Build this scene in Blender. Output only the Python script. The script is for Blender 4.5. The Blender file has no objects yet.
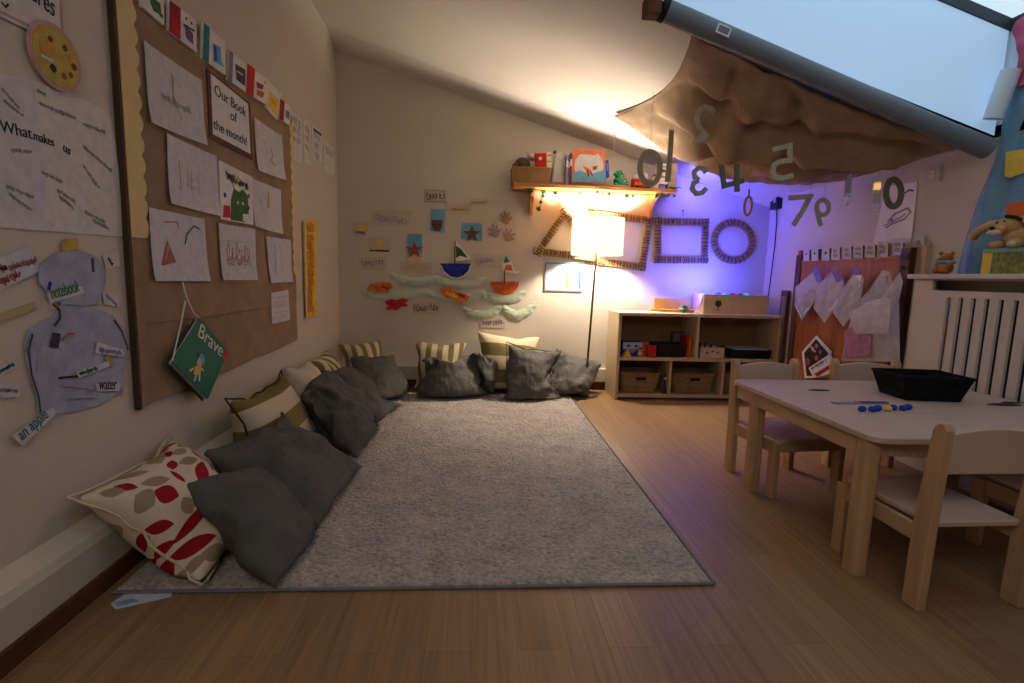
import bpy, math, random
from mathutils import Vector, Matrix, noise
R = random.Random(7)
SC = bpy.context.scene; COL = SC.collection
V = Vector
# ---------------------------------------------------------------- camera (solved from the photograph)
FP, PITCH, YAW, ROLL = 507.5, 0.12655, 0.06904, 0.02722
EYE = V((0, 0, 1.0))
fwd = V((math.sin(YAW)*math.cos(PITCH), math.cos(YAW)*math.cos(PITCH), -math.sin(PITCH)))
r0 = V((math.cos(YAW), -math.sin(YAW), 0)); u0 = r0.cross(fwd)
rgt = math.cos(ROLL)*r0 + math.sin(ROLL)*u0; up = rgt.cross(fwd)
cd = bpy.data.cameras.new('camera'); cam = bpy.data.objects.new('camera', cd); COL.objects.link(cam)
cd.sensor_width = 36; cd.lens = FP/1024*36; cd.clip_start = .02
mw = Matrix((rgt, up, -fwd)).transposed().to_4x4(); mw.translation = EYE; cam.matrix_world = mw
SC.camera = cam
XL, XR, YB, YF = -1.2, 2.6, 4.5, -1.7
def ceil_z(x): return 2.87 - .295*(x + 1.2)
def at(px, axis, val):
    'the point of the room measured at a photo pixel, on the plane axis=val'
    d = fwd*FP + rgt*(px[0]-512) - up*(px[1]-341.5); i = 'xyz'.index(axis)
    return EYE + d*((val-EYE[i])/d[i])
WALLS = {'left': (V((0,1,0)), V((0,0,1)), V((1,0,0)), 'x', XL), 'back': (V((1,0,0)), V((0,0,1)), V((0,-1,0)), 'y', YB),
         'right': (V((0,-1,0)), V((0,0,1)), V((-1,0,0)), 'x', XR)}
def frame(wall, org):
    u, v, n = WALLS[wall][:3]; m = Matrix((u, v, n)).transposed().to_4x4(); m.translation = org; return m
# ---------------------------------------------------------------- materials
def lin(c): return tuple((x/255/12.92 if x/255 <= .04045 else ((x/255+.055)/1.055)**2.4) for x in c)
MATS = {}
def mat(name, rgb, rough=.7, var=0, scale=8, stretch=(1,1,1), bump=0, bscale=60, rgb2=None, metal=0, coord='Object', spec=.3, dist=.003):
    if name in MATS: return MATS[name]
    m = bpy.data.materials.new(name); m.use_nodes = True; nt = m.node_tree; b = nt.nodes['Principled BSDF']
    c = (*lin(rgb), 1); b.inputs['Base Color'].default_value = c; b.inputs['Roughness'].default_value = rough
    b.inputs['Metallic'].default_value = metal; b.inputs['Specular IOR Level'].default_value = spec
    tc = nt.nodes.new('ShaderNodeTexCoord'); mp = nt.nodes.new('ShaderNodeMapping'); nt.links.new(tc.outputs[coord], mp.inputs[0])
    mp.inputs['Scale'].default_value = stretch
    if var or rgb2:
        n = nt.nodes.new('ShaderNodeTexNoise'); n.inputs['Scale'].default_value = scale; n.inputs['Detail'].default_value = 5
        nt.links.new(mp.outputs[0], n.inputs['Vector'])
        cr = nt.nodes.new('ShaderNodeValToRGB'); cr.color_ramp.elements[0].position = .3; cr.color_ramp.elements[1].position = .7
        a = lin(rgb); d = lin(rgb2) if rgb2 else tuple(x*(1-var) for x in a)
        if not rgb2: a = tuple(min(1, x*(1+var*.6)) for x in a)
        cr.color_ramp.elements[0].color = (*d, 1); cr.color_ramp.elements[1].color = (*a, 1)
        nt.links.new(n.outputs['Fac'], cr.inputs[0]); nt.links.new(cr.outputs[0], b.inputs['Base Color'])
    if bump:
        n2 = nt.nodes.new('ShaderNodeTexNoise'); n2.inputs['Scale'].default_value = bscale; n2.inputs['Detail'].default_value = 4
        nt.links.new(mp.outputs[0], n2.inputs['Vector'])
        bp = nt.nodes.new('ShaderNodeBump'); bp.inputs['Strength'].default_value = bump; bp.inputs['Distance'].default_value = dist
        nt.links.new(n2.outputs['Fac'], bp.inputs['Height']); nt.links.new(bp.outputs[0], b.inputs['Normal'])
    MATS[name] = m; return m
def glow(name, rgb, strength, base=None):
    m = mat(name, base or rgb); b = m.node_tree.nodes['Principled BSDF']
    b.inputs['Emission Color'].default_value = (*lin(rgb), 1); b.inputs['Emission Strength'].default_value = strength; return m
def sheer(name, rgb, alpha, rough=.5):
    m = mat(name, rgb, rough, var=.15, scale=20); m.node_tree.nodes['Principled BSDF'].inputs['Alpha'].default_value = alpha; return m
def weave(name, rgb, rgb2, sx, sy, bump=.5, var=.35):
    'woven cloth or wicker: crossed wave bands, in object coordinates'
    m = bpy.data.materials.new(name); m.use_nodes = True; nt = m.node_tree; b = nt.nodes['Principled BSDF']; b.inputs['Roughness'].default_value = .85
    b.inputs['Specular IOR Level'].default_value = .15
    tc = nt.nodes.new('ShaderNodeTexCoord'); hs = []
    for k, s in (('X', sx), ('Y', sy), ('Z', sy)):
        w = nt.nodes.new('ShaderNodeTexWave'); w.bands_direction = k; w.inputs['Scale'].default_value = s; w.inputs['Distortion'].default_value = 1.2; w.inputs['Detail'].default_value = 2
        nt.links.new(tc.outputs['Object'], w.inputs['Vector']); hs.append(w)
    a1 = nt.nodes.new('ShaderNodeMath'); a1.operation = 'ADD'; nt.links.new(hs[0].outputs['Fac'], a1.inputs[0]); nt.links.new(hs[1].outputs['Fac'], a1.inputs[1])
    a2 = nt.nodes.new('ShaderNodeMath'); a2.operation = 'ADD'; nt.links.new(a1.outputs[0], a2.inputs[0]); nt.links.new(hs[2].outputs['Fac'], a2.inputs[1])
    n = nt.nodes.new('ShaderNodeTexNoise'); n.inputs['Scale'].default_value = 9; n.inputs['Detail'].default_value = 6; nt.links.new(tc.outputs['Object'], n.inputs['Vector'])
    a3 = nt.nodes.new('ShaderNodeMath'); a3.operation = 'MULTIPLY_ADD'; a3.inputs[1].default_value = .33*(1-var); nt.links.new(a2.outputs[0], a3.inputs[0])
    a4 = nt.nodes.new('ShaderNodeMath'); a4.operation = 'MULTIPLY'; a4.inputs[1].default_value = var*1.6; nt.links.new(n.outputs['Fac'], a4.inputs[0]); nt.links.new(a4.outputs[0], a3.inputs[2])
    mx = nt.nodes.new('ShaderNodeMix'); mx.data_type = 'RGBA'; mx.inputs['A'].default_value = (*lin(rgb2), 1); mx.inputs['B'].default_value = (*lin(rgb), 1)
    nt.links.new(a3.outputs[0], mx.inputs['Factor']); nt.links.new(mx.outputs['Result'], b.inputs['Base Color'])
    bp = nt.nodes.new('ShaderNodeBump'); bp.inputs['Strength'].default_value = bump; bp.inputs['Distance'].default_value = .003
    nt.links.new(a2.outputs[0], bp.inputs['Height']); nt.links.new(bp.outputs[0], b.inputs['Normal'])
    MATS[name] = m; return m
# ---------------------------------------------------------------- mesh building
def children(o): return [c for c in bpy.data.objects if c.parent == o]
def tag(o, label=None, cat=None, group=None, kind=None):
    if label: o['label'] = label
    if cat: o['category'] = cat
    if group: o['group'] = group
    if kind: o['kind'] = kind
    return o
def empty(name, loc, label, cat, group=None, rz=0, m=None):
    o = bpy.data.objects.new(name, None); COL.objects.link(o); o.empty_display_size = .05
    if m is not None: o.matrix_world = m
    else: o.location = loc; o.rotation_euler[2] = rz
    return tag(o, label, cat, group)
class MB:
    def __init__(s): s.v = []; s.f = []; s.m = []
    def add(s, vs, fs, mi=0):
        n = len(s.v); s.v += [tuple(x) for x in vs]; s.f += [[i+n for i in f] for f in fs]; s.m += [mi]*len(fs); return s
    def box(s, a, b, mi=0, xf=None):
        vs = [V((x, y, z)) for x in (a[0], b[0]) for y in (a[1], b[1]) for z in (a[2], b[2])]
        if xf: vs = [xf @ p for p in vs]
        return s.add(vs, [(0,1,3,2),(4,6,7,5),(0,4,5,1),(2,3,7,6),(0,2,6,4),(1,5,7,3)], mi)
    def prism(s, poly, z0, z1, mi=0, xf=None):
        n = len(poly); A = sum(poly[i][0]*poly[(i+1)%n][1]-poly[(i+1)%n][0]*poly[i][1] for i in range(n))
        if A < 0: poly = poly[::-1]
        vs = [V((p[0], p[1], z0)) for p in poly]+[V((p[0], p[1], z1)) for p in poly]
        if xf: vs = [xf @ p for p in vs]
        return s.add(vs, [list(range(n))[::-1], [i+n for i in range(n)]]+[(i, (i+1)%n, (i+1)%n+n, i+n) for i in range(n)], mi)
    def strip(s, pts, w, z0, z1, mi=0, closed=False, xf=None, taper=None):
        'a flat band of width w along a 2D polyline, extruded z0..z1'
        P = [V(p[:2]) for p in pts]; n = len(P); L = []; Rr = []
        for i in range(n):
            a = P[(i-1) % n] if (closed or i) else P[i]; c = P[(i+1) % n] if (closed or i < n-1) else P[i]
            d1 = (P[i]-a); d2 = (c-P[i]); d1 = d1.normalized() if d1.length > 1e-9 else d2.normalized(); d2 = d2.normalized() if d2.length > 1e-9 else d1
            t = (d1+d2); t = t.normalized() if t.length > 1e-6 else d1; nn = V((-t.y, t.x)); k = 1/max(.5, nn.dot(V((-d1.y, d1.x))))
            ww = w*(taper(i/(n-1)) if taper else 1)/2*k; L.append(P[i]+nn*ww); Rr.append(P[i]-nn*ww)
        vs = []
        for l, r in zip(L, Rr): vs += [V((r.x, r.y, z0)), V((l.x, l.y, z0)), V((l.x, l.y, z1)), V((r.x, r.y, z1))]
        if xf: vs = [xf @ p for p in vs]
        fs = []
        for i in range(n if closed else n-1):
            a = 4*i; b = 4*((i+1) % n)
            for k in range(4): fs.append((a+k, a+(k+1) % 4, b+(k+1) % 4, b+k))
        if not closed: fs += [(3,2,1,0), tuple(4*(n-1)+k for k in range(4))]
        return s.add(vs, fs, mi)
    def tube(s, pts, r, n=8, mi=0, closed=False, rf=None):
        P = [V(p) for p in pts]; k = len(P); vs = []; ref = V((0, 0, 1))
        for i in range(k):
            a = P[(i-1) % k] if (closed or i) else P[i]; c = P[(i+1) % k] if (closed or i < k-1) else P[i]; t = (c-a).normalized()
            if abs(t.dot(ref)) > .95: ref = V((1, 0, 0)) if abs(t.x) < .9 else V((0, 1, 0))
            x = t.cross(ref).normalized(); y = t.cross(x); rr = r*(rf(i/(k-1)) if rf else 1)
            vs += [P[i]+(x*math.cos(6.2832*j/n)+y*math.sin(6.2832*j/n))*rr for j in range(n)]
        fs = []
        for i in range(k if closed else k-1):
            b = ((i+1) % k)*n
            for j in range(n): fs.append((i*n+j, b+j, b+(j+1) % n, i*n+(j+1) % n))
        if not closed: fs += [list(range(n)), [(k-1)*n+j for j in range(n)][::-1]]
        return s.add(vs, fs, mi)
    def lathe(s, prof, c=(0,0,0), n=24, mi=0, xf=None):
        vs = []; k = len(prof); fs = []
        for r, z in prof: vs += [V((c[0]+r*math.cos(6.2832*j/n), c[1]+r*math.sin(6.2832*j/n), c[2]+z)) for j in range(n)]
        if xf: vs = [xf @ p for p in vs]
        for i in range(k-1):
            for j in range(n): fs.append((i*n+j, i*n+(j+1) % n, (i+1)*n+(j+1) % n, (i+1)*n+j))
        loop = abs(prof[0][0]-prof[-1][0])+abs(prof[0][1]-prof[-1][1]) < 1e-4
        if loop: return s.add(vs, fs, mi)
        if prof[0][0] > 1e-6: fs.append(list(range(n))[::-1])
        if prof[-1][0] > 1e-6: fs.append([(k-1)*n+j for j in range(n)])
        return s.add(vs, fs, mi)
    def grid(s, fn, nu, nv, mi=0):
        vs = [fn(i/nu, j/nv) for i in range(nu+1) for j in range(nv+1)]; w = nv+1
        return s.add(vs, [(i*w+j, (i+1)*w+j, (i+1)*w+j+1, i*w+j+1) for i in range(nu) for j in range(nv)], mi)
    def ball(s, c, r, mi=0, n=12, xf=None):
        r = (r, r, r) if isinstance(r, (int, float)) else r; c = V(c); vs = [c+V((0, 0, -r[2]))]; m = n//2; fs = []
        for i in range(1, m):
            t = math.pi*i/m-math.pi/2
            vs += [c+V((r[0]*math.cos(t)*math.cos(6.2832*j/n), r[1]*math.cos(t)*math.sin(6.2832*j/n), r[2]*math.sin(t))) for j in range(n)]
        vs.append(c+V((0, 0, r[2]))); e = len(vs)-1
        if xf: vs = [xf @ p for p in vs]
        for j in range(n): fs.append((0, 1+(j+1) % n, 1+j))
        for i in range(m-2):
            for j in range(n): a = 1+i*n; fs.append((a+j, a+(j+1) % n, a+n+(j+1) % n, a+n+j))
        a = 1+(m-2)*n
        for j in range(n): fs.append((a+j, a+(j+1) % n, e))
        return s.add(vs, fs, mi)
    def holed(s, xs, ys, hole, z0, z1, mi=0, xf=None):
        'one connected slab on the grid xs*ys with the cells hole(i,j) left open'
        nx, ny = len(xs)-1, len(ys)-1; idx = {}; vs = []; fs = []
        def p(i, j, k):
            if (i, j, k) not in idx: idx[i, j, k] = len(vs); vs.append(V((xs[i], ys[j], (z0, z1)[k])))
            return idx[i, j, k]
        sol = lambda i, j: 0 <= i < nx and 0 <= j < ny and not hole(i, j)
        for i in range(nx):
            for j in range(ny):
                if not sol(i, j): continue
                fs += [(p(i,j,1), p(i+1,j,1), p(i+1,j+1,1), p(i,j+1,1)), (p(i,j,0), p(i,j+1,0), p(i+1,j+1,0), p(i+1,j,0))]
                for di, dj, a, b in ((-1,0,(i,j+1),(i,j)), (1,0,(i+1,j),(i+1,j+1)), (0,-1,(i,j),(i+1,j)), (0,1,(i+1,j+1),(i,j+1))):
                    if not sol(i+di, j+dj): fs.append((p(*a,1), p(*a,0), p(*b,0), p(*b,1)))
        if xf: vs = [xf @ q for q in vs]
        return s.add(vs, fs, mi)
    def build(s, name, mats, parent=None, m=None, smooth=0, bevel=0, sub=0, seg=2):
        me = bpy.data.meshes.new(name); me.from_pydata(s.v, [], s.f)
        for x in (mats if isinstance(mats, (list, tuple)) else [mats]): me.materials.append(MATS[x] if isinstance(x, str) else x)
        me.polygons.foreach_set('material_index', s.m)
        if smooth: me.shade_smooth(); me.set_sharp_from_angle(angle=math.radians(smooth))
        me.update(); o = bpy.data.objects.new(name, me); COL.objects.link(o)
        if parent: o.parent = parent
        if m is not None: o.matrix_world = m if not parent else o.matrix_world; 
        if m is not None and parent: o.matrix_local = m
        if bevel: b = o.modifiers.new('bevel', 'BEVEL'); b.width = bevel; b.segments = seg; b.limit_method = 'ANGLE'; b.harden_normals = False
        if sub: b = o.modifiers.new('subdivision', 'SUBSURF'); b.levels = b.render_levels = sub
        return o
def struct(o): o['kind'] = 'structure'; return o
def copy_tree(o, parent=None):
    c = o.copy(); COL.objects.link(c)
    if parent: c.parent = parent
    for ch in children(o): copy_tree(ch, c)
    return c
# flat things on walls ---------------------------------------------------------
class Flat:
    'a flat thing lying on a wall plane; corners are given where the photograph shows them'
    def __init__(s, wall, off=0, plane=None):
        s.wall = wall; s.u, s.v, s.n, s.ax, val = WALLS[wall]; s.val = (plane if plane is not None else val) + off*(s.n.x+s.n.y); s.o = V((0,0,0))
    def w(s, px): return at(px, s.ax, s.val)
    def loc(s, px): d = s.w(px)-s.o; return (d.dot(s.u), d.dot(s.v))
    def place(s, pxs):
        P = [s.w(p) for p in pxs]; c = V((0,0,0))
        for p in P: c += p
        s.o = c/len(P); return frame(s.wall, s.o)
    def sheet(s, name, label, cat, pxs, m, group=None, th=.0015, curl=0, mi=0, grid=8):
        M = s.place(pxs); P = [s.loc(p) for p in pxs]; b = MB()
        if curl and len(P) == 4:
            def fn(i, j):
                a = V(P[0]).lerp(V(P[1]), i); c = V(P[3]).lerp(V(P[2]), i); q = a.lerp(c, j)
                return V((q.x, q.y, th + curl*(abs(2*i-1)**6*.5 + j**5*(.4+.6*abs(2*i-1)))))
            b.grid(fn, grid, grid)
        else: b.prism(P, 0, th)
        o = b.build(name, m, m=M, smooth=40 if curl else 0); s.root = o; s.top = th; tag(o, label, cat, group); return s
    def marks(s, name, items, z=None, th=.0006, label=None):
        'drawn marks: (material, kind, pixels, width in metres)'
        z = s.top+.0004 if z is None else z; b = MB(); ms = []
        for k, (m, kind, pts, *w) in enumerate(items):
            if m not in ms: ms.append(m)
            Q = [s.loc(p) for p in pts]; zz = z+(k % 7)*.00006
            if kind == 'line': b.strip(Q, w[0] if w else .004, zz, zz+th, ms.index(m))
            elif kind == 'hand':
                A, B = V(Q[0]), V(Q[1]); d = B-A; L_ = d.length; d = d/max(L_, 1e-6); nn = V((-d.y, d.x)); hh = L_/max(1, math.hypot(pts[1][0]-pts[0][0], pts[1][1]-pts[0][1]))*w[1] if w[2] else .01
                hh = min(hh, L_*.6); rr = random.Random(w[3]); t = 0; step = hh*.34
                while t < L_-step:
                    wl = min(L_-t, step*rr.uniform(3.5, 7)); pl = []; ks = max(5, int(wl/step*5))
                    for q in range(ks+1): ph = q*1.25+rr.uniform(-.2, .2); pp = A+d*(t+wl*q/ks+hh*.22*math.cos(ph)*rr.uniform(.5, 1.2))+nn*(hh*.5*math.sin(ph)*rr.choice((.4, .5, .55, 1))); pl.append((pp.x, pp.y))
                    b.strip(pl, w[0], zz, zz+th, ms.index(m)); t += wl+step*.8
            elif kind == 'fill': b.prism(Q, zz, zz+th, ms.index(m))
            elif kind == 'dot': r = w[0]; b.prism([(Q[0][0]+r*math.cos(t*.3927), Q[0][1]+r*math.sin(t*.3927)) for t in range(16)], zz, zz+th, ms.index(m))
        o = b.build(name, ms, s.root)
        if label: o['label'] = label
        return o
    def text(s, body, p1, p2, m, size=None, name='lettering', z=None, up_=0.0, ext=.0005):
        a = V(s.loc(p1)); b = V(s.loc(p2)); d = b-a; size = size or d.length/max(1, len(body))/.52
        cu = bpy.data.curves.new(name, 'FONT'); cu.body = body; cu.size = size; cu.extrude = ext; cu.align_x = 'LEFT'
        cu.materials.append(MATS[m]); o = bpy.data.objects.new(name, cu); COL.objects.link(o); o.parent = s.root
        o.location = (a.x, a.y, (s.top+.0012) if z is None else z); o.rotation_euler = (0, 0, math.atan2(d.y, d.x))
        dg_w = 0
        for ch in body: dg_w += {'i': .25, 'l': .25, 't': .33, 'f': .32, 'r': .37, '!': .28, ' ': .28, 'm': .85, 'w': .75, 'B': .68, 'O': .78}.get(ch, .55)
        if size and d.length > 1e-4: k = d.length/(dg_w*size); o.scale = (k, 1, 1)
        return o
    def scrawl(s, m, p1, p2, h, n=9, w=.003, rnd=None):
        'illegible handwriting from p1 to p2, h pixels tall: looping strokes broken into words'
        return (m, 'hand', [p1, p2], w, h, n, (rnd or R).random())
# ---------------------------------------------------------------- palette
for n_, c_ in dict(white=(225,222,216), paper=(206,202,204), paper2=(214,208,200), paper_blue=(196,200,208), black=(22,22,24), ink=(50,46,50), inkfaint=(160,150,150), red=(190,35,35), crimson=(150,28,40),
    blue=(30,60,170), deepblue=(28,40,130), skyblue=(110,165,200), teal=(40,120,125), green=(50,125,75), leafgreen=(60,95,45), yellow=(225,190,70), mustard=(190,150,70), orange=(215,105,30), pink=(205,110,125), purple=(110,80,130),
    purplefaint=(150,120,135), pencil=(172,168,176), pinkfaint=(190,150,150), redfaint=(170,100,95), rust=(150,80,45), brown=(105,70,45), darkbrown=(60,38,24), sand=(215,185,135), cream=(235,222,190), skin=(225,180,150), grey=(120,118,120), darkgrey=(60,60,64),
    lilac=(150,135,175), cyan=(60,190,230), numgrey=(184,176,150), lav=(120,110,190)).items(): mat(n_, c_, .75, var=.12, scale=30)
mat('wallpaint', (204,193,176), .85, var=.05, scale=1.5, bump=.12, bscale=90, dist=.002)
mat('ceilpaint', (214,205,194), .9, var=.04, scale=2, bump=.1, bscale=60)
mat('trimpaint', (196,186,168), .6, var=.05, scale=3)
mat('skirtwood', (96,58,36), .5, var=.35, scale=6, stretch=(6,.6,6))
mat('reveal', (214,222,228), .8, var=.03, scale=2)
mat('frame_dark', (58,66,74), .5)
mat('rail_grey', (112,118,124), .55, var=.08, scale=5)
mat('birch', (190,156,120), .5, var=.16, scale=5, stretch=(10,1,1), bump=.05, bscale=30)
mat('birch_v', (186,150,112), .5, var=.16, scale=5, stretch=(8,8,.7), bump=.05, bscale=30)
mat('tabletop', (196,168,152), .42, var=.08, scale=4, stretch=(1,8,1))
mat('beech', (186,160,128), .55, var=.14, scale=4, stretch=(1,8,8))
mat('pine', (196,134,72), .5, var=.25, scale=4, stretch=(1,10,10))
mat('rackwood', (150,88,40), .5, var=.3, scale=5, stretch=(6,6,.6))
mat('rackdark', (84,46,26), .5, var=.3, scale=5, stretch=(6,6,.6))
mat('board_side', (74,50,34), .7, var=.2)
mat('scallop', (222,198,140), .8, var=.08, scale=10)
mat('radpaint', (205,192,180), .55, var=.03, scale=4)
mat('lampmetal', (110,96,78), .35, metal=.8)
mat('plastic_black', (20,20,22), .45, bump=.2, bscale=200)
mat('dark', (12,11,11), .8)
mat('cardboard', (222,194,148), .8, var=.08, scale=8)
mat('ochre', (196,146,58), .7, var=.1, scale=8)
mat('plush_tan', (190,150,100), .95, var=.2, scale=40, bump=.6, bscale=300)
mat('plush_pale', (208,188,160), .95, var=.15, scale=40, bump=.6, bscale=300)
mat('amber', (180,110,40), .4, var=.4, scale=30)
mat('greenbook', (38,112,84), .6, var=.1)
mat('wave_cloth', (190,200,178), .9, var=.12, scale=20, bump=.4, bscale=60)
mat('denim', (166,171,188), .9, var=.22, scale=16, bump=.3, bscale=90)
mat('greycloth', (88,86,82), .8, var=.22, scale=7, stretch=(1,1,.45), bump=.9, bscale=13, spec=.2, dist=.03)
mat('creamcloth', (212,196,168), .9, var=.08, scale=30, bump=.3, bscale=200)
weave('hessian', (200,168,134), (142,114,88), 90, 90, .8, .55)
weave('canopycloth', (170,144,118), (104,84,68), 60, 60, .35, .75)
weave('wicker', (206,160,104), (92,64,38), 34, 60, 1.0, .4)
weave('wicker_grey', (196,160,118), (96,72,48), 34, 60, 1.0, .4)
weave('willow', (196,160,112), (104,78,50), 60, 60, .8, .7)
weave('willow_dark', (120,88,58), (62,44,28), 60, 60, .8, .6)
weave('blackweave', (30,29,30), (8,8,9), 22, 22, 1.0, .2)
weave('name_pad', (214,210,204), (190,184,180), 20, 20, .1, .5)
sheer('bagplastic', (226,222,228), .48, .2)
sheer('clearplastic', (205,205,225), .35, .2)
mat('beech_pale', (196,172,140), .55, var=.14, scale=5, stretch=(8,1,1)); mat('beech_pale_v', (194,170,138), .55, var=.14, scale=5, stretch=(8,8,.7)); mat('palegreen', (158,172,150), .8); mat('shellbrown', (168,132,120), .85, var=.25, scale=60); mat('shellmauve', (152,126,128), .85, var=.25, scale=60)
sheer('tulle', (118,162,186), .82, .6)
mat('numdark', (112,106,92), .85)
glow('led_blue', (60,80,255), 6)
def bulb_mat():
    m = bpy.data.materials.new('bulbglow'); m.use_nodes = True; nt = m.node_tree; L = nt.links.new; N = nt.nodes.new
    t = N('ShaderNodeBsdfTransparent'); e = N('ShaderNodeEmission'); e.inputs['Color'].default_value = (1, .82, .58, 1); e.inputs['Strength'].default_value = 12; a = N('ShaderNodeAddShader')
    L(t.outputs[0], a.inputs[0]); L(e.outputs[0], a.inputs[1]); L(a.outputs[0], nt.nodes['Material Output'].inputs['Surface']); MATS['bulbglow'] = m
bulb_mat()
def floor_mat():
    m = bpy.data.materials.new('oak_planks'); m.use_nodes = True; nt = m.node_tree; b = nt.nodes['Principled BSDF']; L = nt.links.new; N = nt.nodes.new
    tc = N('ShaderNodeTexCoord'); mp = N('ShaderNodeMapping'); mp.inputs['Rotation'].default_value = (0, 0, math.pi/2); L(tc.outputs['Object'], mp.inputs[0])
    br = N('ShaderNodeTexBrick'); br.offset = .37; br.inputs['Scale'].default_value = 1; br.inputs['Brick Width'].default_value = 1.25; br.inputs['Row Height'].default_value = .125
    br.inputs['Mortar Size'].default_value = .0012; br.inputs['Mortar Smooth'].default_value = .3; br.inputs['Bias'].default_value = 0
    br.inputs['Color1'].default_value = (*lin((154,124,90)), 1); br.inputs['Color2'].default_value = (*lin((140,110,79)), 1); br.inputs['Mortar'].default_value = (*lin((122,95,68)), 1); L(mp.outputs[0], br.inputs['Vector'])
    m2 = N('ShaderNodeMapping'); m2.inputs['Scale'].default_value = (18, .6, 1); L(tc.outputs['Object'], m2.inputs[0])
    n = N('ShaderNodeTexNoise'); n.inputs['Scale'].default_value = 3.2; n.inputs['Detail'].default_value = 7; n.inputs['Roughness'].default_value = .62; n.inputs['Distortion'].default_value = .6; L(m2.outputs[0], n.inputs['Vector'])
    cr = N('ShaderNodeValToRGB'); cr.color_ramp.elements[0].position = .28; cr.color_ramp.elements[1].position = .72
    cr.color_ramp.elements[0].color = (.66, .62, .58, 1); cr.color_ramp.elements[1].color = (1.15, 1.12, 1.08, 1); L(n.outputs['Fac'], cr.inputs[0])
    mx = N('ShaderNodeMix'); mx.data_type = 'RGBA'; mx.blend_type = 'MULTIPLY'; mx.inputs['Factor'].default_value = 1; L(br.outputs['Color'], mx.inputs['A']); L(cr.outputs[0], mx.inputs['B'])
    L(mx.outputs['Result'], b.inputs['Base Color']); b.inputs['Roughness'].default_value = .42; b.inputs['Specular IOR Level'].default_value = .35
    bp = N('ShaderNodeBump'); bp.inputs['Strength'].default_value = .08; bp.inputs['Distance'].default_value = .002; L(n.outputs['Fac'], bp.inputs['Height']); L(bp.outputs[0], b.inputs['Normal'])
    MATS['oak_planks'] = m
floor_mat()
def rug_mat():
    m = bpy.data.materials.new('rug_pile'); m.use_nodes = True; nt = m.node_tree; b = nt.nodes['Principled BSDF']; L = nt.links.new; N = nt.nodes.new
    tc = N('ShaderNodeTexCoord'); v = N('ShaderNodeTexVoronoi'); v.inputs['Scale'].default_value = 75; L(tc.outputs['Object'], v.inputs['Vector'])
    n = N('ShaderNodeTexNoise'); n.inputs['Scale'].default_value = 7; n.inputs['Detail'].default_value = 8; n.inputs['Roughness'].default_value = .7; L(tc.outputs['Object'], n.inputs['Vector'])
    n3 = N('ShaderNodeTexNoise'); n3.inputs['Scale'].default_value = 60; n3.inputs['Detail'].default_value = 3; L(tc.outputs['Object'], n3.inputs['Vector'])
    cr = N('ShaderNodeValToRGB'); cr.color_ramp.elements[0].position = .30; cr.color_ramp.elements[1].position = .70
    cr.color_ramp.elements[0].color = (*lin((116,107,101)), 1); cr.color_ramp.elements[1].color = (*lin((206,193,181)), 1)
    ad = N('ShaderNodeMath'); ad.operation = 'MULTIPLY_ADD'; ad.inputs[1].default_value = .45; L(n.outputs['Fac'], ad.inputs[0])
    a2 = N('ShaderNodeMath'); a2.operation = 'MULTIPLY'; a2.inputs[1].default_value = .55; L(n3.outputs['Fac'], a2.inputs[0]); L(a2.outputs[0], ad.inputs[2]); L(ad.outputs[0], cr.inputs[0])
    L(cr.outputs[0], b.inputs['Base Color']); b.inputs['Roughness'].default_value = 1; b.inputs['Specular IOR Level'].default_value = 0; b.inputs['Sheen Weight'].default_value = .3
    bp = N('ShaderNodeBump'); bp.inputs['Strength'].default_value = .9; bp.inputs['Distance'].default_value = .008; L(v.outputs['Distance'], bp.inputs['Height']); L(bp.outputs[0], b.inputs['Normal'])
    MATS['rug_pile'] = m
rug_mat()
def shade_mat():
    m = bpy.data.materials.new('lamp_shade'); m.use_nodes = True; nt = m.node_tree; b = nt.nodes['Principled BSDF']; L = nt.links.new; N = nt.nodes.new
    out = nt.nodes['Material Output']; b.inputs['Base Color'].default_value = (*lin((252,248,240)), 1); b.inputs['Roughness'].default_value = .9
    t = N('ShaderNodeBsdfTranslucent'); t.inputs['Color'].default_value = (.96, .92, .84, 1); mx = N('ShaderNodeMixShader'); mx.inputs[0].default_value = .6
    L(b.outputs[0], mx.inputs[1]); L(t.outputs[0], mx.inputs[2]); L(mx.outputs[0], out.inputs['Surface']); MATS['lamp_shade'] = m
shade_mat()
def pane_mat():
    m = bpy.data.materials.new('window_glass'); m.use_nodes = True; nt = m.node_tree; L = nt.links.new; N = nt.nodes.new; out = nt.nodes['Material Output']
    t = N('ShaderNodeBsdfTransparent'); t.inputs['Color'].default_value = (.93, .97, .98, 1); g = N('ShaderNodeBsdfGlossy'); g.inputs['Roughness'].default_value = .03; f = N('ShaderNodeFresnel'); f.inputs['IOR'].default_value = 1.45
    mx = N('ShaderNodeMixShader'); mx.inputs[0].default_value = .05; L(t.outputs[0], mx.inputs[1]); L(g.outputs[0], mx.inputs[2]); L(mx.outputs[0], out.inputs['Surface']); MATS['window_glass'] = m
pane_mat()
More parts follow.
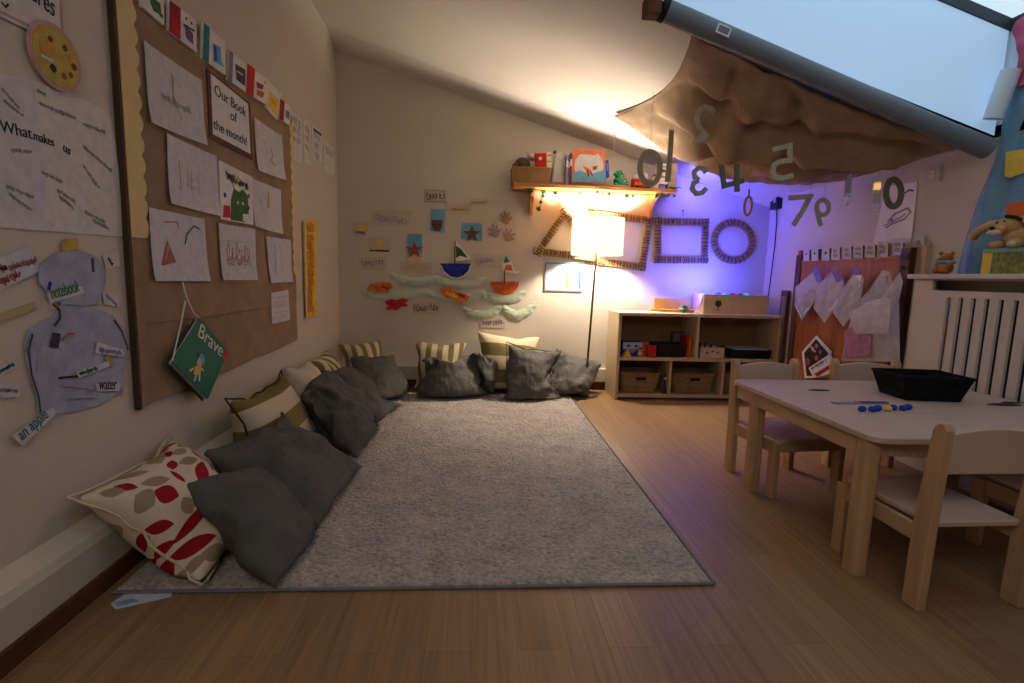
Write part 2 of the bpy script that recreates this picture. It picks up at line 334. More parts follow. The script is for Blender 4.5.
# ---------------------------------------------------------------- the room
WT = .12
struct(MB().box((XL-.2, YF-.2, -.08), (XR+.2, YB+.2, 0)).build('floor', 'oak_planks'))
def wall_poly(name, pts, nrm, m='wallpaint'):
    b = MB(); n = len(pts); P = [V(p) for p in pts]; Q = [p-V(nrm)*WT for p in P]
    b.add(P+Q, [list(range(n)), [i+n for i in range(n)][::-1]]+[(i, i+n, (i+1) % n+n, (i+1) % n) for i in range(n)]); return struct(b.build(name, m))
cl, crr = ceil_z(XL), ceil_z(XR)
wall_poly('wall_left', [(XL,YF,0),(XL,YB,0),(XL,YB,cl+.05),(XL,YF,cl+.05)], (1,0,0))
wall_poly('wall_back', [(XL,YB,0),(XR,YB,0),(XR,YB,crr+.03),(XL,YB,cl+.03)], (0,-1,0))
wall_poly('wall_right', [(XR,YB,0),(XR,YF,0),(XR,YF,crr+.02),(XR,YB,crr+.02)], (-1,0,0))
wall_poly('wall_front', [(XR,YF,0),(XL,YF,0),(XL,YF,cl+.03),(XR,YF,crr+.03)], (0,1,0))
# sloping ceiling with the skylight opening
OX0, OX1, OY0, OY1, RH = .80, 2.575, .70, 2.50, .54
xs = [XL-.1, OX0, OX1, XR+.1]; ys = [YF-.1, OY0, OY1, YB+.1]
b = MB(); b.holed(xs, ys, lambda i, j: i == 1 and j == 1, 0, .06)
b.v = [(x, y, ceil_z(x)+z) for x, y, z in b.v]
struct(b.build('ceiling', 'ceilpaint'))
win = tag(bpy.data.objects.new('window_1', None), None, None, None, 'structure'); COL.objects.link(win)
b = MB()
c4 = [(OX0,OY0),(OX1,OY0),(OX1,OY1),(OX0,OY1)]
for k in range(4):
    p, q = c4[k], c4[(k+1) % 4]; mx_ = V(((p[0]+q[0])/2-(OX0+OX1)/2, (p[1]+q[1])/2-(OY0+OY1)/2, 0)); o_ = V((math.copysign(.05, mx_.x) if abs(p[0]-q[0]) < .01 else 0, math.copysign(.05, mx_.y) if abs(p[1]-q[1]) < .01 else 0, 0))
    P = [V((p[0],p[1],ceil_z(p[0])+.002)), V((q[0],q[1],ceil_z(q[0])+.002)), V((q[0],q[1],ceil_z(q[0])+RH)), V((p[0],p[1],ceil_z(p[0])+RH))]
    b.add(P+[x+o_ for x in P], [(0,1,2,3),(7,6,5,4),(0,4,5,1),(1,5,6,2),(2,6,7,3),(3,7,4,0)])
b.build('reveal', 'reveal', win)
b = MB(); b.add([(OX0+.01,OY1-.012,ceil_z(OX0)+.01),(OX1-.012,OY1-.012,ceil_z(OX1)+.01),(OX1-.012,OY1-.012,ceil_z(OX1)+RH-.04),(OX0+.01,OY1-.012,ceil_z(OX0)+RH-.04)], [(0,1,2,3)]); b.build('reveal_glow_sheet', glow('daylight_glow', (146,178,210), .66, (190,205,220)), win)  # sheet added on the far reveal face; its emission stands in for daylight
b = MB(); b.holed([OX0-.03, OX0+.03, OX1-.012, OX1+.02], [OY0-.03, OY0+.03, OY1-.02, OY1+.03], lambda i, j: i == 1 and j == 1, RH-.04, RH+.012)
b.v = [(x, y, ceil_z(x)+z) for x, y, z in b.v]; b.build('window_frame', 'frame_dark', win)
b = MB().box((OX0, OY0, RH+.013), (OX1, OY1, RH+.019)); b.v = [(x, y, ceil_z(x)+z) for x, y, z in b.v]; b.build('pane', 'window_glass', win)
# boxed ledge and brown skirting on the left, cove and pipe boxing at the back
b = MB(); b.prism([(-1.2,.06),(-1.142,.06),(-1.142,.165),(-1.152,.19),(-1.2,.225)], -YB+.0, -YF, xf=Matrix(((1,0,0,0),(0,0,-1,0),(0,1,0,0),(0,0,0,1)))); struct(b.build('trim_1', 'wallpaint'))
struct(MB().box((XL, YF, 0), (-1.132, YB, .062)).build('baseboard_left', 'skirtwood', bevel=.004))
struct(MB().box((XL+.07, YB-.02, 0), (XR, YB, .075)).build('baseboard_back', 'skirtwood', bevel=.004))
struct(MB().box((XL+.06, YB-.05, .075), (XR, YB, .20)).build('trim_2', 'trimpaint', bevel=.01))
struct(MB().box((XR-.018, YF, 0), (XR, YB-.02, .075)).build('baseboard_right', 'skirtwood', bevel=.004))
b = MB(); P = [(XL, YB-.24, cl+.004), (XL, YB, cl-.075), (XL, YB, cl+.02), (XR, YB-.24, crr+.004), (XR, YB, crr-.075), (XR, YB, crr+.02)]
b.add(P, [(0,1,2),(5,4,3),(0,3,4,1),(1,4,5,2),(2,5,3,0)]); struct(b.build('trim_3', 'ceilpaint'))
# ---------------------------------------------------------------- light
def light(name, kind, loc, energy, col, size=.1, rot=None, sy=None, spread=None):
    l = bpy.data.lights.new(name, kind); l.energy = energy; l.color = col; o = bpy.data.objects.new(name, l); COL.objects.link(o); o.location = loc
    if kind == 'AREA':
        l.size = size
        if sy: l.shape = 'RECTANGLE'; l.size_y = sy
        if spread: l.spread = spread
    else: l.shadow_soft_size = size
    if rot: o.rotation_euler = rot
    return o
LAMP = (.985, 4.255)
light('lamp_bulb', 'POINT', (LAMP[0], LAMP[1], 1.36), 116, (1, .86, .68), .045)
light('led_tray', 'AREA', (1.96, 4.21, .97), 15, (.05, .06, 1), .3, (math.radians(108), 0, 0))
light('led_shelf', 'AREA', (1.80, 4.22, 1.84), 9, (.05, .05, 1), .12, (math.radians(80), 0, math.radians(-50)))
pl = light('skylight_portal', 'AREA', ((OX0+OX1)/2, (OY0+OY1)/2, ceil_z((OX0+OX1)/2)+RH+.08), 1, (1, 1, 1), OX1-OX0+.1, (0, math.atan(.295), 0), OY1-OY0+.1); pl.data.cycles.is_portal = True
light('fill_light', 'AREA', (-.2, -.7, 2.2), 14.5, (1, .93, .88), 1.3, (math.radians(48), 0, math.radians(-32)), .8)  # unseen fill lamp added behind the camera to lift the dim room
w = bpy.data.worlds.new('world'); SC.world = w; w.use_nodes = True; bg = w.node_tree.nodes['Background']
bg.inputs[0].default_value = (.74, .88, 1, 1); bg.inputs['Strength'].default_value = 1.1
SC.view_settings.view_transform = 'Standard'; SC.view_settings.look = 'None'; SC.view_settings.exposure = 0
SC.cycles.use_denoising = True; SC.cycles.max_bounces = 8; SC.cycles.sample_clamp_indirect = 6; SC.cycles.caustics_reflective = False; SC.cycles.caustics_refractive = False
# ---------------------------------------------------------------- rug
def make_rug():
    x0, x1, y0, y1 = -1.105, .80, 1.528, 4.24; nx, ny = 200, 280; b = MB(); w = ny+1; vs = []
    for i in range(nx+1):
        for j in range(ny+1):
            x = x0+(x1-x0)*i/nx; y = y0+(y1-y0)*j/ny; e = min(i, nx-i, j, ny-j)
            h = .013+.006*noise.noise(V((x*55, y*55, 0)))+.005*noise.noise(V((x*120, y*120, 3)))+.003*noise.noise(V((x*6, y*6, 5)))
            if e == 0: h = .001
            elif e == 1: h = min(h, .012)
            x += (.004*noise.noise(V((x*70, y*70, 9))) if e > 1 else 0); y += (.004*noise.noise(V((x*70, y*70, 12))) if e > 1 else (.006*noise.noise(V((x*40, 0, 12)))))
            vs.append((x, y, max(.001, h)))
    b.add(vs, [(i*w+j, (i+1)*w+j, (i+1)*w+j+1, i*w+j+1) for i in range(nx) for j in range(ny)])
    o = b.build('rug', 'rug_pile', smooth=80); tag(o, 'large pale grey shaggy rug spread on the wooden floor', 'rug')
    e = MB(); e.tube([(x0, y0-.003, .006), (x1, y0-.003, .006)], .006, 6); e.tube([(x1+.003, y0, .006), (x1+.003, y1, .006)], .006, 6); e.build('rug_binding', 'grey', o)
make_rug()
# ---------------------------------------------------------------- cushions (cloth shapes settled against the walls, stored compactly)
CUSH_N = (11, 18)   # cells per side; each cushion: x, y and z steps of 2 mm from point to point
CUSH = {
 'strA': [[-454,-15,-19,-18,-15,8,0,0,-4,-11,-9,-9,86,4,-20,-9,-11,7,3,0,-6,-14,-10,-25,70,23,-4,-12,-13,6,1,-4,-9,-12,-16,-27,64,27,3,-2,-11,3,-3,-5,-9,-16,-20,-25,53,30,9,3,1,-6,-10,-4,-12,-18,-20,-29,56,28,13,5,-2,-8,-5,-8,-14,-18,-22,-30,59,27,14,3,1,-5,-7,-12,-10,-20,-22,-28,58,25,16,2,-3,-2,-7,-12,-9,-18,-23,-28,65,22,11,3,-4,-8,-5,-9,-10,-15,-21,-24,64,19,7,-1,-6,-7,-7,-10,-10,-8,-15,-22,63,14,-5,-8,-11,-3,-2,-9,-12,-8,-5,-22,70,-8,-9,-5,-10,-12,-1,-6,-10,-5,-4,-4,56,-20,-18,-15,-5,-1,6,-3,-11,1,59,-21,-18,-16,-9,-4,3,-5,0,8,58,-22,-19,-11,-7,-11,-4,2,2,15,51,-21,-16,-16,-3,-11,-3,-4,6,17,49,-20,-16,-16,-3,-10,-6,0,1,11,57,-21,-15,-14,-2,-8,-9,-1,1,10,58,-19,-17,-12,-3,-9,-8,-2,5,9,58,-20,-16,-13,-5,-7,-8,-2,5,16,52,-21,-15,-11,-8,-6,-1,-6,2,13,59,-19,-9,-10,-8,-1,-7,-8,-2,4],
  [1126,4,6,7,13,-10,-2,-3,-2,-5,-7,-7,35,1,6,4,9,-10,-6,-4,-3,-1,-3,0,31,1,1,5,7,-8,-4,-2,-1,-2,0,2,31,0,0,0,6,-6,-2,-1,-1,0,1,-2,35,-1,0,-1,0,-1,0,-1,-1,1,0,-1,34,0,0,-1,0,-1,-1,0,-1,1,-1,-1,35,0,-1,0,0,-1,0,-1,-1,0,0,-1,34,0,0,0,0,-1,0,-1,-1,0,-1,-1,35,0,0,0,-1,-1,0,0,-1,-1,-1,0,35,-1,0,-1,-1,-1,-1,0,0,0,-2,1,36,-2,-5,-8,-12,6,6,1,0,3,4,-3,39,-20,-3,-6,-7,-9,12,3,3,4,7,5,-283,-1,0,-1,0,3,6,-2,-8,0,31,-2,-1,-1,0,1,2,-3,0,2,30,-1,-1,-1,0,-1,0,0,1,0,33,-1,-1,-1,0,-1,0,-1,0,2,32,-1,0,-1,-1,0,0,0,0,-1,34,-1,-1,0,0,-1,0,0,-1,0,32,0,0,0,0,-1,0,-1,0,-1,33,0,0,0,-1,0,-1,0,-1,-1,34,-1,0,0,-1,0,-2,1,-1,-1,34,-1,-4,-1,-2,-7,4,4,1,0],
  [19,12,14,13,12,21,24,23,22,21,20,21,-204,19,3,21,17,21,23,23,22,21,20,6,-196,8,21,19,17,21,23,24,21,20,15,1,-190,9,21,21,19,22,24,23,20,18,13,-11,-179,11,20,22,22,22,21,23,20,16,10,-3,-184,13,19,22,22,22,22,22,18,16,3,5,-183,12,19,22,23,22,23,19,20,13,4,1,-178,13,17,22,23,23,22,19,21,14,4,6,-184,10,20,22,22,22,22,21,21,16,8,2,-187,9,20,22,23,22,21,20,20,21,15,-7,-186,9,21,20,16,22,22,21,21,20,21,6,-195,0,19,22,19,17,19,22,21,22,22,22,-209,12,15,18,22,23,23,24,18,22,-177,6,17,18,21,22,25,23,22,21,-175,7,15,20,20,21,25,23,22,14,-165,4,17,17,23,21,23,23,20,13,-158,2,17,16,23,21,22,23,22,18,-165,3,16,18,23,22,21,22,22,19,-166,4,14,20,22,22,21,23,22,19,-170,9,15,18,22,22,21,23,23,13,-167,8,17,20,21,22,23,22,23,19,-175,11,20,21,21,21,20,21,23,23]],
 'creamC': [[-501,1,-3,-6,-6,-4,-3,-2,-2,-10,-6,-7,46,24,-1,-7,-8,-3,-2,-2,-2,-10,-12,-26,52,24,7,-6,-5,-4,-2,-3,-6,-9,-19,-30,54,23,12,1,-3,-6,-1,-4,-10,-12,-19,-32,53,24,11,2,-1,-2,-3,-6,-11,-15,-20,-31,51,26,10,6,-2,-1,-6,-3,-15,-14,-22,-28,50,26,12,4,0,-3,-7,-4,-11,-14,-22,-31,52,26,9,4,-2,-4,-4,-7,-9,-10,-22,-30,47,27,8,4,-5,-4,-7,-3,-7,-9,-21,-27,44,25,-6,9,-5,-6,-9,-1,-3,-7,-17,-24,46,6,-2,6,-1,-7,-11,-1,-3,-7,-14,-18,52,-12,-3,0,-3,-6,-10,-4,-4,-2,-6,-5,22,5,-9,-9,-4,-2,-1,-2,-7,-3,31,-10,-9,-9,-5,-2,-1,0,-3,1,35,-15,-8,-6,-3,-8,-1,-2,-2,13,31,-17,-9,-2,-1,-10,-4,-4,3,9,36,-16,-11,-1,-4,-12,-1,-5,3,8,41,-17,-10,-3,-3,-12,-4,-2,3,8,45,-21,-12,-1,-2,-11,-7,-2,5,10,43,-21,-10,-7,1,-10,-3,-5,2,14,41,-14,-11,-5,-8,-6,3,-6,-2,5,46,-5,-7,-4,-6,-10,0,0,-8,-4],
  [1445,23,-3,1,3,3,0,3,0,-5,-2,-6,2,2,5,7,6,1,-1,-1,-3,1,0,1,3,1,1,5,4,0,0,1,0,1,2,1,4,1,0,1,2,2,0,2,2,2,3,1,3,1,0,2,1,1,2,1,3,2,1,2,5,0,0,1,2,1,2,1,2,3,0,3,4,0,1,1,2,1,1,2,2,1,1,1,7,-1,2,1,1,1,2,2,2,1,1,0,8,-1,1,1,1,2,1,3,1,2,0,1,8,-1,-11,10,0,2,-2,5,3,4,1,1,8,-12,-8,10,4,-1,-3,4,8,5,2,0,11,-18,-9,-9,13,3,1,5,3,1,13,6,-205,12,0,-5,2,5,0,3,-2,-1,5,2,0,-1,2,2,3,4,0,0,6,0,1,1,1,2,2,2,2,2,7,0,1,1,1,2,2,1,3,1,7,1,1,0,2,2,2,1,2,2,7,0,2,1,0,2,2,2,3,1,7,0,2,2,0,2,1,2,2,1,8,1,2,1,0,1,0,4,2,1,7,-2,5,-1,1,1,-2,5,3,2,7,-14,5,1,-1,7,-1,-1,10,5],
  [21,1,19,21,22,23,22,23,21,21,22,21,-221,9,22,21,20,22,23,23,22,21,21,10,-212,7,23,20,22,22,23,23,21,21,17,8,-207,11,18,22,23,22,23,23,21,19,15,6,-200,6,19,23,22,24,23,22,20,18,10,9,-195,5,19,22,22,24,22,24,18,19,8,7,-192,6,18,23,23,22,23,23,20,18,10,-2,-185,5,18,23,23,22,23,22,21,20,8,7,-193,3,21,21,23,22,22,22,22,21,12,5,-194,4,20,18,22,23,21,22,22,21,18,4,-196,9,11,20,22,22,21,21,21,22,18,12,-196,5,9,22,17,22,19,22,22,23,18,22,-200,17,21,19,23,22,23,23,20,22,-193,15,20,21,22,23,23,23,22,20,-189,12,21,22,22,21,24,22,22,18,-184,11,20,23,23,20,22,23,21,20,-183,12,18,23,20,20,25,22,22,20,-182,12,17,22,21,20,24,23,21,20,-180,8,19,23,22,20,22,23,23,17,-177,6,20,22,24,19,23,22,23,16,-175,8,19,23,19,22,22,23,22,20,-180,13,19,22,22,19,23,23,19,21]],
 'strB1': [[-479,-19,-16,1,-7,-7,-2,-2,-9,-6,-6,-6,70,6,-12,-5,6,-5,-2,-5,-6,-5,-15,-25,64,19,-10,-1,4,-2,-3,-8,-6,-3,-16,-33,57,30,-2,2,-4,-2,-4,-9,-5,-10,-20,-30,58,30,6,1,-3,-4,-10,-6,-12,-15,-20,-27,59,30,9,2,1,-3,-13,-8,-13,-19,-22,-28,60,32,9,6,2,-1,-14,-14,-13,-16,-18,-31,57,31,12,4,1,-2,-13,-11,-12,-14,-21,-30,54,33,10,3,-5,-7,-7,-12,-11,-8,-16,-35,59,29,8,-1,-12,-5,-7,-11,-11,-6,-13,-32,66,22,-1,-7,-12,1,-10,-12,-10,-6,-8,-24,63,4,-6,-6,-7,-5,-8,-11,-10,-5,-2,-3,41,-21,-10,-3,-9,-2,-2,-4,-5,-1,51,-21,-12,-10,-2,-10,-5,0,7,5,47,-22,-15,-7,3,-17,-5,1,4,6,53,-22,-14,-8,1,-16,-6,-2,-1,13,52,-20,-18,-4,2,-15,-7,-5,0,6,56,-20,-15,-2,1,-13,-9,-4,4,5,51,-21,-12,-2,0,-12,-7,-3,3,8,47,-18,-7,-10,-1,-9,-8,0,-1,13,48,-12,-8,-13,-8,-4,-7,-2,-1,10,55,-11,-5,-14,-2,-7,-11,-7,0,-1],
  [1680,5,14,-9,-3,-2,0,1,-1,-1,-8,-4,21,7,8,1,-8,-1,-3,-2,-2,-4,1,-4,26,5,6,0,-7,-4,-3,1,-1,-3,1,-1,26,0,2,-1,-2,-3,-2,0,0,0,1,0,26,0,-2,0,-1,-3,0,-1,0,0,0,2,26,0,-2,-1,-1,-2,0,-1,0,0,0,2,25,0,-2,-1,-1,-1,0,-1,0,0,-1,2,26,-1,-1,-1,-1,-1,-1,0,-1,0,0,1,25,0,0,-1,-2,-1,0,-2,0,0,-1,1,27,-1,0,-2,-5,0,1,-2,1,1,0,1,27,-2,-3,-6,-9,7,-2,1,1,3,3,0,27,-20,-9,-1,8,1,1,-1,-1,4,6,5,-192,-4,1,5,-8,3,3,-3,-6,1,25,-1,-1,-2,0,-2,0,0,0,0,25,0,-2,0,0,-1,0,-2,0,0,25,-1,-1,0,0,-1,0,0,-1,1,23,-1,0,0,0,-1,0,-1,0,-1,25,-1,0,0,0,-1,-1,-1,1,-1,24,0,-1,1,-2,0,0,0,-1,-1,24,1,-5,4,-1,-1,0,0,0,-1,23,-6,0,3,2,-2,0,-1,1,0,19,-6,-13,15,-2,-1,3,3,-1,2],
  [22,6,3,20,22,21,23,23,20,22,20,21,-205,15,8,22,18,22,22,22,20,22,17,4,-188,6,16,22,19,22,22,21,22,22,17,-3,-190,7,20,22,21,23,22,21,22,19,14,2,-192,6,22,23,22,22,21,21,19,16,11,8,-191,9,20,23,23,23,19,22,18,15,7,10,-190,10,20,23,24,24,20,18,19,14,13,3,-188,10,20,23,24,24,20,19,20,17,9,0,-186,10,21,23,22,22,21,19,20,20,15,1,-192,8,23,22,19,19,22,19,20,21,17,5,-197,12,21,20,15,22,19,21,19,21,21,11,-202,7,20,13,19,22,21,21,20,20,22,22,-203,4,21,21,19,23,23,21,22,22,-178,6,18,21,23,17,23,23,24,21,-172,3,16,22,23,15,22,24,24,20,-169,5,16,20,23,15,22,23,23,16,-167,9,13,23,22,17,22,21,22,20,-171,8,16,23,22,18,21,22,22,21,-173,6,18,22,23,18,22,22,22,21,-174,9,20,17,22,21,21,22,24,19,-171,9,17,19,20,21,22,22,23,20,-171,17,18,11,22,20,20,21,23,23]],
 'strB2': [[-553,19,-1,-6,-4,-3,-6,-1,-2,-12,-9,-8,50,12,2,-1,1,-2,-3,-5,-5,-12,-7,-14,51,15,2,0,-2,-1,-6,-7,-4,-8,-8,-16,51,15,3,2,-2,-3,-4,-7,-6,-6,-8,-17,48,16,5,1,-1,-1,-6,-6,-6,-8,-12,-18,52,13,6,5,-1,-2,-5,-7,-6,-10,-12,-17,53,14,5,4,0,-2,-5,-8,-7,-10,-10,-16,52,14,6,1,-1,-3,-4,-6,-9,-7,-11,-14,53,13,4,-5,1,-3,-4,-7,-5,-7,-10,-13,53,3,4,-8,6,-3,-5,-7,-1,-6,-8,-13,55,-1,-16,11,3,-4,-6,-10,-1,1,-8,-9,55,-19,-4,-4,-6,-3,0,0,0,-1,-3,0,-133,15,-14,-4,-6,-9,-13,5,-6,-4,45,5,-8,-10,-4,-10,-5,-5,-1,7,45,-12,-2,-5,-8,-6,-4,-2,1,10,43,-11,-7,-7,-2,-8,-5,-1,2,6,47,-13,-6,-5,-4,-6,-3,-2,2,5,49,-12,-8,-4,-4,-4,-4,-1,1,6,48,-11,-9,-4,-4,-3,-5,-3,3,6,50,-11,-8,-5,-5,-2,-5,-3,0,5,52,-10,-7,-5,-5,-4,-2,-3,0,2,53,-11,-7,-5,-7,1,-3,-2,1,0],
  [2048,9,3,7,7,10,13,15,7,-9,-5,-4,-43,-13,1,4,10,11,21,9,2,-10,8,11,-45,-22,-2,7,9,14,10,4,6,-5,11,23,-43,-24,-3,-3,8,11,7,6,4,8,12,27,-41,-23,-7,-2,5,-1,9,10,9,11,16,26,-41,-20,-8,-8,4,3,8,10,9,14,16,24,-42,-23,-5,-5,1,3,7,11,11,13,15,23,-41,-22,-8,0,2,5,5,10,12,9,14,21,-40,-21,-5,5,1,4,6,9,9,11,12,19,-41,-14,-2,4,-1,5,6,9,8,9,11,19,-44,-11,3,-1,2,5,7,7,8,9,12,15,-43,-10,12,6,-2,3,11,7,5,7,12,7,-144,8,9,9,8,12,10,9,-8,-7,-36,12,9,10,10,9,7,4,-2,-10,-34,16,8,10,10,8,7,2,-4,-16,-28,18,11,10,4,10,9,1,-5,-11,-33,20,8,10,6,9,5,3,-4,-10,-38,20,11,7,7,6,7,1,-3,-11,-37,18,14,7,6,4,7,6,-5,-11,-40,20,9,7,4,7,7,7,-1,-9,-43,13,12,2,4,1,14,8,1,-5,-42,6,1,1,1,12,10,7,6,2],
  [18,4,21,20,21,21,18,18,12,18,20,21,-196,13,21,22,20,20,11,20,21,16,16,16,-193,11,22,21,20,17,17,21,20,20,17,6,-193,12,22,22,21,16,21,21,21,20,15,-1,-186,8,20,22,21,23,21,21,20,16,7,2,-184,12,19,21,23,22,22,20,20,14,5,8,-185,8,20,22,23,23,22,19,21,14,10,6,-189,10,18,22,23,22,22,21,18,19,12,6,-192,6,21,21,22,22,22,20,21,18,13,9,-197,10,18,20,22,22,21,19,22,19,16,10,-200,14,11,20,23,22,20,19,20,21,17,16,-201,3,13,21,22,18,20,21,22,21,20,22,-197,15,15,20,19,18,16,20,22,22,-174,13,18,19,20,18,20,20,24,21,-173,5,20,20,19,20,22,21,24,17,-164,2,16,18,23,19,22,23,22,21,-170,1,19,19,22,21,23,21,23,20,-166,-1,17,21,21,21,22,23,21,21,-169,4,16,21,21,22,22,21,23,21,-171,3,20,21,21,21,21,21,23,23,-174,8,18,22,21,22,19,20,23,23,-177,13,20,21,22,18,20,22,21,22]],
 'strD': [[-283,16,6,1,-1,9,6,0,-8,-11,-9,-7,20,10,6,4,-8,-4,1,7,-4,-9,-1,0,21,-5,5,10,-4,-4,-2,0,0,0,1,1,18,-1,-1,2,3,-3,1,0,1,0,2,0,18,-1,0,0,1,0,0,1,1,1,1,1,18,-1,0,0,1,0,0,0,1,2,0,1,18,0,0,0,0,0,1,0,1,1,1,0,19,0,0,-1,1,0,0,1,1,0,1,0,20,0,0,-3,-5,3,2,1,3,1,-1,-1,20,3,-2,-3,-8,-10,12,7,2,3,-1,0,15,5,-3,-7,-6,-13,5,11,4,8,3,1,12,-18,11,-3,-7,-9,0,6,7,9,7,7,-225,3,3,6,10,2,-7,-7,-3,-3,18,1,1,2,6,-1,0,-5,-1,1,18,1,0,1,3,-3,0,1,0,1,19,0,1,0,0,0,1,0,0,1,19,1,0,1,0,0,0,0,1,0,20,0,1,0,1,-1,1,1,0,-1,20,1,1,0,0,0,1,0,0,0,19,2,0,0,-1,1,1,0,0,-1,21,-6,3,-6,1,7,2,0,-1,1,15,-9,4,-13,11,5,-6,10,2,3],
  [2154,16,7,-2,-2,-2,2,3,6,4,6,6,-39,-4,4,2,-11,-5,1,8,6,5,12,21,-38,-20,0,5,-7,-6,0,3,11,12,16,22,-39,-23,-9,0,1,-4,4,5,12,13,14,23,-39,-23,-11,-6,1,0,5,7,10,12,19,23,-37,-26,-10,-6,-2,4,5,8,7,13,20,26,-41,-27,-8,-6,-2,3,6,8,6,16,22,28,-44,-25,-8,-7,-5,5,5,7,7,18,22,26,-42,-21,-12,-5,4,2,3,10,0,11,20,26,-34,-23,-7,-1,6,13,-3,0,1,5,15,25,-25,-20,-4,5,3,15,1,-3,2,-2,7,19,-32,7,-4,3,6,13,1,1,3,1,1,-1,-5,10,6,-3,-6,2,9,8,1,1,-25,15,9,2,-2,4,5,6,0,-8,-32,18,13,4,5,7,3,-3,-5,-9,-34,20,8,9,12,1,1,0,-7,-13,-35,21,14,6,12,3,-2,0,-7,-14,-35,21,16,6,11,3,2,-1,-8,-11,-37,21,10,8,11,5,-1,-2,-3,-12,-35,18,13,4,6,5,5,-5,-5,-13,-28,6,15,2,8,11,4,-8,-9,-1,-27,-7,12,-2,16,8,1,0,-5,-3],
  [19,5,13,24,23,21,18,20,19,20,20,22,-207,6,18,22,20,23,23,22,17,20,19,13,-202,5,21,19,23,22,23,22,20,18,15,9,-197,5,19,22,22,22,22,22,21,17,16,6,-194,6,18,21,23,23,23,22,20,19,11,6,-192,6,18,21,23,23,22,22,21,18,8,8,-187,2,19,21,22,23,23,21,23,15,8,3,-180,3,18,21,22,22,23,21,22,13,10,5,-183,9,15,22,18,23,23,20,22,20,12,9,-193,4,21,23,20,16,20,22,22,22,18,8,-197,7,21,21,21,11,23,18,23,22,21,13,-197,7,15,23,21,16,10,23,21,21,22,23,-205,17,22,23,18,20,18,22,22,21,-182,13,20,23,18,21,22,21,23,20,-179,8,20,22,20,21,23,22,22,20,-180,10,20,21,19,23,23,23,21,17,-174,8,18,22,19,23,23,23,20,15,-172,10,16,22,20,23,23,24,21,17,-178,10,19,21,20,23,23,24,22,17,-180,11,18,22,21,22,22,24,22,15,-177,18,16,21,22,16,22,23,23,22,-174,18,14,19,14,20,23,20,24,21]],
 'strE': [[-26,22,13,-1,4,8,-6,4,-3,-10,-6,-8,10,4,21,2,-10,-1,9,-4,-5,2,-3,1,11,1,4,8,-4,-3,0,6,0,0,2,2,12,0,-1,0,2,2,0,3,2,2,3,2,12,-1,0,0,1,1,2,2,2,3,2,2,13,-1,0,0,1,0,3,2,2,2,3,2,13,-1,0,0,1,1,2,2,2,1,4,2,14,-1,-1,1,0,1,3,1,2,1,1,3,17,-3,0,0,-4,5,3,2,2,1,1,1,19,-3,-4,-15,-1,11,8,4,0,5,2,1,17,-5,-11,-22,9,9,3,5,8,7,5,2,19,-27,-3,-13,-17,3,17,9,9,9,11,10,-278,4,8,7,2,4,-5,4,-9,-2,13,1,3,8,-3,0,1,0,1,2,14,1,0,1,1,2,2,2,2,2,14,1,0,1,1,2,3,1,1,2,15,1,0,1,1,3,1,2,2,1,15,1,1,1,0,3,1,2,2,1,16,0,1,1,1,3,0,2,1,1,17,0,0,2,1,1,3,1,1,1,16,0,-5,-18,10,10,6,4,2,2,16,-8,-13,-21,5,20,9,5,7,5],
  [2143,7,4,3,-1,0,9,7,5,8,7,7,-59,-15,9,2,-10,0,8,6,7,13,10,26,-60,-23,-3,3,-2,-3,4,14,10,10,19,26,-57,-21,-17,-5,3,7,5,10,10,15,20,28,-56,-30,-13,-5,1,7,5,12,10,15,22,30,-52,-34,-15,-5,0,3,12,9,14,17,20,28,-50,-32,-16,-5,-2,4,10,10,13,20,22,28,-49,-31,-19,-9,0,3,9,13,13,20,23,29,-50,-29,-21,-5,5,-4,10,13,11,17,21,28,-49,-26,-9,6,2,-6,4,9,13,13,15,26,-48,-15,2,9,-12,2,9,7,6,7,10,24,-50,0,8,5,1,5,8,6,5,4,3,6,-18,14,4,-1,4,5,9,3,9,0,-45,23,10,-1,8,7,8,3,2,-8,-53,24,18,10,7,5,4,-2,-1,-12,-56,25,21,14,9,4,-2,1,-3,-15,-56,25,21,17,13,0,-3,1,-2,-17,-54,24,22,14,13,2,-2,-1,-2,-17,-52,24,20,14,10,4,-1,-1,-6,-8,-55,24,17,12,6,3,2,2,-4,-11,-54,22,10,-1,8,7,6,4,2,-10,-49,9,2,-3,9,10,6,4,4,0],
  [18,13,12,27,27,25,25,27,23,25,26,25,-252,15,11,28,25,29,24,25,26,24,25,13,-248,13,24,22,27,28,27,24,24,26,18,9,-241,17,18,25,27,27,26,26,25,22,16,7,-234,11,21,26,27,27,27,24,26,22,13,5,-228,9,21,26,27,29,24,27,23,18,15,6,-225,9,21,25,27,28,26,25,25,13,14,8,-225,12,20,26,27,28,26,25,23,17,12,-1,-215,11,18,28,27,25,26,24,25,22,14,5,-222,4,24,23,27,21,26,25,25,23,21,8,-230,12,21,15,20,26,26,25,25,26,24,13,-232,5,23,24,21,17,19,26,25,26,25,25,-236,20,26,23,27,27,24,27,24,27,-223,12,25,26,25,26,26,27,27,25,-221,13,20,25,27,27,27,28,27,23,-214,10,18,25,26,27,28,27,28,21,-209,9,19,22,26,27,28,27,28,20,-207,8,16,26,26,27,27,27,28,19,-208,11,17,24,27,27,27,27,26,25,-208,5,19,24,27,26,27,28,26,26,-207,10,24,20,24,23,25,27,27,26,-209,22,23,18,24,18,25,27,26,27]],
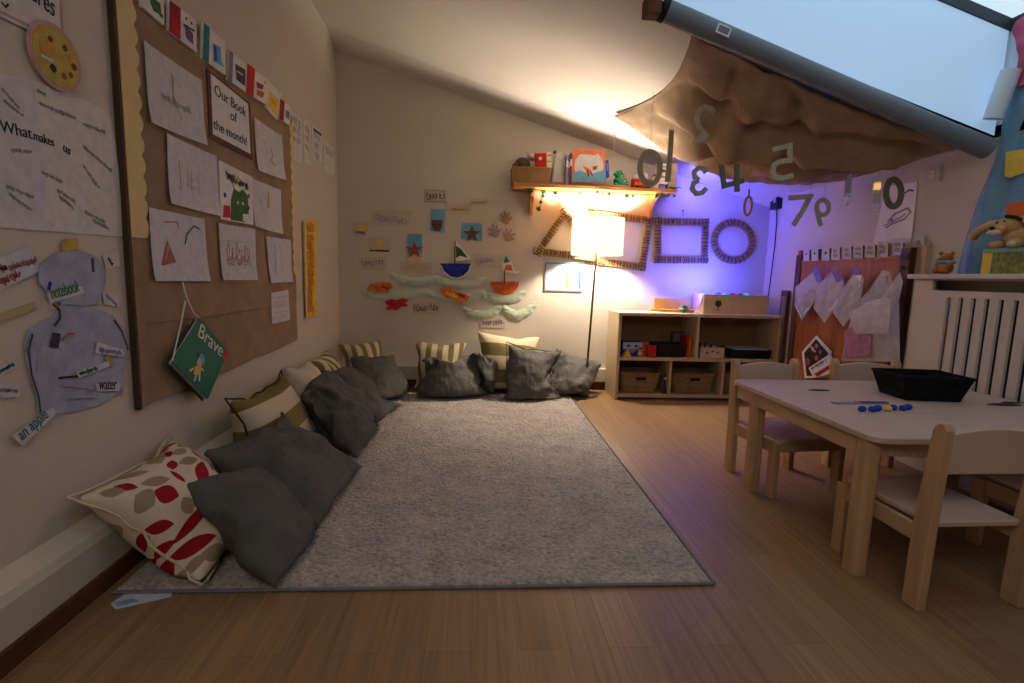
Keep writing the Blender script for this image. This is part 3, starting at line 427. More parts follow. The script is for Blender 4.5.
 'grey7': [[-404,4,9,-1,-9,-9,-7,-8,-9,-7,-7,-8,-7,-7,-7,-7,-8,-8,-8,118,4,6,-1,-10,-8,-5,-7,-7,-4,-9,-8,-8,-7,-6,-7,-9,-10,-13,120,6,1,-4,-7,-6,-6,-6,-6,-5,-8,-8,-8,-7,-6,-7,-8,-10,-15,120,6,1,-5,-6,-5,-6,-6,-6,-6,-7,-8,-7,-8,-7,-7,-7,-9,-16,115,11,0,-6,-5,-5,-5,-6,-6,-7,-6,-7,-8,-8,-9,-6,-7,-9,-15,113,12,-1,-5,-4,-5,-5,-6,-6,-6,-8,-7,-8,-8,-10,-8,-6,-7,-15,110,14,0,-4,-5,-4,-5,-6,-7,-7,-7,-9,-7,-8,-9,-8,-8,-7,-16,110,15,-1,-3,-5,-3,-5,-6,-7,-6,-8,-9,-7,-7,-9,-8,-8,-9,-16,109,15,-1,-2,-4,-3,-5,-6,-7,-6,-8,-8,-7,-8,-8,-9,-8,-10,-16,107,16,0,-1,-3,-4,-6,-5,-6,-7,-9,-6,-8,-8,-9,-7,-8,-10,-15,104,17,0,0,-3,-5,-5,-7,-6,-8,-8,-5,-7,-8,-9,-8,-8,-10,-14,102,17,1,-1,-3,-2,-5,-8,-8,-7,-8,-8,-6,-6,-8,-8,-8,-11,-14,102,18,1,-2,-3,-3,-5,-8,-8,-6,-8,-11,-7,-4,-6,-8,-9,-10,-15,102,18,1,-4,-3,-3,-4,-9,-6,-8,-7,-12,-7,-3,-9,-7,-6,-10,-17,102,17,3,-2,-3,-5,-4,-8,-9,-6,-7,-12,-8,-3,-8,-8,-6,-9,-16,98,14,-4,6,2,-4,-5,-8,-9,-8,-8,-11,-11,-1,-7,-9,-4,-8,-14,92,11,-6,5,6,-6,-6,-5,-8,-6,-9,-12,-10,-1,-6,-8,-6,-5,-11,81,12,-5,8,1,-6,-10,-5,-3,-5,-8,-12,-8,-3,-5,-7,-3,-4,-9,70,8,-5,1,-3,-2,-3,-5,-4,-6,-6,-7,-6,-6,-4,-3,-3,-3,-4,-45,-6,-4,-6,-9,-5,-10,-7,-6,-7,-9,-11,-7,-6,-5,-6,-5,115,-7,-5,-8,-10,-10,-8,-5,-4,-8,-10,-9,-6,-4,-4,-5,-4,110,-7,-9,-5,-9,-10,-8,-8,-4,-6,-9,-8,-5,-5,-5,-1,-1,106,-9,-10,-9,-1,-11,-9,-9,-5,-8,-7,-6,-6,-5,-3,1,1,104,-9,-10,-11,-7,-5,-10,-9,-6,-8,-8,-5,-6,-5,-2,2,4,102,-8,-11,-11,-10,-6,-7,-9,-9,-5,-8,-6,-4,-4,-1,-1,4,101,-8,-10,-10,-9,-8,-7,-9,-8,-8,-5,-5,-4,-1,-3,-1,0,101,-7,-8,-9,-9,-9,-9,-8,-7,-7,-7,-4,-2,-2,-1,-2,-2,100,-9,-7,-6,-9,-10,-8,-9,-6,-8,-5,-4,-4,1,-1,-4,-3,100,-8,-7,-10,-4,-10,-8,-9,-8,-6,-6,-3,-4,-3,2,-3,-3,99,-8,-11,-7,-4,-7,-9,-9,-7,-6,-7,-5,-3,-3,1,-2,-4,100,-10,-10,-5,-6,-6,-8,-8,-6,-6,-8,-6,-3,-3,-2,-1,-3,99,-9,-10,-6,-3,-7,-8,-7,-5,-7,-7,-7,-4,-4,-1,-2,-3,97,-11,-9,-9,0,-8,-4,-4,-6,-7,-7,-5,-5,-5,-3,-1,-2,90,-11,-8,-4,-2,-4,-4,-5,-5,-7,-7,-6,-5,-4,-4,-2,-2,86,-9,-6,-2,-3,-5,-3,-5,-6,-6,-7,-7,-4,-4,-5,-3,-1,81,-6,-1,-4,-4,-3,-4,-5,-6,-7,-7,-6,-5,-4,-4,-3,-1],
  [1897,6,10,5,1,2,4,8,8,8,6,8,8,7,7,6,7,8,6,-116,-1,9,7,-2,4,8,7,7,10,6,9,10,8,8,5,7,10,12,-120,-6,2,7,6,11,6,8,5,6,8,10,9,8,6,7,10,11,13,-120,-10,-1,8,11,7,5,10,8,6,7,8,8,8,8,9,9,11,14,-121,-13,3,9,10,5,5,8,9,5,7,10,8,9,10,8,9,10,16,-122,-12,4,8,6,6,6,9,6,6,8,8,9,11,11,10,9,9,15,-120,-13,4,6,6,5,5,8,8,8,9,9,8,10,11,9,10,10,16,-119,-13,3,5,5,5,6,8,8,7,10,9,9,9,10,10,10,10,18,-119,-13,2,4,6,5,5,8,7,7,10,9,9,10,10,10,10,10,18,-117,-13,2,3,4,6,7,6,7,8,9,8,10,9,11,10,9,10,18,-117,-12,2,3,4,6,6,8,7,9,8,8,8,10,11,9,9,10,16,-113,-12,2,3,5,3,6,9,8,8,8,9,8,9,10,8,10,11,13,-109,-12,0,4,4,5,6,8,9,7,9,10,8,8,9,9,9,11,15,-110,-12,0,4,5,5,6,8,8,8,8,9,10,8,8,9,10,10,16,-109,-12,-2,3,5,6,6,8,8,8,9,9,9,8,9,9,9,10,16,-108,-9,-4,2,3,6,7,8,9,8,9,9,9,8,9,9,10,9,14,-105,-9,-5,1,5,4,7,8,8,10,9,9,10,8,8,10,9,9,13,-112,1,-6,-3,8,6,4,7,10,10,10,10,10,9,8,8,9,8,12,-112,2,-3,-13,0,14,12,11,10,10,11,12,11,8,8,6,6,7,8,-247,8,10,8,5,7,6,8,7,8,8,7,7,5,6,6,7,-104,7,8,10,7,7,8,7,8,7,8,8,6,5,5,6,5,-105,8,8,9,8,8,8,8,8,8,7,7,7,6,5,3,3,-104,9,11,8,8,8,8,8,8,8,7,7,7,7,4,2,1,-104,11,10,8,9,9,8,8,8,8,8,7,7,7,4,1,-1,-104,11,10,10,8,9,9,8,9,8,8,6,7,5,5,2,-1,-106,10,11,10,9,9,9,9,9,9,7,6,5,3,6,2,2,-107,9,10,10,11,9,10,8,9,8,8,6,3,3,4,5,3,-107,8,10,10,11,10,9,9,8,9,7,4,6,0,3,6,6,-109,9,9,10,10,8,12,10,9,8,7,5,5,3,1,5,6,-111,9,7,10,9,11,11,12,8,8,7,8,4,5,1,4,6,-112,7,6,10,11,11,11,10,7,8,9,9,4,5,4,3,5,-112,4,4,11,13,11,12,8,5,11,10,8,6,5,3,5,5,-113,4,5,3,12,9,14,12,6,9,9,9,6,8,6,2,5,-112,5,3,-5,12,13,12,14,8,6,11,10,9,5,7,3,5,-112,6,-6,-2,12,13,13,13,7,8,13,10,9,6,8,5,4,-109,1,-12,2,11,13,12,11,9,10,13,11,8,8,7,6,5],
  [18,10,1,3,9,12,12,9,9,9,10,10,10,10,10,11,10,9,10,-165,15,8,7,10,10,11,10,10,10,10,7,7,10,10,11,8,6,2,-161,15,13,9,9,5,11,10,12,12,10,6,8,9,11,10,5,3,3,-160,17,13,9,6,10,12,9,10,11,11,8,8,10,9,7,7,3,1,-153,8,14,7,8,13,13,10,9,12,11,8,8,6,7,10,6,5,-2,-157,12,14,8,11,13,12,10,11,11,10,9,8,6,2,7,7,6,-1,-157,11,14,11,11,14,13,10,11,9,9,8,9,7,4,5,4,4,-1,-153,8,15,12,13,13,13,10,10,11,8,7,9,8,5,4,3,1,-1,-151,8,15,14,12,14,12,11,10,12,7,8,9,6,6,3,2,-1,0,-144,2,16,15,14,12,11,12,10,10,8,9,8,7,3,6,1,2,-3,-148,6,16,16,14,12,12,9,11,8,9,10,9,7,2,5,6,3,-10,-145,6,16,15,14,15,12,8,9,9,9,5,11,8,6,8,5,-1,-15,-139,5,16,14,14,15,12,8,8,11,8,3,8,12,8,7,5,-2,-15,-135,3,14,14,14,14,12,7,11,8,9,2,7,12,7,8,7,-3,-8,-140,3,15,13,14,13,13,8,8,10,8,3,6,11,7,7,9,1,-7,-138,-2,14,13,14,13,12,10,7,8,8,3,5,10,8,6,10,6,-4,-146,5,10,12,12,11,11,10,9,9,6,2,5,11,9,7,9,9,0,-143,3,5,10,9,11,10,8,8,10,6,3,6,11,10,8,11,11,5,-144,-3,12,3,8,0,7,8,9,9,7,6,7,10,12,13,13,13,11,-145,-3,5,6,9,9,8,10,10,11,7,7,11,12,12,11,12,-140,-1,5,5,5,6,9,10,12,9,7,8,12,13,13,12,12,-135,-1,-2,5,6,6,8,9,11,10,8,9,12,11,13,15,14,-134,-5,0,3,10,3,7,7,11,10,9,10,11,12,13,16,15,-135,0,0,-2,6,9,4,7,10,9,10,11,11,11,13,17,16,-130,-2,0,-1,0,9,6,7,7,11,10,11,12,12,13,16,16,-127,-1,-1,0,-2,6,7,7,8,9,10,12,13,13,13,14,16,-124,0,-4,0,0,5,4,8,9,10,9,12,14,13,14,13,14,-121,1,2,-6,-1,3,6,6,11,8,11,13,12,13,15,14,13,-124,1,4,0,-2,6,1,4,9,10,11,12,13,13,15,14,13,-120,-4,2,-2,7,5,1,2,10,10,10,11,13,13,15,14,13,-119,3,-2,-2,-2,6,2,7,11,10,9,9,14,13,14,14,12,-118,4,-8,-1,1,5,4,9,13,7,9,10,12,12,15,13,12,-114,-5,-3,8,3,4,3,5,11,9,9,9,12,11,12,14,14,-122,-3,6,11,2,2,5,3,9,11,8,8,10,13,10,14,14,-125,2,5,11,1,5,4,5,10,9,6,8,11,12,10,13,15,-127,6,4,8,6,0,6,8,10,8,5,7,11,12,11,13,15]],
 'grey6': [[-306,-12,-11,-13,-15,-14,-13,-10,-10,-11,-12,-10,-12,-14,-13,-12,-10,-11,-11,207,0,-9,-12,-13,-14,-11,-10,-10,-12,-10,-9,-12,-14,-11,-12,-12,-12,-15,196,11,-11,-13,-13,-11,-11,-13,-8,-11,-10,-10,-12,-12,-9,-12,-14,-14,-16,195,11,-10,-13,-14,-12,-11,-14,-6,-9,-9,-12,-11,-8,-11,-14,-15,-14,-15,190,13,-9,-13,-14,-13,-13,-13,-9,-1,-13,-12,-9,-8,-13,-15,-12,-12,-16,186,13,-9,-11,-13,-12,-11,-13,-13,-6,-6,-11,-9,-12,-15,-14,-14,-14,-15,187,13,-11,-7,-9,-12,-12,-11,-14,-5,-7,-14,-14,-10,-15,-14,-15,-8,-17,185,12,-12,-6,-11,-12,-11,-7,-12,-4,-11,-15,-15,-11,-16,-15,-14,-6,-17,186,12,-12,-9,-12,-14,-7,-2,-8,-9,-13,-16,-16,-12,-15,-15,-13,-6,-16,187,11,-11,-13,-14,-10,-10,-1,-5,-11,-11,-17,-14,-15,-15,-12,-11,-9,-17,188,11,-13,-14,-15,-12,-5,-7,-3,-5,-14,-17,-15,-16,-13,-7,-12,-13,-18,188,13,-13,-15,-14,-15,-7,-7,-2,-6,-11,-15,-17,-16,-10,-9,-13,-14,-18,188,14,-13,-14,-15,-13,-5,-7,-6,-12,-9,-10,-16,-16,-10,-13,-13,-13,-18,195,8,-14,-13,-15,-10,-9,-5,-10,-10,-11,-9,-12,-16,-14,-14,-13,-11,-17,200,4,-14,-14,-15,-15,-9,-4,-8,-14,-8,-9,-9,-14,-15,-13,-13,-14,-18,205,1,-15,-13,-15,-16,-11,-5,-9,-11,-13,-10,-7,-9,-13,-15,-12,-15,-20,212,-2,-16,-14,-15,-15,-13,-7,-8,-12,-9,-13,-10,-6,-14,-14,-12,-15,-19,219,-7,-15,-15,-16,-15,-15,-10,-7,-11,-11,-10,-9,-10,-15,-13,-9,-14,-19,228,-14,-15,-17,-16,-15,-15,-13,-11,-12,-13,-12,-9,-10,-10,-10,-9,-13,-16,159,-10,-12,-14,-13,-13,-13,-12,-12,-10,-10,-11,-14,-12,-10,-10,-7,182,-11,-13,-14,-13,-12,-14,-13,-11,-11,-11,-11,-12,-10,-11,-9,1,179,-13,-15,-15,-15,-13,-13,-13,-9,-13,-13,-11,-11,-10,-10,3,3,172,-15,-15,-16,-16,-15,-15,-13,-8,-13,-12,-11,-12,-9,1,5,4,160,-14,-15,-15,-16,-15,-15,-15,-12,-11,-10,-11,-9,-3,1,7,2,152,-14,-14,-15,-16,-15,-16,-14,-12,-10,-11,-7,-2,-3,-2,1,-4,156,-14,-14,-15,-16,-15,-15,-15,-11,-11,-9,-2,0,-9,1,0,-5,153,-14,-15,-15,-15,-16,-16,-12,-9,-10,-10,-2,2,-7,-6,-4,-4,155,-14,-14,-15,-16,-16,-15,-16,-11,-6,-7,3,-1,-7,-5,-4,-8,156,-15,-15,-15,-15,-16,-16,-13,-11,-11,0,-3,-2,1,-7,-8,-7,154,-13,-15,-16,-15,-15,-15,-15,-12,-8,-3,0,-2,-1,-7,-8,-9,156,-14,-14,-15,-15,-15,-15,-14,-12,-10,-1,0,-3,-3,-8,-8,-10,161,-14,-13,-15,-16,-15,-15,-15,-13,-11,-1,-5,-1,-3,-6,-9,-9,167,-15,-14,-15,-16,-16,-14,-14,-14,-11,-10,-5,-1,-1,-7,-8,-10,176,-15,-15,-16,-15,-15,-14,-13,-14,-14,-12,-8,-7,0,-7,-3,-10,183,-15,-16,-14,-15,-15,-14,-13,-15,-12,-12,-11,-10,-7,-3,-2,-10,190,-15,-16,-15,-15,-15,-15,-13,-13,-13,-11,-10,-10,-10,-7,-3,-10],
  [1604,3,-4,1,4,3,3,4,4,4,3,4,4,4,3,5,4,6,8,-50,-11,5,3,6,7,2,3,1,4,4,2,5,7,-4,5,4,9,7,-54,-6,5,6,5,5,2,3,1,4,3,3,6,3,-3,4,7,7,9,-54,-2,4,5,6,4,3,3,1,2,2,5,3,-2,0,5,5,7,12,-48,-2,4,4,5,5,3,3,1,-1,4,5,1,-2,2,4,3,1,11,-36,-1,3,2,5,2,1,5,5,-1,1,4,0,3,2,0,2,-1,8,-24,-2,3,1,2,1,3,5,6,-1,0,4,3,3,2,0,0,-2,-1,-12,-2,3,1,2,2,2,4,6,-2,2,4,3,4,1,0,0,-3,-1,-10,-3,2,3,1,1,3,3,3,2,3,3,3,4,1,-1,1,-3,0,-11,-3,2,3,-1,3,3,3,3,3,2,3,3,0,2,1,0,0,-1,-10,-3,1,1,1,2,4,3,3,3,3,2,3,1,1,0,0,0,1,-11,-3,1,0,2,2,3,4,3,3,4,2,2,1,1,0,0,1,0,-10,-3,0,1,0,4,2,3,4,1,4,3,3,2,1,0,0,1,0,-13,0,0,0,0,4,1,4,2,2,3,4,4,2,0,1,0,1,0,-14,1,0,1,0,-1,3,5,2,-2,6,4,4,1,3,1,0,1,0,-14,1,0,1,0,-1,2,4,1,1,1,3,5,5,3,2,1,0,0,-14,2,-1,0,0,0,1,2,3,-1,2,1,4,8,1,2,3,2,0,-13,1,-1,-1,-1,1,0,2,3,-1,1,-1,6,7,0,1,7,4,1,-14,0,0,1,1,2,1,1,-1,-1,-1,-3,-7,7,10,8,6,3,2,-271,0,2,1,4,3,3,3,4,4,5,3,1,4,5,3,6,-39,1,1,2,3,4,2,3,4,4,3,3,3,4,3,0,7,-37,2,3,3,2,4,2,3,4,3,2,3,4,4,2,-4,6,-30,3,3,3,2,3,2,3,5,2,3,3,2,5,-2,-4,-3,-15,3,3,3,2,3,2,2,3,4,3,3,2,2,-1,-6,-2,-11,3,4,2,2,3,2,3,3,3,2,1,-3,1,1,0,-2,-9,3,3,2,2,3,2,3,3,2,2,-2,-2,4,0,-1,-2,-6,2,2,3,3,2,3,2,2,1,3,-2,-2,2,2,-1,-1,-7,3,3,3,2,2,3,2,1,3,-1,-1,-1,2,1,-1,1,-7,3,3,3,2,2,3,2,1,2,-1,0,0,-1,1,1,1,-8,3,4,2,3,2,3,2,2,1,0,-1,0,0,0,1,1,-7,2,3,3,2,4,2,3,1,1,0,-1,0,0,1,0,1,-8,2,3,3,3,3,3,3,1,1,0,-2,1,1,0,0,1,-9,3,3,3,3,3,3,1,2,1,1,-1,1,1,-1,0,1,-10,3,4,2,4,1,2,1,2,3,1,1,-1,2,-1,0,1,-10,3,3,1,2,1,2,1,4,0,1,-1,4,3,0,1,1,-10,1,2,2,1,1,2,2,1,0,-1,-3,-1,9,7,1,1],
  [24,-5,8,8,7,8,9,12,14,11,11,12,11,8,8,11,12,11,10,-166,5,10,8,7,7,11,11,14,10,12,13,11,5,10,11,9,5,-2,-154,8,10,6,8,10,11,9,13,11,13,11,8,9,12,10,2,-4,-4,-148,17,12,7,6,8,11,7,14,14,13,9,9,13,11,-1,-5,-2,-6,-133,17,12,6,5,7,10,9,14,16,9,10,13,14,9,-4,-9,-8,-10,-121,18,13,10,5,11,11,8,8,15,14,9,13,11,3,-10,-1,2,-7,-134,16,12,14,12,10,10,10,6,14,15,7,7,11,3,-10,-5,10,5,-147,15,11,16,9,10,10,14,9,15,11,4,6,11,1,-7,0,11,5,-151,17,10,12,9,7,13,15,14,14,9,2,4,10,-1,-4,7,12,5,-153,18,11,7,3,12,11,16,16,12,11,1,5,1,0,10,9,10,2,-152,18,7,3,5,9,15,15,15,15,9,0,4,2,6,13,9,8,-2,-148,15,8,3,5,4,14,15,16,14,11,3,0,3,11,12,7,7,-3,-146,11,9,5,1,7,15,15,14,10,13,10,3,-1,12,9,7,7,-2,-152,15,8,7,-2,11,12,15,11,13,12,12,5,1,7,9,8,9,-3,-154,17,7,8,3,0,14,16,12,9,12,13,13,7,2,9,8,4,-5,-151,17,5,8,5,0,10,16,12,13,8,11,12,12,9,5,9,0,-7,-145,15,4,7,5,3,7,15,14,10,12,9,10,12,7,8,9,4,-8,-144,14,5,4,3,8,5,11,14,12,11,9,11,9,7,7,11,7,-5,-142,7,6,2,4,6,6,9,12,11,9,11,11,6,7,11,12,9,4,-136,-6,4,3,8,10,10,11,10,13,13,11,9,10,11,11,11,-141,0,-1,-2,8,9,9,9,12,11,12,11,11,11,10,9,10,-130,0,0,-1,-1,9,8,9,14,10,10,11,11,12,10,10,9,-124,0,1,-2,0,2,8,10,13,11,10,13,9,13,14,12,13,-125,-2,0,-1,3,-1,5,8,10,13,12,11,12,16,14,10,13,-124,0,0,0,-2,2,3,8,11,11,11,14,15,15,15,13,12,-129,2,-2,0,-1,1,3,6,12,12,12,16,16,12,15,15,15,-134,3,-1,-3,2,0,0,8,14,13,13,14,15,14,13,15,17,-133,-5,3,-3,0,0,3,6,12,14,13,16,16,14,16,15,16,-137,-2,-1,2,-2,1,0,8,12,10,17,16,16,16,16,14,15,-139,-2,2,0,2,-5,3,7,11,13,16,16,15,17,15,14,13,-140,2,0,3,-3,0,3,7,10,12,16,16,16,16,14,13,14,-137,1,0,-2,0,1,6,5,10,11,16,16,15,16,15,13,13,-132,-3,-1,-2,0,2,7,10,8,11,12,15,16,16,14,13,12,-133,0,-2,1,-1,6,9,10,8,8,10,14,14,16,14,15,9,-132,-2,1,2,6,7,8,9,7,11,9,12,11,12,16,16,8,-135,2,2,4,6,6,8,9,10,10,12,13,12,8,10,16,7]],
 'grey5': [[-302,-14,-11,-11,-13,-12,-10,-8,-5,-4,-11,-7,-10,-13,2,1,-7,-3,5,127,0,-10,-10,-11,-9,-10,-8,-9,-7,-14,-8,-8,-12,-5,4,-3,-15,-6,139,8,-11,-6,-10,-9,-10,-8,-12,-7,-13,-9,-9,-6,-6,-4,-13,-15,-8,144,16,-8,-3,-8,-10,-9,-10,-10,-12,-10,-10,-8,-11,-10,-9,-15,-12,-14,155,18,-7,-1,-7,-10,-9,-9,-11,-10,-11,-9,-10,-13,-14,-16,-14,-12,-8,153,20,-4,-3,-5,-7,-9,-8,-9,-12,-10,-12,-14,-16,-13,-14,-15,-11,-16,159,21,-1,-2,-6,-7,-8,-6,-11,-14,-14,-13,-11,-16,-17,-15,-13,-10,-14,158,20,3,-1,-5,-8,-8,-9,-13,-16,-13,-15,-11,-13,-16,-15,-11,-11,-20,165,17,7,-2,-6,-7,-8,-10,-13,-16,-16,-13,-10,-15,-17,-15,-14,-8,-20,172,18,-1,-7,-6,-6,-9,-8,-8,-14,-17,-14,-11,-15,-17,-14,-12,-11,-20,175,15,-8,-7,-4,-7,-7,-9,-8,-8,-17,-16,-13,-14,-15,-14,-10,-13,-19,179,7,-11,-3,1,-8,-10,-10,-9,-5,-14,-17,-16,-12,-12,-14,-14,-14,-19,184,-2,-10,-2,1,-3,-8,-11,-12,-9,-9,-16,-14,-12,-13,-17,-15,-14,-19,187,-6,-14,-7,1,4,-6,-10,-8,-10,-13,-16,-14,-11,-15,-16,-15,-13,-19,188,-11,-14,-10,2,0,2,-13,-8,-6,-13,-15,-14,-16,-9,-16,-15,-15,-21,190,-15,-12,-11,-1,8,-4,-12,-11,-6,-14,-13,-12,-13,-12,-12,-15,-17,-22,190,-14,-15,-9,1,8,-8,-13,-11,-9,-14,-10,-12,-11,-10,-12,-15,-17,-21,181,-2,-14,-5,0,-1,-9,-13,-13,-13,-14,-10,-10,-10,-11,-11,-13,-15,-18,168,5,-4,-2,-6,-12,-12,-12,-13,-12,-13,-13,-11,-11,-11,-11,-12,-13,-1,159,-11,-14,-13,-14,-10,0,-3,-11,-15,-12,-7,-5,-2,-1,-2,-3,120,-15,-13,-15,-13,-8,-1,-8,-10,-11,-12,-6,-4,-6,-8,-2,2,128,-13,-16,-16,-13,-5,-3,-10,-14,-11,-10,-5,-1,-11,-11,-5,3,142,-15,-15,-16,-16,-8,-3,-6,-9,-10,-10,-11,-10,-11,-6,-8,3,152,-15,-15,-17,-17,-14,-5,-7,-8,-10,-9,-11,-12,-4,-12,-2,10,147,-14,-15,-16,-17,-17,-13,-10,-8,-9,-9,-6,-7,-6,-5,-3,3,152,-14,-14,-16,-17,-16,-14,-14,-13,-9,-9,-7,-7,-5,-2,1,0,158,-15,-15,-15,-16,-16,-16,-14,-13,-10,-9,-6,-5,-3,-3,-2,0,161,-15,-16,-15,-17,-16,-16,-11,-13,-14,-10,-7,-4,-2,0,0,1,158,-15,-16,-15,-17,-16,-15,-13,-12,-14,-9,-4,-1,-1,-1,0,1,151,-16,-15,-15,-16,-16,-15,-13,-13,-13,-8,-2,-5,-6,-3,-1,2,159,-17,-15,-16,-15,-15,-15,-13,-14,-9,-11,-3,-2,-4,-7,-5,0,163,-17,-15,-16,-15,-14,-15,-12,-10,-13,-9,-6,-1,-6,-3,-7,-6,166,-17,-15,-13,-15,-13,-14,-11,-12,-12,-11,-6,-2,-8,-3,-7,-6,168,-16,-16,-14,-12,-13,-14,-12,-11,-13,-7,-6,-8,-5,-9,-5,-10,170,-10,-14,-14,-12,-15,-13,-12,-12,-11,-7,-10,-9,-6,-11,-4,-9,172,-13,-12,-9,-13,-12,-13,-14,-12,-10,-9,-9,-12,-10,-9,-10,-4],
  [1299,5,6,5,6,6,8,8,11,12,-6,9,1,4,-2,2,13,-6,-16,-48,-1,6,5,9,1,2,5,8,9,7,8,10,5,3,-4,-1,-5,-7,-42,-3,6,2,7,3,2,3,8,10,4,-2,3,12,12,-3,0,-1,-8,-39,-2,3,2,3,3,2,2,9,12,-3,-2,5,11,9,5,-2,-3,-7,-31,0,2,0,2,3,2,2,5,13,-5,-3,9,10,9,2,2,-3,-10,-24,1,2,1,1,1,2,1,3,9,-6,3,2,3,10,10,7,-2,-11,-20,1,1,1,2,1,1,0,3,2,1,1,1,0,1,5,6,8,-4,-14,2,0,1,1,2,1,1,2,1,1,1,1,1,0,2,1,-4,4,0,2,-1,1,2,1,1,2,1,1,1,1,1,0,0,1,0,-5,-2,10,0,1,1,1,2,0,2,2,1,1,2,0,0,0,0,-2,-3,-1,11,0,-1,0,2,2,1,2,1,2,2,1,1,-1,0,0,-3,-2,0,10,-1,-1,1,2,2,1,2,1,3,1,1,0,0,-1,-1,-1,-1,-1,10,-1,-2,2,2,2,1,2,2,2,2,-1,1,0,0,-2,-1,-1,0,10,-2,-5,0,4,4,2,1,3,2,2,-1,-1,2,-2,-1,0,0,0,10,-4,-5,-1,4,2,5,0,3,4,1,-1,0,-1,0,1,-1,0,0,10,-5,-5,-1,3,4,3,1,2,4,-1,0,1,0,0,1,0,0,1,7,-10,-1,1,3,4,3,0,2,3,-3,3,0,1,2,1,1,-1,2,-12,6,0,-3,4,8,2,1,1,1,-4,2,1,2,-1,4,2,1,3,-33,17,10,-3,3,3,1,1,1,3,1,2,0,0,0,1,0,2,2,-293,5,4,6,6,8,11,11,0,-6,-5,-1,1,3,13,15,-3,-52,1,3,4,7,8,9,6,7,-1,-7,0,2,-1,1,12,3,-36,0,1,1,6,9,10,3,2,3,-3,0,4,-4,-4,2,3,-17,1,1,1,2,8,9,6,2,1,-1,1,1,-7,3,-2,3,-12,1,1,1,2,3,8,6,3,0,1,-2,-1,0,-1,1,2,-8,2,0,2,1,2,2,2,5,-2,2,3,0,1,-2,1,0,-3,3,1,1,2,1,2,1,1,1,0,0,0,1,1,1,-3,5,2,1,2,1,2,2,1,1,1,0,0,0,0,1,-1,-2,6,3,1,1,2,2,2,0,1,1,1,0,0,0,0,-1,-3,8,1,2,0,3,2,2,1,1,1,0,-1,-3,-1,-1,0,-1,11,1,2,0,3,3,1,2,1,0,-1,-2,-1,-1,-2,0,0,10,2,1,0,4,3,2,1,2,-1,-1,-1,-2,-2,-1,0,0,10,1,-1,3,3,3,4,1,0,1,-2,-1,-2,-1,-2,0,0,10,1,-1,3,3,3,3,1,1,-1,0,-1,-2,-1,-1,-1,1,8,-3,2,4,3,3,2,1,1,0,-2,-1,0,-1,0,-1,1,2,-1,2,6,2,4,1,1,0,1,-2,0,0,0,0,0,1,-3,2,0,7,3,-1,2,2,-1,0,1,-1,3,1,-1,0,1],
  [18,8,12,11,10,10,12,12,11,12,1,-1,13,11,15,14,6,3,-2,-158,16,12,13,5,14,13,13,12,13,1,1,4,9,13,15,13,4,-14,-156,15,12,15,9,13,14,12,8,4,4,12,8,10,7,8,6,8,-12,-146,6,16,16,14,13,13,14,4,-3,13,12,2,3,9,9,5,1,-6,-143,9,16,18,15,12,15,14,8,-2,13,11,-2,-2,1,5,10,-1,12,-148,6,17,16,16,15,14,14,13,3,11,7,3,2,1,-1,-2,6,9,-156,11,19,17,16,14,15,15,11,10,8,6,9,6,1,-1,-1,0,-8,-152,16,19,17,17,14,14,14,10,5,10,7,11,11,2,1,0,0,-4,-164,19,16,17,16,15,15,13,9,5,7,10,13,5,1,2,5,8,-1,-174,17,15,14,16,16,14,14,15,8,5,7,13,6,4,2,8,9,-3,-180,17,13,12,17,15,14,14,15,15,2,5,10,7,8,7,10,6,-4,-183,18,8,15,17,14,14,13,14,16,10,3,7,10,12,7,6,4,-4,-181,17,2,17,17,17,14,13,11,13,14,6,9,12,9,5,3,5,-3,-180,18,2,11,18,17,14,11,15,13,11,6,10,12,4,7,6,7,-1,-181,14,1,12,17,17,15,11,13,15,11,9,9,8,12,5,7,5,-2,-177,8,3,11,15,15,15,11,13,14,10,10,11,11,11,12,6,-2,-1,-168,6,-1,6,15,14,14,11,12,14,8,13,12,12,14,11,8,2,-5,-162,4,-7,4,15,13,14,11,12,10,8,14,13,13,13,12,11,8,-6,-167,-2,0,5,7,11,12,12,11,10,11,12,12,13,13,13,12,11,16,-189,9,8,9,8,10,10,11,6,7,9,15,17,15,4,3,4,-143,-1,5,7,9,10,12,13,7,12,8,14,17,13,8,1,9,-141,-6,3,1,7,13,13,10,8,11,14,16,16,10,10,11,10,-151,0,0,-2,2,13,12,13,14,14,14,13,12,9,13,13,13,-150,0,-2,-1,-2,5,13,14,15,14,14,11,12,15,10,13,10,-140,-1,-4,2,-2,1,10,13,13,14,13,15,16,15,15,13,6,-144,3,-2,-1,1,0,10,8,12,14,14,16,15,16,16,15,16,-153,0,0,2,-2,2,7,9,12,14,13,16,17,16,16,17,16,-155,-1,2,-2,0,3,7,12,12,10,13,16,17,16,17,17,19,-158,3,-2,1,2,2,6,11,11,11,12,16,16,16,17,18,19,-156,-1,1,2,1,1,7,10,12,11,14,16,16,16,15,17,19,-153,-1,3,0,1,-1,9,10,10,14,13,16,17,16,15,15,17,-155,2,-3,0,5,6,3,11,14,11,14,16,17,15,16,15,16,-162,4,-4,5,4,8,4,13,12,13,12,16,17,14,16,14,15,-166,2,-1,3,10,9,7,11,12,11,15,16,15,16,13,14,13,-161,-1,-1,3,10,8,10,12,11,12,16,13,14,16,12,15,11,-156,-9,6,4,9,11,11,10,12,13,13,14,12,14,13,13,14]],
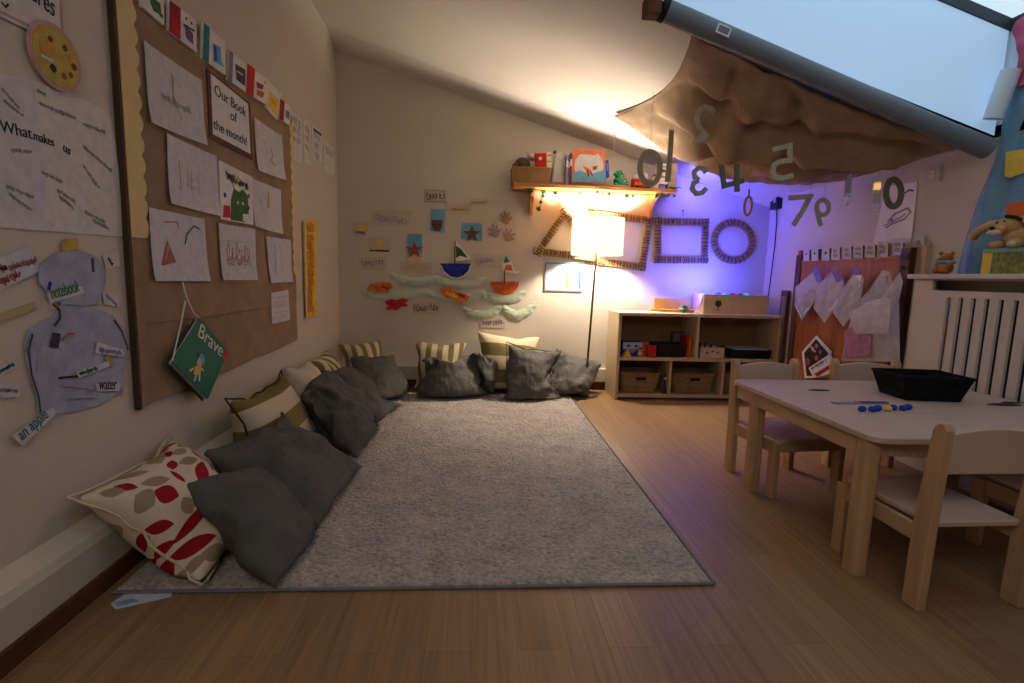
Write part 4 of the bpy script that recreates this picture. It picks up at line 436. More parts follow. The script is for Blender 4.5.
 'red1': [[-412,-21,-13,-17,-15,-17,-13,-13,-14,-16,-18,-17,171,-4,-9,-18,-14,-11,-13,-14,-15,-20,-23,-27,164,13,-9,-18,-17,-10,-19,-11,-18,-22,-24,-27,159,14,0,-13,-16,-17,-15,-20,-19,-23,-21,-25,150,17,0,-6,-13,-20,-19,-19,-20,-21,-22,-27,150,19,0,-7,-13,-21,-18,-19,-21,-21,-22,-28,152,16,3,-12,-15,-16,-18,-21,-19,-20,-21,-27,153,15,-1,-12,-16,-18,-17,-18,-19,-19,-22,-19,147,14,-7,-13,-18,-15,-18,-14,-18,-21,-20,-21,155,2,-9,-16,-18,-10,-16,-14,-20,-16,-20,-26,163,-6,-14,-17,-16,-10,-14,-14,-15,-18,-19,-25,171,-23,-19,-14,-13,-14,-15,-17,-13,-16,-14,-13,147,-22,-20,-17,-9,-17,-14,-14,-16,-16,141,-21,-24,-18,-16,-16,-15,-12,-15,-5,140,-21,-23,-22,-18,-17,-11,-12,-16,2,136,-21,-22,-20,-21,-16,-11,-15,-12,-1,138,-21,-22,-19,-22,-18,-9,-15,-11,2,135,-21,-22,-22,-19,-16,-9,-17,-12,5,134,-22,-22,-23,-17,-17,-9,-17,-12,2,137,-23,-21,-21,-19,-17,-10,-16,-9,-3,140,-22,-23,-20,-17,-17,-15,-13,-10,0,138,-23,-19,-18,-16,-14,-15,-13,-14,-9],
  [749,7,18,0,-6,1,6,-10,-1,-8,-9,-8,30,8,-1,8,-1,-4,-3,-4,-5,-2,-2,-1,31,0,0,6,1,-6,1,-6,-2,-1,0,0,31,-1,-1,0,0,-1,-2,-1,-1,-1,0,0,29,2,-2,0,-1,-1,-1,-1,-1,-1,1,-1,29,2,-1,-1,0,-2,-1,-1,-1,0,-1,1,28,2,-1,0,-1,-1,-1,-1,-1,-1,0,1,28,0,1,-1,0,-2,-1,-1,-1,-1,0,0,30,-1,1,-1,-4,1,-1,0,0,-2,-1,0,30,-1,0,-5,-4,4,-1,1,-1,1,-1,-2,32,-1,-6,-5,-4,4,-1,1,2,1,1,-1,33,-5,-11,-5,-1,-2,-3,-7,7,0,9,8,-221,0,2,3,10,-9,-2,-3,-6,-3,30,0,-1,0,-2,-1,-2,-1,-1,2,30,-2,-1,-1,0,-2,-1,0,0,0,29,-1,0,-1,-1,0,-2,-1,1,0,28,0,-1,0,-1,-1,-1,-1,0,0,28,0,0,0,-2,0,-1,-1,-1,-1,30,0,-1,0,-1,-1,-1,0,-1,-2,30,0,-1,0,-1,0,-1,-1,-1,-2,30,0,-1,0,-1,0,-1,-1,-1,-2,30,-1,-2,-2,-2,-1,-1,-4,6,0],
  [24,5,3,14,16,15,19,14,18,15,12,14,-151,19,17,10,15,19,16,18,17,12,9,-4,-148,24,24,10,16,19,14,19,14,8,2,-3,-146,27,25,19,14,16,16,13,11,7,6,-8,-139,21,24,23,18,15,14,12,11,8,-1,-6,-144,27,24,23,20,13,15,12,11,6,5,-14,-141,29,23,20,17,16,15,12,13,8,3,-14,-138,26,22,20,16,15,15,15,12,12,1,-17,-133,19,21,18,14,17,15,18,14,9,6,-17,-142,21,20,14,14,20,17,18,12,15,9,-12,-152,18,15,13,16,20,19,16,17,15,11,-3,-157,8,8,13,19,19,17,13,18,16,15,17,-161,-2,10,16,18,14,18,17,15,16,-124,0,0,13,16,16,18,19,16,22,-120,0,0,10,14,16,20,20,15,23,-118,0,0,11,13,16,20,15,19,23,-113,-4,0,12,12,16,21,13,20,23,-117,0,2,8,15,17,20,12,21,22,-114,-3,3,9,16,15,21,14,20,22,-120,1,3,11,14,16,21,15,21,23,-123,1,2,13,15,16,18,19,21,22,-127,-2,12,14,16,18,18,19,16,21]],
 'grey3': [[-294,-15,-16,-15,-14,-13,-14,-10,-9,-13,-14,-14,-11,-12,-12,-13,-13,-11,-3,222,-10,-13,-14,-11,-14,-13,-10,-10,-12,-14,-13,-11,-11,-14,-14,-14,-12,-16,228,-7,-14,-14,-8,-11,-13,-11,-13,-8,-15,-15,-13,-9,-13,-16,-15,-13,-17,227,-5,-14,-11,-9,-9,-12,-11,-11,-11,-15,-16,-14,-8,-14,-16,-15,-14,-17,222,0,-13,-10,-9,-6,-13,-13,-10,-11,-16,-15,-14,-11,-15,-15,-14,-14,-18,216,6,-12,-9,-9,-7,-12,-13,-10,-13,-14,-15,-13,-15,-15,-13,-15,-14,-19,213,8,-9,-9,-7,-9,-13,-13,-14,-10,-13,-15,-15,-15,-14,-15,-12,-14,-20,211,9,-8,-8,-8,-10,-12,-14,-15,-13,-13,-13,-14,-14,-15,-14,-13,-15,-14,205,10,-9,-8,-7,-11,-10,-15,-15,-15,-14,-13,-11,-15,-15,-14,-13,-12,-8,196,9,-9,-7,-9,-7,-12,-13,-15,-12,-15,-16,-14,-13,-15,-13,-13,-8,-1,184,9,-7,-8,-7,-9,-12,-12,-13,-12,-15,-15,-15,-15,-15,-14,-13,1,4,169,8,-8,-7,-7,-11,-13,-9,-10,-12,-15,-14,-14,-15,-15,-15,-15,-3,6,169,8,-8,-6,-10,-10,-10,-10,-12,-13,-15,-13,-13,-11,-15,-15,-15,-11,-6,185,8,-6,-7,-11,-13,-10,-11,-10,-15,-13,-15,-14,-11,-6,-15,-14,-5,-16,186,6,-9,-7,-10,-12,-14,-12,-12,-10,-15,-15,-13,-13,-4,-13,-7,-9,-17,188,2,-9,-8,-12,-12,-14,-11,-11,-13,-14,-14,-13,-9,-8,-6,-10,-8,-12,185,-3,-11,-9,-13,-11,-12,-12,-14,-13,-13,-13,-10,-5,-13,-10,-5,-5,-17,192,-7,-12,-13,-14,-13,-10,-13,-14,-12,-9,-10,-9,-7,-13,-2,-4,-11,-17,192,-14,-14,-14,-15,-14,-14,-13,-14,-12,-7,2,-7,-9,-9,-6,-8,-10,-11,149,-15,-16,-16,-13,-15,-14,-10,-12,-14,-13,-10,-12,-13,-8,-8,-10,199,-16,-15,-16,-15,-15,-14,-14,-10,-14,-15,-11,-12,-13,-9,-9,-6,204,-17,-15,-15,-15,-15,-15,-16,-12,-11,-14,-12,-13,-10,-10,-9,-2,201,-17,-15,-15,-15,-16,-15,-16,-11,-14,-12,-14,-11,-11,-9,-4,-2,196,-16,-15,-14,-16,-15,-16,-16,-15,-11,-15,-13,-10,-6,-8,-6,1,192,-15,-15,-15,-15,-15,-16,-16,-16,-15,-12,-13,-9,-9,-3,-3,-1,190,-15,-15,-15,-15,-16,-17,-16,-16,-15,-13,-12,-10,-2,-1,0,-3,182,-15,-15,-15,-15,-16,-17,-16,-17,-15,-14,-7,-9,2,-4,5,-1,170,-15,-15,-15,-15,-16,-17,-16,-16,-16,-14,-9,-1,-6,7,3,4,158,-15,-15,-15,-15,-17,-16,-16,-15,-16,-13,-9,-7,0,8,6,6,149,-15,-14,-15,-16,-16,-15,-16,-16,-13,-12,-11,-3,4,1,4,4,149,-14,-14,-15,-15,-16,-16,-16,-15,-11,-11,-10,-8,3,-5,-1,0,166,-14,-14,-14,-17,-16,-16,-16,-14,-12,-5,-9,-13,-12,-3,-2,1,177,-14,-13,-15,-16,-16,-16,-14,-15,-12,-7,-6,-13,-11,-3,0,-2,176,-14,-14,-15,-16,-16,-14,-15,-12,-9,-8,-10,-10,-5,-6,1,-2,169,-15,-15,-14,-15,-15,-13,-15,-11,-3,-11,-10,-6,-10,-4,-1,-3,165,-16,-15,-15,-13,-12,-14,-15,-14,4,-12,-8,-9,-8,-4,-7,-6],
  [922,4,3,4,4,5,5,8,8,0,-3,0,3,5,4,-7,1,2,7,-35,4,5,2,1,6,5,1,0,-1,6,3,-3,-2,0,1,4,5,-1,-18,2,5,4,0,2,2,2,3,-3,5,3,0,-2,-1,4,4,4,1,-17,2,4,2,0,0,3,0,2,-1,4,4,2,-3,1,3,4,4,4,-16,0,3,1,1,-2,3,2,0,0,4,3,1,0,1,4,4,4,4,-15,-1,2,1,1,-1,1,2,0,1,3,2,1,2,2,4,4,4,4,-14,-1,1,1,-1,0,2,2,0,2,2,1,3,2,2,2,5,2,7,-14,-1,0,1,0,0,2,1,1,2,2,1,2,2,2,2,3,4,7,-13,-1,0,1,0,1,0,2,1,2,2,1,2,2,2,2,2,4,5,-10,-1,1,0,0,0,1,1,2,-1,3,3,2,2,2,2,1,3,2,-5,0,0,0,0,0,1,0,2,-1,2,2,2,3,3,3,1,-2,-2,5,-1,0,0,0,1,0,0,1,0,1,1,1,2,3,3,1,-6,-5,16,-1,0,0,0,1,1,0,0,0,0,1,1,-4,2,-3,-4,1,-11,34,-1,0,0,0,0,1,0,1,-2,1,-1,0,-5,-6,-5,1,-2,-1,37,-1,0,0,0,0,-1,-1,0,2,-4,-3,3,-4,-6,-5,-5,-4,5,42,-1,-1,0,-1,0,-2,0,1,0,-2,-4,0,-6,-3,-7,-3,-4,3,49,-2,-2,-2,-3,1,-1,0,-3,-1,-3,0,-7,-10,3,-1,-4,-1,-1,55,-2,-3,-3,-5,-3,2,-2,-8,-7,3,-7,-7,2,3,0,-2,-1,0,58,-3,-4,-4,-3,-2,-3,-5,-6,-8,-10,-6,13,7,1,-3,-3,-2,-2,-262,4,2,2,5,3,1,8,-1,0,2,5,3,-3,5,3,0,-22,3,3,2,1,2,2,5,1,0,1,2,2,1,3,4,0,-14,2,3,1,2,0,2,5,-1,1,2,2,2,2,3,3,2,-13,2,2,1,1,1,1,2,0,2,3,2,2,2,4,3,2,-12,1,2,2,1,0,1,1,0,3,1,2,3,4,3,3,2,-11,2,1,2,0,0,2,1,1,1,2,2,3,3,3,3,2,-10,2,1,1,1,0,2,1,1,1,2,2,3,1,2,2,4,-8,2,1,1,1,0,2,1,1,2,1,2,2,0,3,-1,3,-2,1,1,1,0,1,2,1,2,1,1,1,2,0,1,-1,0,4,1,1,1,1,1,1,1,2,0,2,1,2,0,0,-1,-2,7,0,1,1,2,1,1,1,2,-1,0,4,0,-2,2,-1,-3,10,0,1,1,2,1,1,1,1,-1,-1,0,1,-1,-5,-4,-6,27,0,1,1,1,1,2,1,0,-1,-3,-2,0,0,-7,-6,-6,34,1,2,1,0,2,1,0,1,-1,-3,-2,0,-3,-6,-7,-5,37,1,1,1,1,0,0,1,-3,-6,0,3,-2,-7,-4,-7,-4,43,0,1,-1,0,-1,-3,2,-7,-8,5,1,-5,-1,-4,-5,-6,49,1,-1,-2,-3,-5,-4,1,-4,-10,-1,3,3,0,-5,-2,-4],
  [18,4,4,3,6,8,7,8,11,9,6,9,11,10,8,7,11,11,-11,-122,12,2,9,10,6,6,11,13,11,4,5,11,11,8,7,7,8,-5,-135,16,3,7,12,10,8,11,10,13,3,6,8,12,9,2,0,2,0,-130,18,3,9,13,14,7,12,10,12,4,4,7,13,7,-1,-1,0,-3,-128,19,5,12,13,16,9,9,12,12,3,5,7,11,5,-5,-4,2,-5,-126,19,10,13,14,15,9,10,11,11,5,6,8,7,2,-7,0,-3,-8,-121,19,13,14,15,14,9,9,6,11,10,7,4,5,6,-4,-7,-6,-9,-114,19,14,14,15,13,10,8,3,9,9,10,7,6,2,3,-6,-6,-18,-111,19,13,14,15,12,11,7,4,6,8,9,11,4,3,5,2,-9,-23,-112,19,13,15,14,15,10,8,5,11,6,3,6,9,0,7,5,-10,-26,-111,19,15,15,15,13,11,10,8,11,7,5,3,2,3,5,2,-10,-26,-110,20,15,16,13,11,10,14,11,11,8,6,7,2,0,-2,-4,-8,-22,-110,20,16,16,11,12,12,13,11,9,7,7,8,-5,-4,-5,-5,2,-14,-112,20,17,17,10,9,12,11,13,5,9,5,6,-5,-12,-6,1,9,-7,-114,19,16,16,11,10,7,10,11,13,-1,4,8,-2,-13,2,12,9,-7,-125,18,13,15,9,11,7,10,11,11,8,1,1,-2,-5,11,10,12,-11,-130,17,11,11,8,11,9,11,6,9,9,7,-3,-6,7,10,11,10,3,-141,15,10,8,7,7,13,8,2,7,11,8,-3,4,6,15,14,10,8,-150,9,7,6,6,7,8,8,6,7,6,4,8,11,13,15,14,13,12,-160,2,-1,2,6,6,7,10,10,7,9,10,11,8,12,14,13,-124,-1,1,0,0,5,7,6,12,7,7,11,11,9,12,13,13,-113,-1,0,1,-2,3,5,2,10,12,8,10,10,12,10,13,16,-109,-1,1,-1,3,-1,0,2,11,8,10,8,12,10,12,14,17,-104,-2,0,3,-2,-1,2,1,5,10,7,9,11,14,13,13,17,-100,-2,0,1,-1,1,0,4,0,6,9,9,12,13,14,14,15,-96,-1,-1,1,0,1,0,-1,1,4,10,10,12,15,15,15,13,-94,-1,1,-1,2,-1,-1,-1,0,3,8,14,12,15,14,15,14,-91,-3,-1,3,-3,1,-1,2,-1,4,5,13,16,14,14,14,13,-92,-1,1,-1,2,-1,0,-2,2,1,8,13,14,16,12,14,12,-89,-1,0,0,-1,1,1,-2,0,7,10,8,12,16,14,13,13,-92,0,1,-3,3,1,-2,0,0,10,12,10,8,14,12,14,14,-93,-2,4,-5,0,1,1,-2,6,10,14,13,9,7,13,14,15,-101,3,3,-5,0,-1,0,5,7,10,13,14,8,10,13,14,16,-109,2,0,-1,-1,1,3,7,9,12,12,11,9,12,13,14,15,-118,2,-1,2,3,5,7,4,9,10,12,10,11,12,12,14,14,-127,1,3,6,8,8,7,5,7,7,11,8,12,12,14,13,14]],
 'grey2': [[-302,-6,-8,-9,-11,-10,-9,-8,-8,-7,-8,-8,-10,-9,-9,-7,-6,-6,-8,148,0,-6,-8,-9,-10,-9,-6,-5,-7,-9,-11,-10,-11,-9,-5,-8,-7,-13,143,4,-7,-7,-6,-9,-9,-6,-5,-7,-9,-11,-10,-9,-8,-9,-10,-7,-14,141,6,-7,-8,-4,-6,-8,-8,-5,-9,-8,-9,-9,-10,-11,-10,-9,-8,-15,141,7,-7,-6,-7,-2,-7,-7,-9,-10,-8,-6,-9,-11,-12,-9,-10,-11,-16,142,7,-5,-5,-5,-5,-8,-5,-8,-10,-9,-8,-9,-10,-10,-10,-11,-13,-16,141,9,-5,-3,-6,-5,-9,-5,-7,-9,-11,-7,-11,-11,-10,-10,-11,-13,-13,139,9,-5,-3,-5,-6,-7,-7,-8,-9,-9,-9,-10,-10,-11,-11,-11,-13,-12,139,10,-5,-3,-6,-6,-5,-8,-10,-8,-9,-9,-10,-10,-10,-11,-13,-12,-12,136,13,-2,-4,-6,-7,-7,-8,-8,-10,-8,-10,-10,-9,-10,-11,-12,-12,-14,130,18,-1,-2,-8,-6,-7,-8,-8,-9,-10,-9,-10,-11,-10,-11,-11,-10,-16,128,18,1,-1,-7,-8,-7,-8,-8,-9,-9,-10,-10,-11,-11,-10,-11,-10,-17,127,18,1,0,-4,-8,-9,-8,-8,-9,-8,-9,-11,-11,-11,-11,-11,-12,-18,129,14,-1,1,2,-9,-11,-8,-7,-8,-10,-8,-10,-11,-9,-11,-11,-14,-20,126,13,4,5,-2,-8,-12,-8,-8,-9,-8,-8,-9,-10,-10,-10,-12,-13,-21,127,7,9,4,-4,-8,-11,-9,-7,-8,-9,-6,-10,-12,-8,-10,-11,-13,-19,122,13,7,2,-7,-9,-10,-11,-7,-6,-8,-8,-9,-10,-11,-9,-10,-11,-17,115,13,9,1,-5,-9,-11,-13,-11,-4,-6,-9,-7,-9,-11,-10,-9,-10,-15,112,8,11,-1,-7,-8,-10,-13,-11,-11,-3,-7,-7,-8,-10,-9,-8,-9,-10,111,-11,-10,-10,-10,-9,-7,-5,-8,-8,-9,-11,-9,-7,-4,-5,-4,125,-10,-11,-10,-10,-10,-8,-6,-9,-9,-8,-8,-7,-6,-1,-3,-4,120,-12,-11,-9,-11,-9,-9,-8,-9,-7,-4,-6,-9,-6,-1,-4,-3,119,-13,-12,-11,-8,-10,-9,-7,-10,-4,-4,-6,-8,-7,-2,-1,-4,117,-13,-12,-11,-11,-10,-9,-6,-10,-2,-3,-4,-6,-9,-3,-4,-6,120,-13,-12,-12,-10,-11,-9,-8,-8,0,-2,-6,-4,-7,-7,-7,-3,120,-13,-12,-12,-11,-10,-10,-8,-8,0,-2,-3,-5,-6,-8,-9,-2,120,-13,-12,-11,-11,-11,-11,-8,-7,-1,-3,-1,-6,-5,-7,-9,-3,119,-13,-10,-10,-12,-12,-11,-8,-2,-3,-6,0,-5,-8,-6,-9,-1,114,-11,-10,-9,-12,-11,-12,-7,-4,-3,-5,-4,-3,-5,-10,-4,-2,112,-11,-9,-10,-11,-10,-11,-8,-7,-1,-3,-5,-4,-7,-8,-1,-3,110,-10,-10,-10,-11,-10,-10,-6,-9,-2,-2,-5,-5,-8,-4,-4,-5,109,-10,-8,-10,-5,-11,-11,-6,-8,-6,-4,-4,-6,-8,-3,-7,-5,112,-12,-4,-8,-6,-8,-11,-8,-8,-8,-4,-6,-7,-4,-8,-4,-6,112,-6,-4,-8,-7,-7,-11,-9,-8,-8,-4,-6,-8,-9,-5,-5,-6,112,3,-5,-9,-8,-9,-10,-9,-9,-8,-7,-6,-9,-9,-6,-6,-4,116,7,-5,-9,-9,-9,-10,-11,-8,-7,-8,-7,-8,-9,-9,-7,-5],
  [738,5,4,3,4,3,3,4,4,6,4,4,5,-4,-2,0,1,0,1,-33,2,4,4,3,5,4,0,1,2,3,4,3,4,4,-3,0,1,2,-32,1,4,4,3,5,2,1,1,2,3,4,4,3,0,0,2,2,2,-32,1,3,4,2,3,2,4,0,3,2,3,3,2,3,2,2,1,2,-31,1,3,2,4,0,2,3,4,3,2,2,2,3,3,2,2,2,2,-31,1,2,2,2,2,3,1,3,3,3,3,2,3,2,3,2,3,2,-30,-1,3,1,2,2,3,2,3,3,3,2,3,3,2,3,2,3,0,-28,0,2,1,2,2,3,2,3,3,3,2,3,2,3,3,2,3,-1,-27,0,1,2,2,2,2,3,3,3,3,2,3,2,3,2,3,3,-1,-27,0,1,1,2,3,2,3,3,3,3,2,3,2,3,2,3,3,-1,-28,1,1,1,2,3,3,2,3,2,3,3,3,2,3,2,3,3,0,-29,1,1,1,2,2,3,3,3,2,3,3,3,2,2,3,2,3,1,-30,2,1,1,2,1,3,3,3,3,3,3,3,2,2,3,2,3,1,-33,4,-1,3,3,1,2,3,3,3,3,3,2,3,3,3,2,3,0,-37,7,-1,3,4,2,0,3,4,2,4,3,2,3,3,3,3,3,0,-48,13,3,3,4,1,-1,3,5,3,3,4,3,1,4,4,3,2,2,-49,8,6,4,2,1,-1,-1,5,6,4,2,4,4,3,4,4,3,2,-50,5,6,5,4,0,0,-2,-1,7,6,3,4,6,3,4,4,4,3,-51,-1,-3,2,4,8,6,1,1,-3,10,5,6,4,5,4,4,5,4,-224,2,3,3,3,4,5,5,1,5,4,1,-3,0,3,2,2,-29,2,2,3,2,3,4,3,2,2,3,1,3,2,2,2,3,-27,2,1,2,2,2,2,2,2,3,3,4,3,3,1,3,2,-26,1,2,0,3,2,2,2,2,4,2,4,3,3,2,2,2,-25,1,1,1,2,2,2,3,2,3,3,4,2,3,2,3,2,-26,2,1,1,2,2,3,2,3,3,3,3,2,3,2,2,2,-25,2,1,1,2,2,3,3,4,2,2,3,2,2,3,2,2,-26,3,1,2,1,2,3,3,4,2,2,3,2,3,2,2,2,-26,-1,3,3,2,3,2,3,2,3,2,4,2,2,3,2,1,-27,0,2,4,1,4,3,2,3,3,2,3,3,2,2,2,2,-29,1,2,3,2,4,4,2,3,3,2,3,2,2,2,2,3,-32,3,0,0,5,5,5,3,4,2,3,2,2,1,2,3,1,-31,0,1,-2,7,6,6,3,4,3,2,3,1,2,2,1,2,-36,2,0,0,7,8,6,4,3,4,2,2,2,1,2,2,2,-40,0,-1,3,8,8,7,5,3,4,2,2,2,2,2,2,3,-50,-1,0,8,8,8,8,5,5,3,3,1,3,2,3,2,3,-51,-4,2,6,9,8,5,3,7,3,3,3,1,2,4,6,4],
  [18,9,9,7,7,7,8,8,8,9,9,8,7,5,8,11,11,12,10,-153,15,11,9,8,6,5,12,11,11,8,6,7,5,6,10,10,9,4,-153,16,10,9,11,6,8,11,12,10,8,5,6,6,9,8,7,9,1,-152,16,10,9,12,10,9,10,11,8,9,8,7,6,5,7,7,9,-4,-149,17,9,10,12,13,11,10,6,7,9,11,8,6,3,8,5,7,-7,-144,16,10,11,13,12,9,11,9,8,7,8,7,7,7,7,4,5,-13,-139,16,12,12,12,11,8,12,10,8,5,10,6,5,7,6,5,5,-15,-134,15,12,12,11,10,10,10,10,7,8,8,7,6,5,5,6,5,-15,-132,15,11,12,10,11,11,10,7,9,7,8,7,7,7,4,4,5,-13,-132,14,12,12,11,10,9,10,9,6,10,7,6,8,6,6,3,4,-9,-131,9,13,12,10,10,9,10,10,8,6,8,7,5,7,4,6,5,-7,-135,10,14,12,10,9,9,10,9,7,9,7,7,5,4,7,4,5,-4,-131,6,13,12,11,9,7,9,10,8,9,8,6,5,5,5,5,3,-5,-118,-3,12,12,12,7,5,9,9,10,8,8,6,5,8,6,3,2,-6,-114,-1,10,10,12,8,4,7,9,8,10,9,6,7,6,6,5,2,-7,-119,5,8,10,11,9,2,7,9,9,9,10,7,4,8,7,5,3,-5,-120,1,9,11,10,8,5,3,8,10,9,9,8,6,5,7,7,4,-1,-121,4,3,11,10,9,5,3,5,7,10,9,8,7,5,6,8,6,2,-117,9,4,4,8,-2,5,4,5,6,7,9,9,8,7,8,8,7,7,-112,4,6,7,7,7,9,11,10,8,7,6,7,10,12,12,14,-137,3,2,7,6,7,9,10,9,8,8,7,10,10,13,12,14,-136,2,0,6,6,7,8,10,8,9,11,10,8,11,12,11,14,-131,-2,0,2,9,7,8,10,7,11,11,10,9,10,12,12,12,-129,0,1,-1,5,7,9,10,7,12,12,11,10,9,12,11,9,-124,0,0,0,3,6,8,9,9,12,12,11,11,11,9,10,9,-120,0,0,1,-1,6,8,9,8,13,11,13,11,12,9,7,10,-115,-2,-1,3,-3,5,6,9,10,12,12,12,11,13,9,7,10,-110,2,-3,-4,-1,4,5,8,12,12,10,13,12,10,11,7,11,-115,4,4,-2,0,-1,2,8,12,11,11,12,11,11,8,11,13,-113,-2,5,4,-4,1,1,7,10,12,12,11,11,10,8,12,13,-105,-5,-1,0,0,0,3,9,8,12,12,12,11,8,11,10,11,-101,-4,-3,4,-5,0,4,10,9,10,11,11,11,9,11,9,10,-105,1,7,5,-6,-5,3,9,8,10,12,10,10,11,8,11,10,-102,5,6,6,-5,-7,1,6,10,9,11,10,9,9,11,10,11,-98,6,7,3,-2,-4,-3,4,8,9,11,9,8,9,10,10,12,-95,3,10,0,-1,0,-1,5,6,10,9,9,9,9,8,8,11]],
 'grey8': [[-226,-8,-7,1,5,3,5,6,9,11,12,-1,-7,-5,-4,-1,-1,-6,-14,14,-4,-5,-4,2,4,5,4,8,3,11,10,1,-6,-4,-6,-6,-8,-9,14,-2,-3,-3,2,4,4,1,1,3,9,4,8,5,-7,-6,-6,-6,-8,14,-4,1,-2,0,5,1,0,3,0,4,5,4,8,2,-9,-8,-4,-4,11,-2,0,0,0,1,2,2,1,3,3,0,5,6,-6,-2,-3,0,-4,7,2,1,0,0,0,2,1,2,0,3,0,-3,-1,2,2,-1,-1,0,9,1,1,1,0,0,0,1,2,2,2,-1,-1,-1,2,0,1,-2,-2,12,1,1,1,0,0,1,0,1,3,0,1,-1,0,-1,-1,3,-3,0,11,2,1,1,0,-1,0,-2,1,5,0,1,1,0,-2,-2,0,-1,3,11,3,1,0,0,-1,-1,-1,-2,0,6,3,1,0,-7,-6,3,4,3,10,5,1,0,0,-1,0,-2,-2,-2,-1,3,5,-3,-3,-7,-3,7,6,16,3,2,0,-1,0,-1,-1,-3,-3,-3,-1,6,0,-4,-5,-6,-1,9,26,3,3,0,-2,-1,-2,-2,-1,-5,-4,-2,4,1,-5,-5,-4,-4,-3,46,3,3,1,-2,-3,-3,-1,-2,-3,-5,-4,-2,3,-6,-6,-5,0,-6,52,6,3,0,-1,-2,-3,-4,-1,-3,-4,-4,-6,-4,-2,-6,1,-1,-7,56,5,2,-2,-3,1,-2,-3,-4,-6,-1,-3,-6,-4,-6,-3,0,0,-8,61,4,-2,-9,-9,8,3,-2,-4,-4,-4,-4,-5,-3,-6,-2,-4,-4,-9,74,0,-6,-10,-12,-5,7,-3,-1,0,1,1,-4,-7,-2,-4,-6,-6,-9,84,-9,-12,-14,-5,-12,-3,0,6,3,2,2,-1,-2,-1,-3,-7,-9,-10,-208,-5,-2,3,2,7,0,2,10,3,-3,6,-7,-6,-3,0,2,5,-4,-1,-1,5,-2,2,1,-2,3,6,4,-7,4,-4,-2,-2,13,-1,-2,1,2,-6,3,1,0,3,2,-3,-1,4,3,-2,-2,15,-1,-2,2,-1,-5,-1,0,4,1,-2,0,3,0,2,2,0,13,1,-2,-1,-2,-1,-2,2,1,1,0,1,1,2,2,1,1,11,1,-2,1,-3,-2,0,2,0,0,2,1,2,1,2,1,1,11,-2,0,1,-2,-2,0,0,0,0,3,2,2,1,2,1,0,10,-1,-1,2,-2,-1,-1,1,0,0,0,3,3,2,0,2,1,10,-2,0,-1,-1,2,-6,-2,2,1,1,2,3,4,2,-1,2,9,-1,-1,-1,0,-3,-4,-6,1,1,2,8,3,5,1,-1,3,10,-2,-3,1,-2,1,-5,-6,-5,-2,4,9,3,4,2,3,1,14,-2,-2,0,-2,-1,-4,-5,-4,-4,-1,5,-1,1,1,8,-3,31,-1,-2,-1,-1,-3,-4,-4,-4,-3,-3,-2,-2,-1,0,1,3,42,-1,-3,-5,4,-2,-4,-4,-4,-3,-2,-2,-3,-3,0,1,-5,52,-2,-3,-5,-1,-9,-5,-3,3,2,0,-2,-4,-3,-1,-4,-3,58,-7,-6,-4,-7,-6,-4,-1,1,3,2,-3,-4,-4,1,-3,-1,59,-8,-10,-10,-2,-6,2,1,2,1,-3,-3,-2,-4,-2,-2,-4],
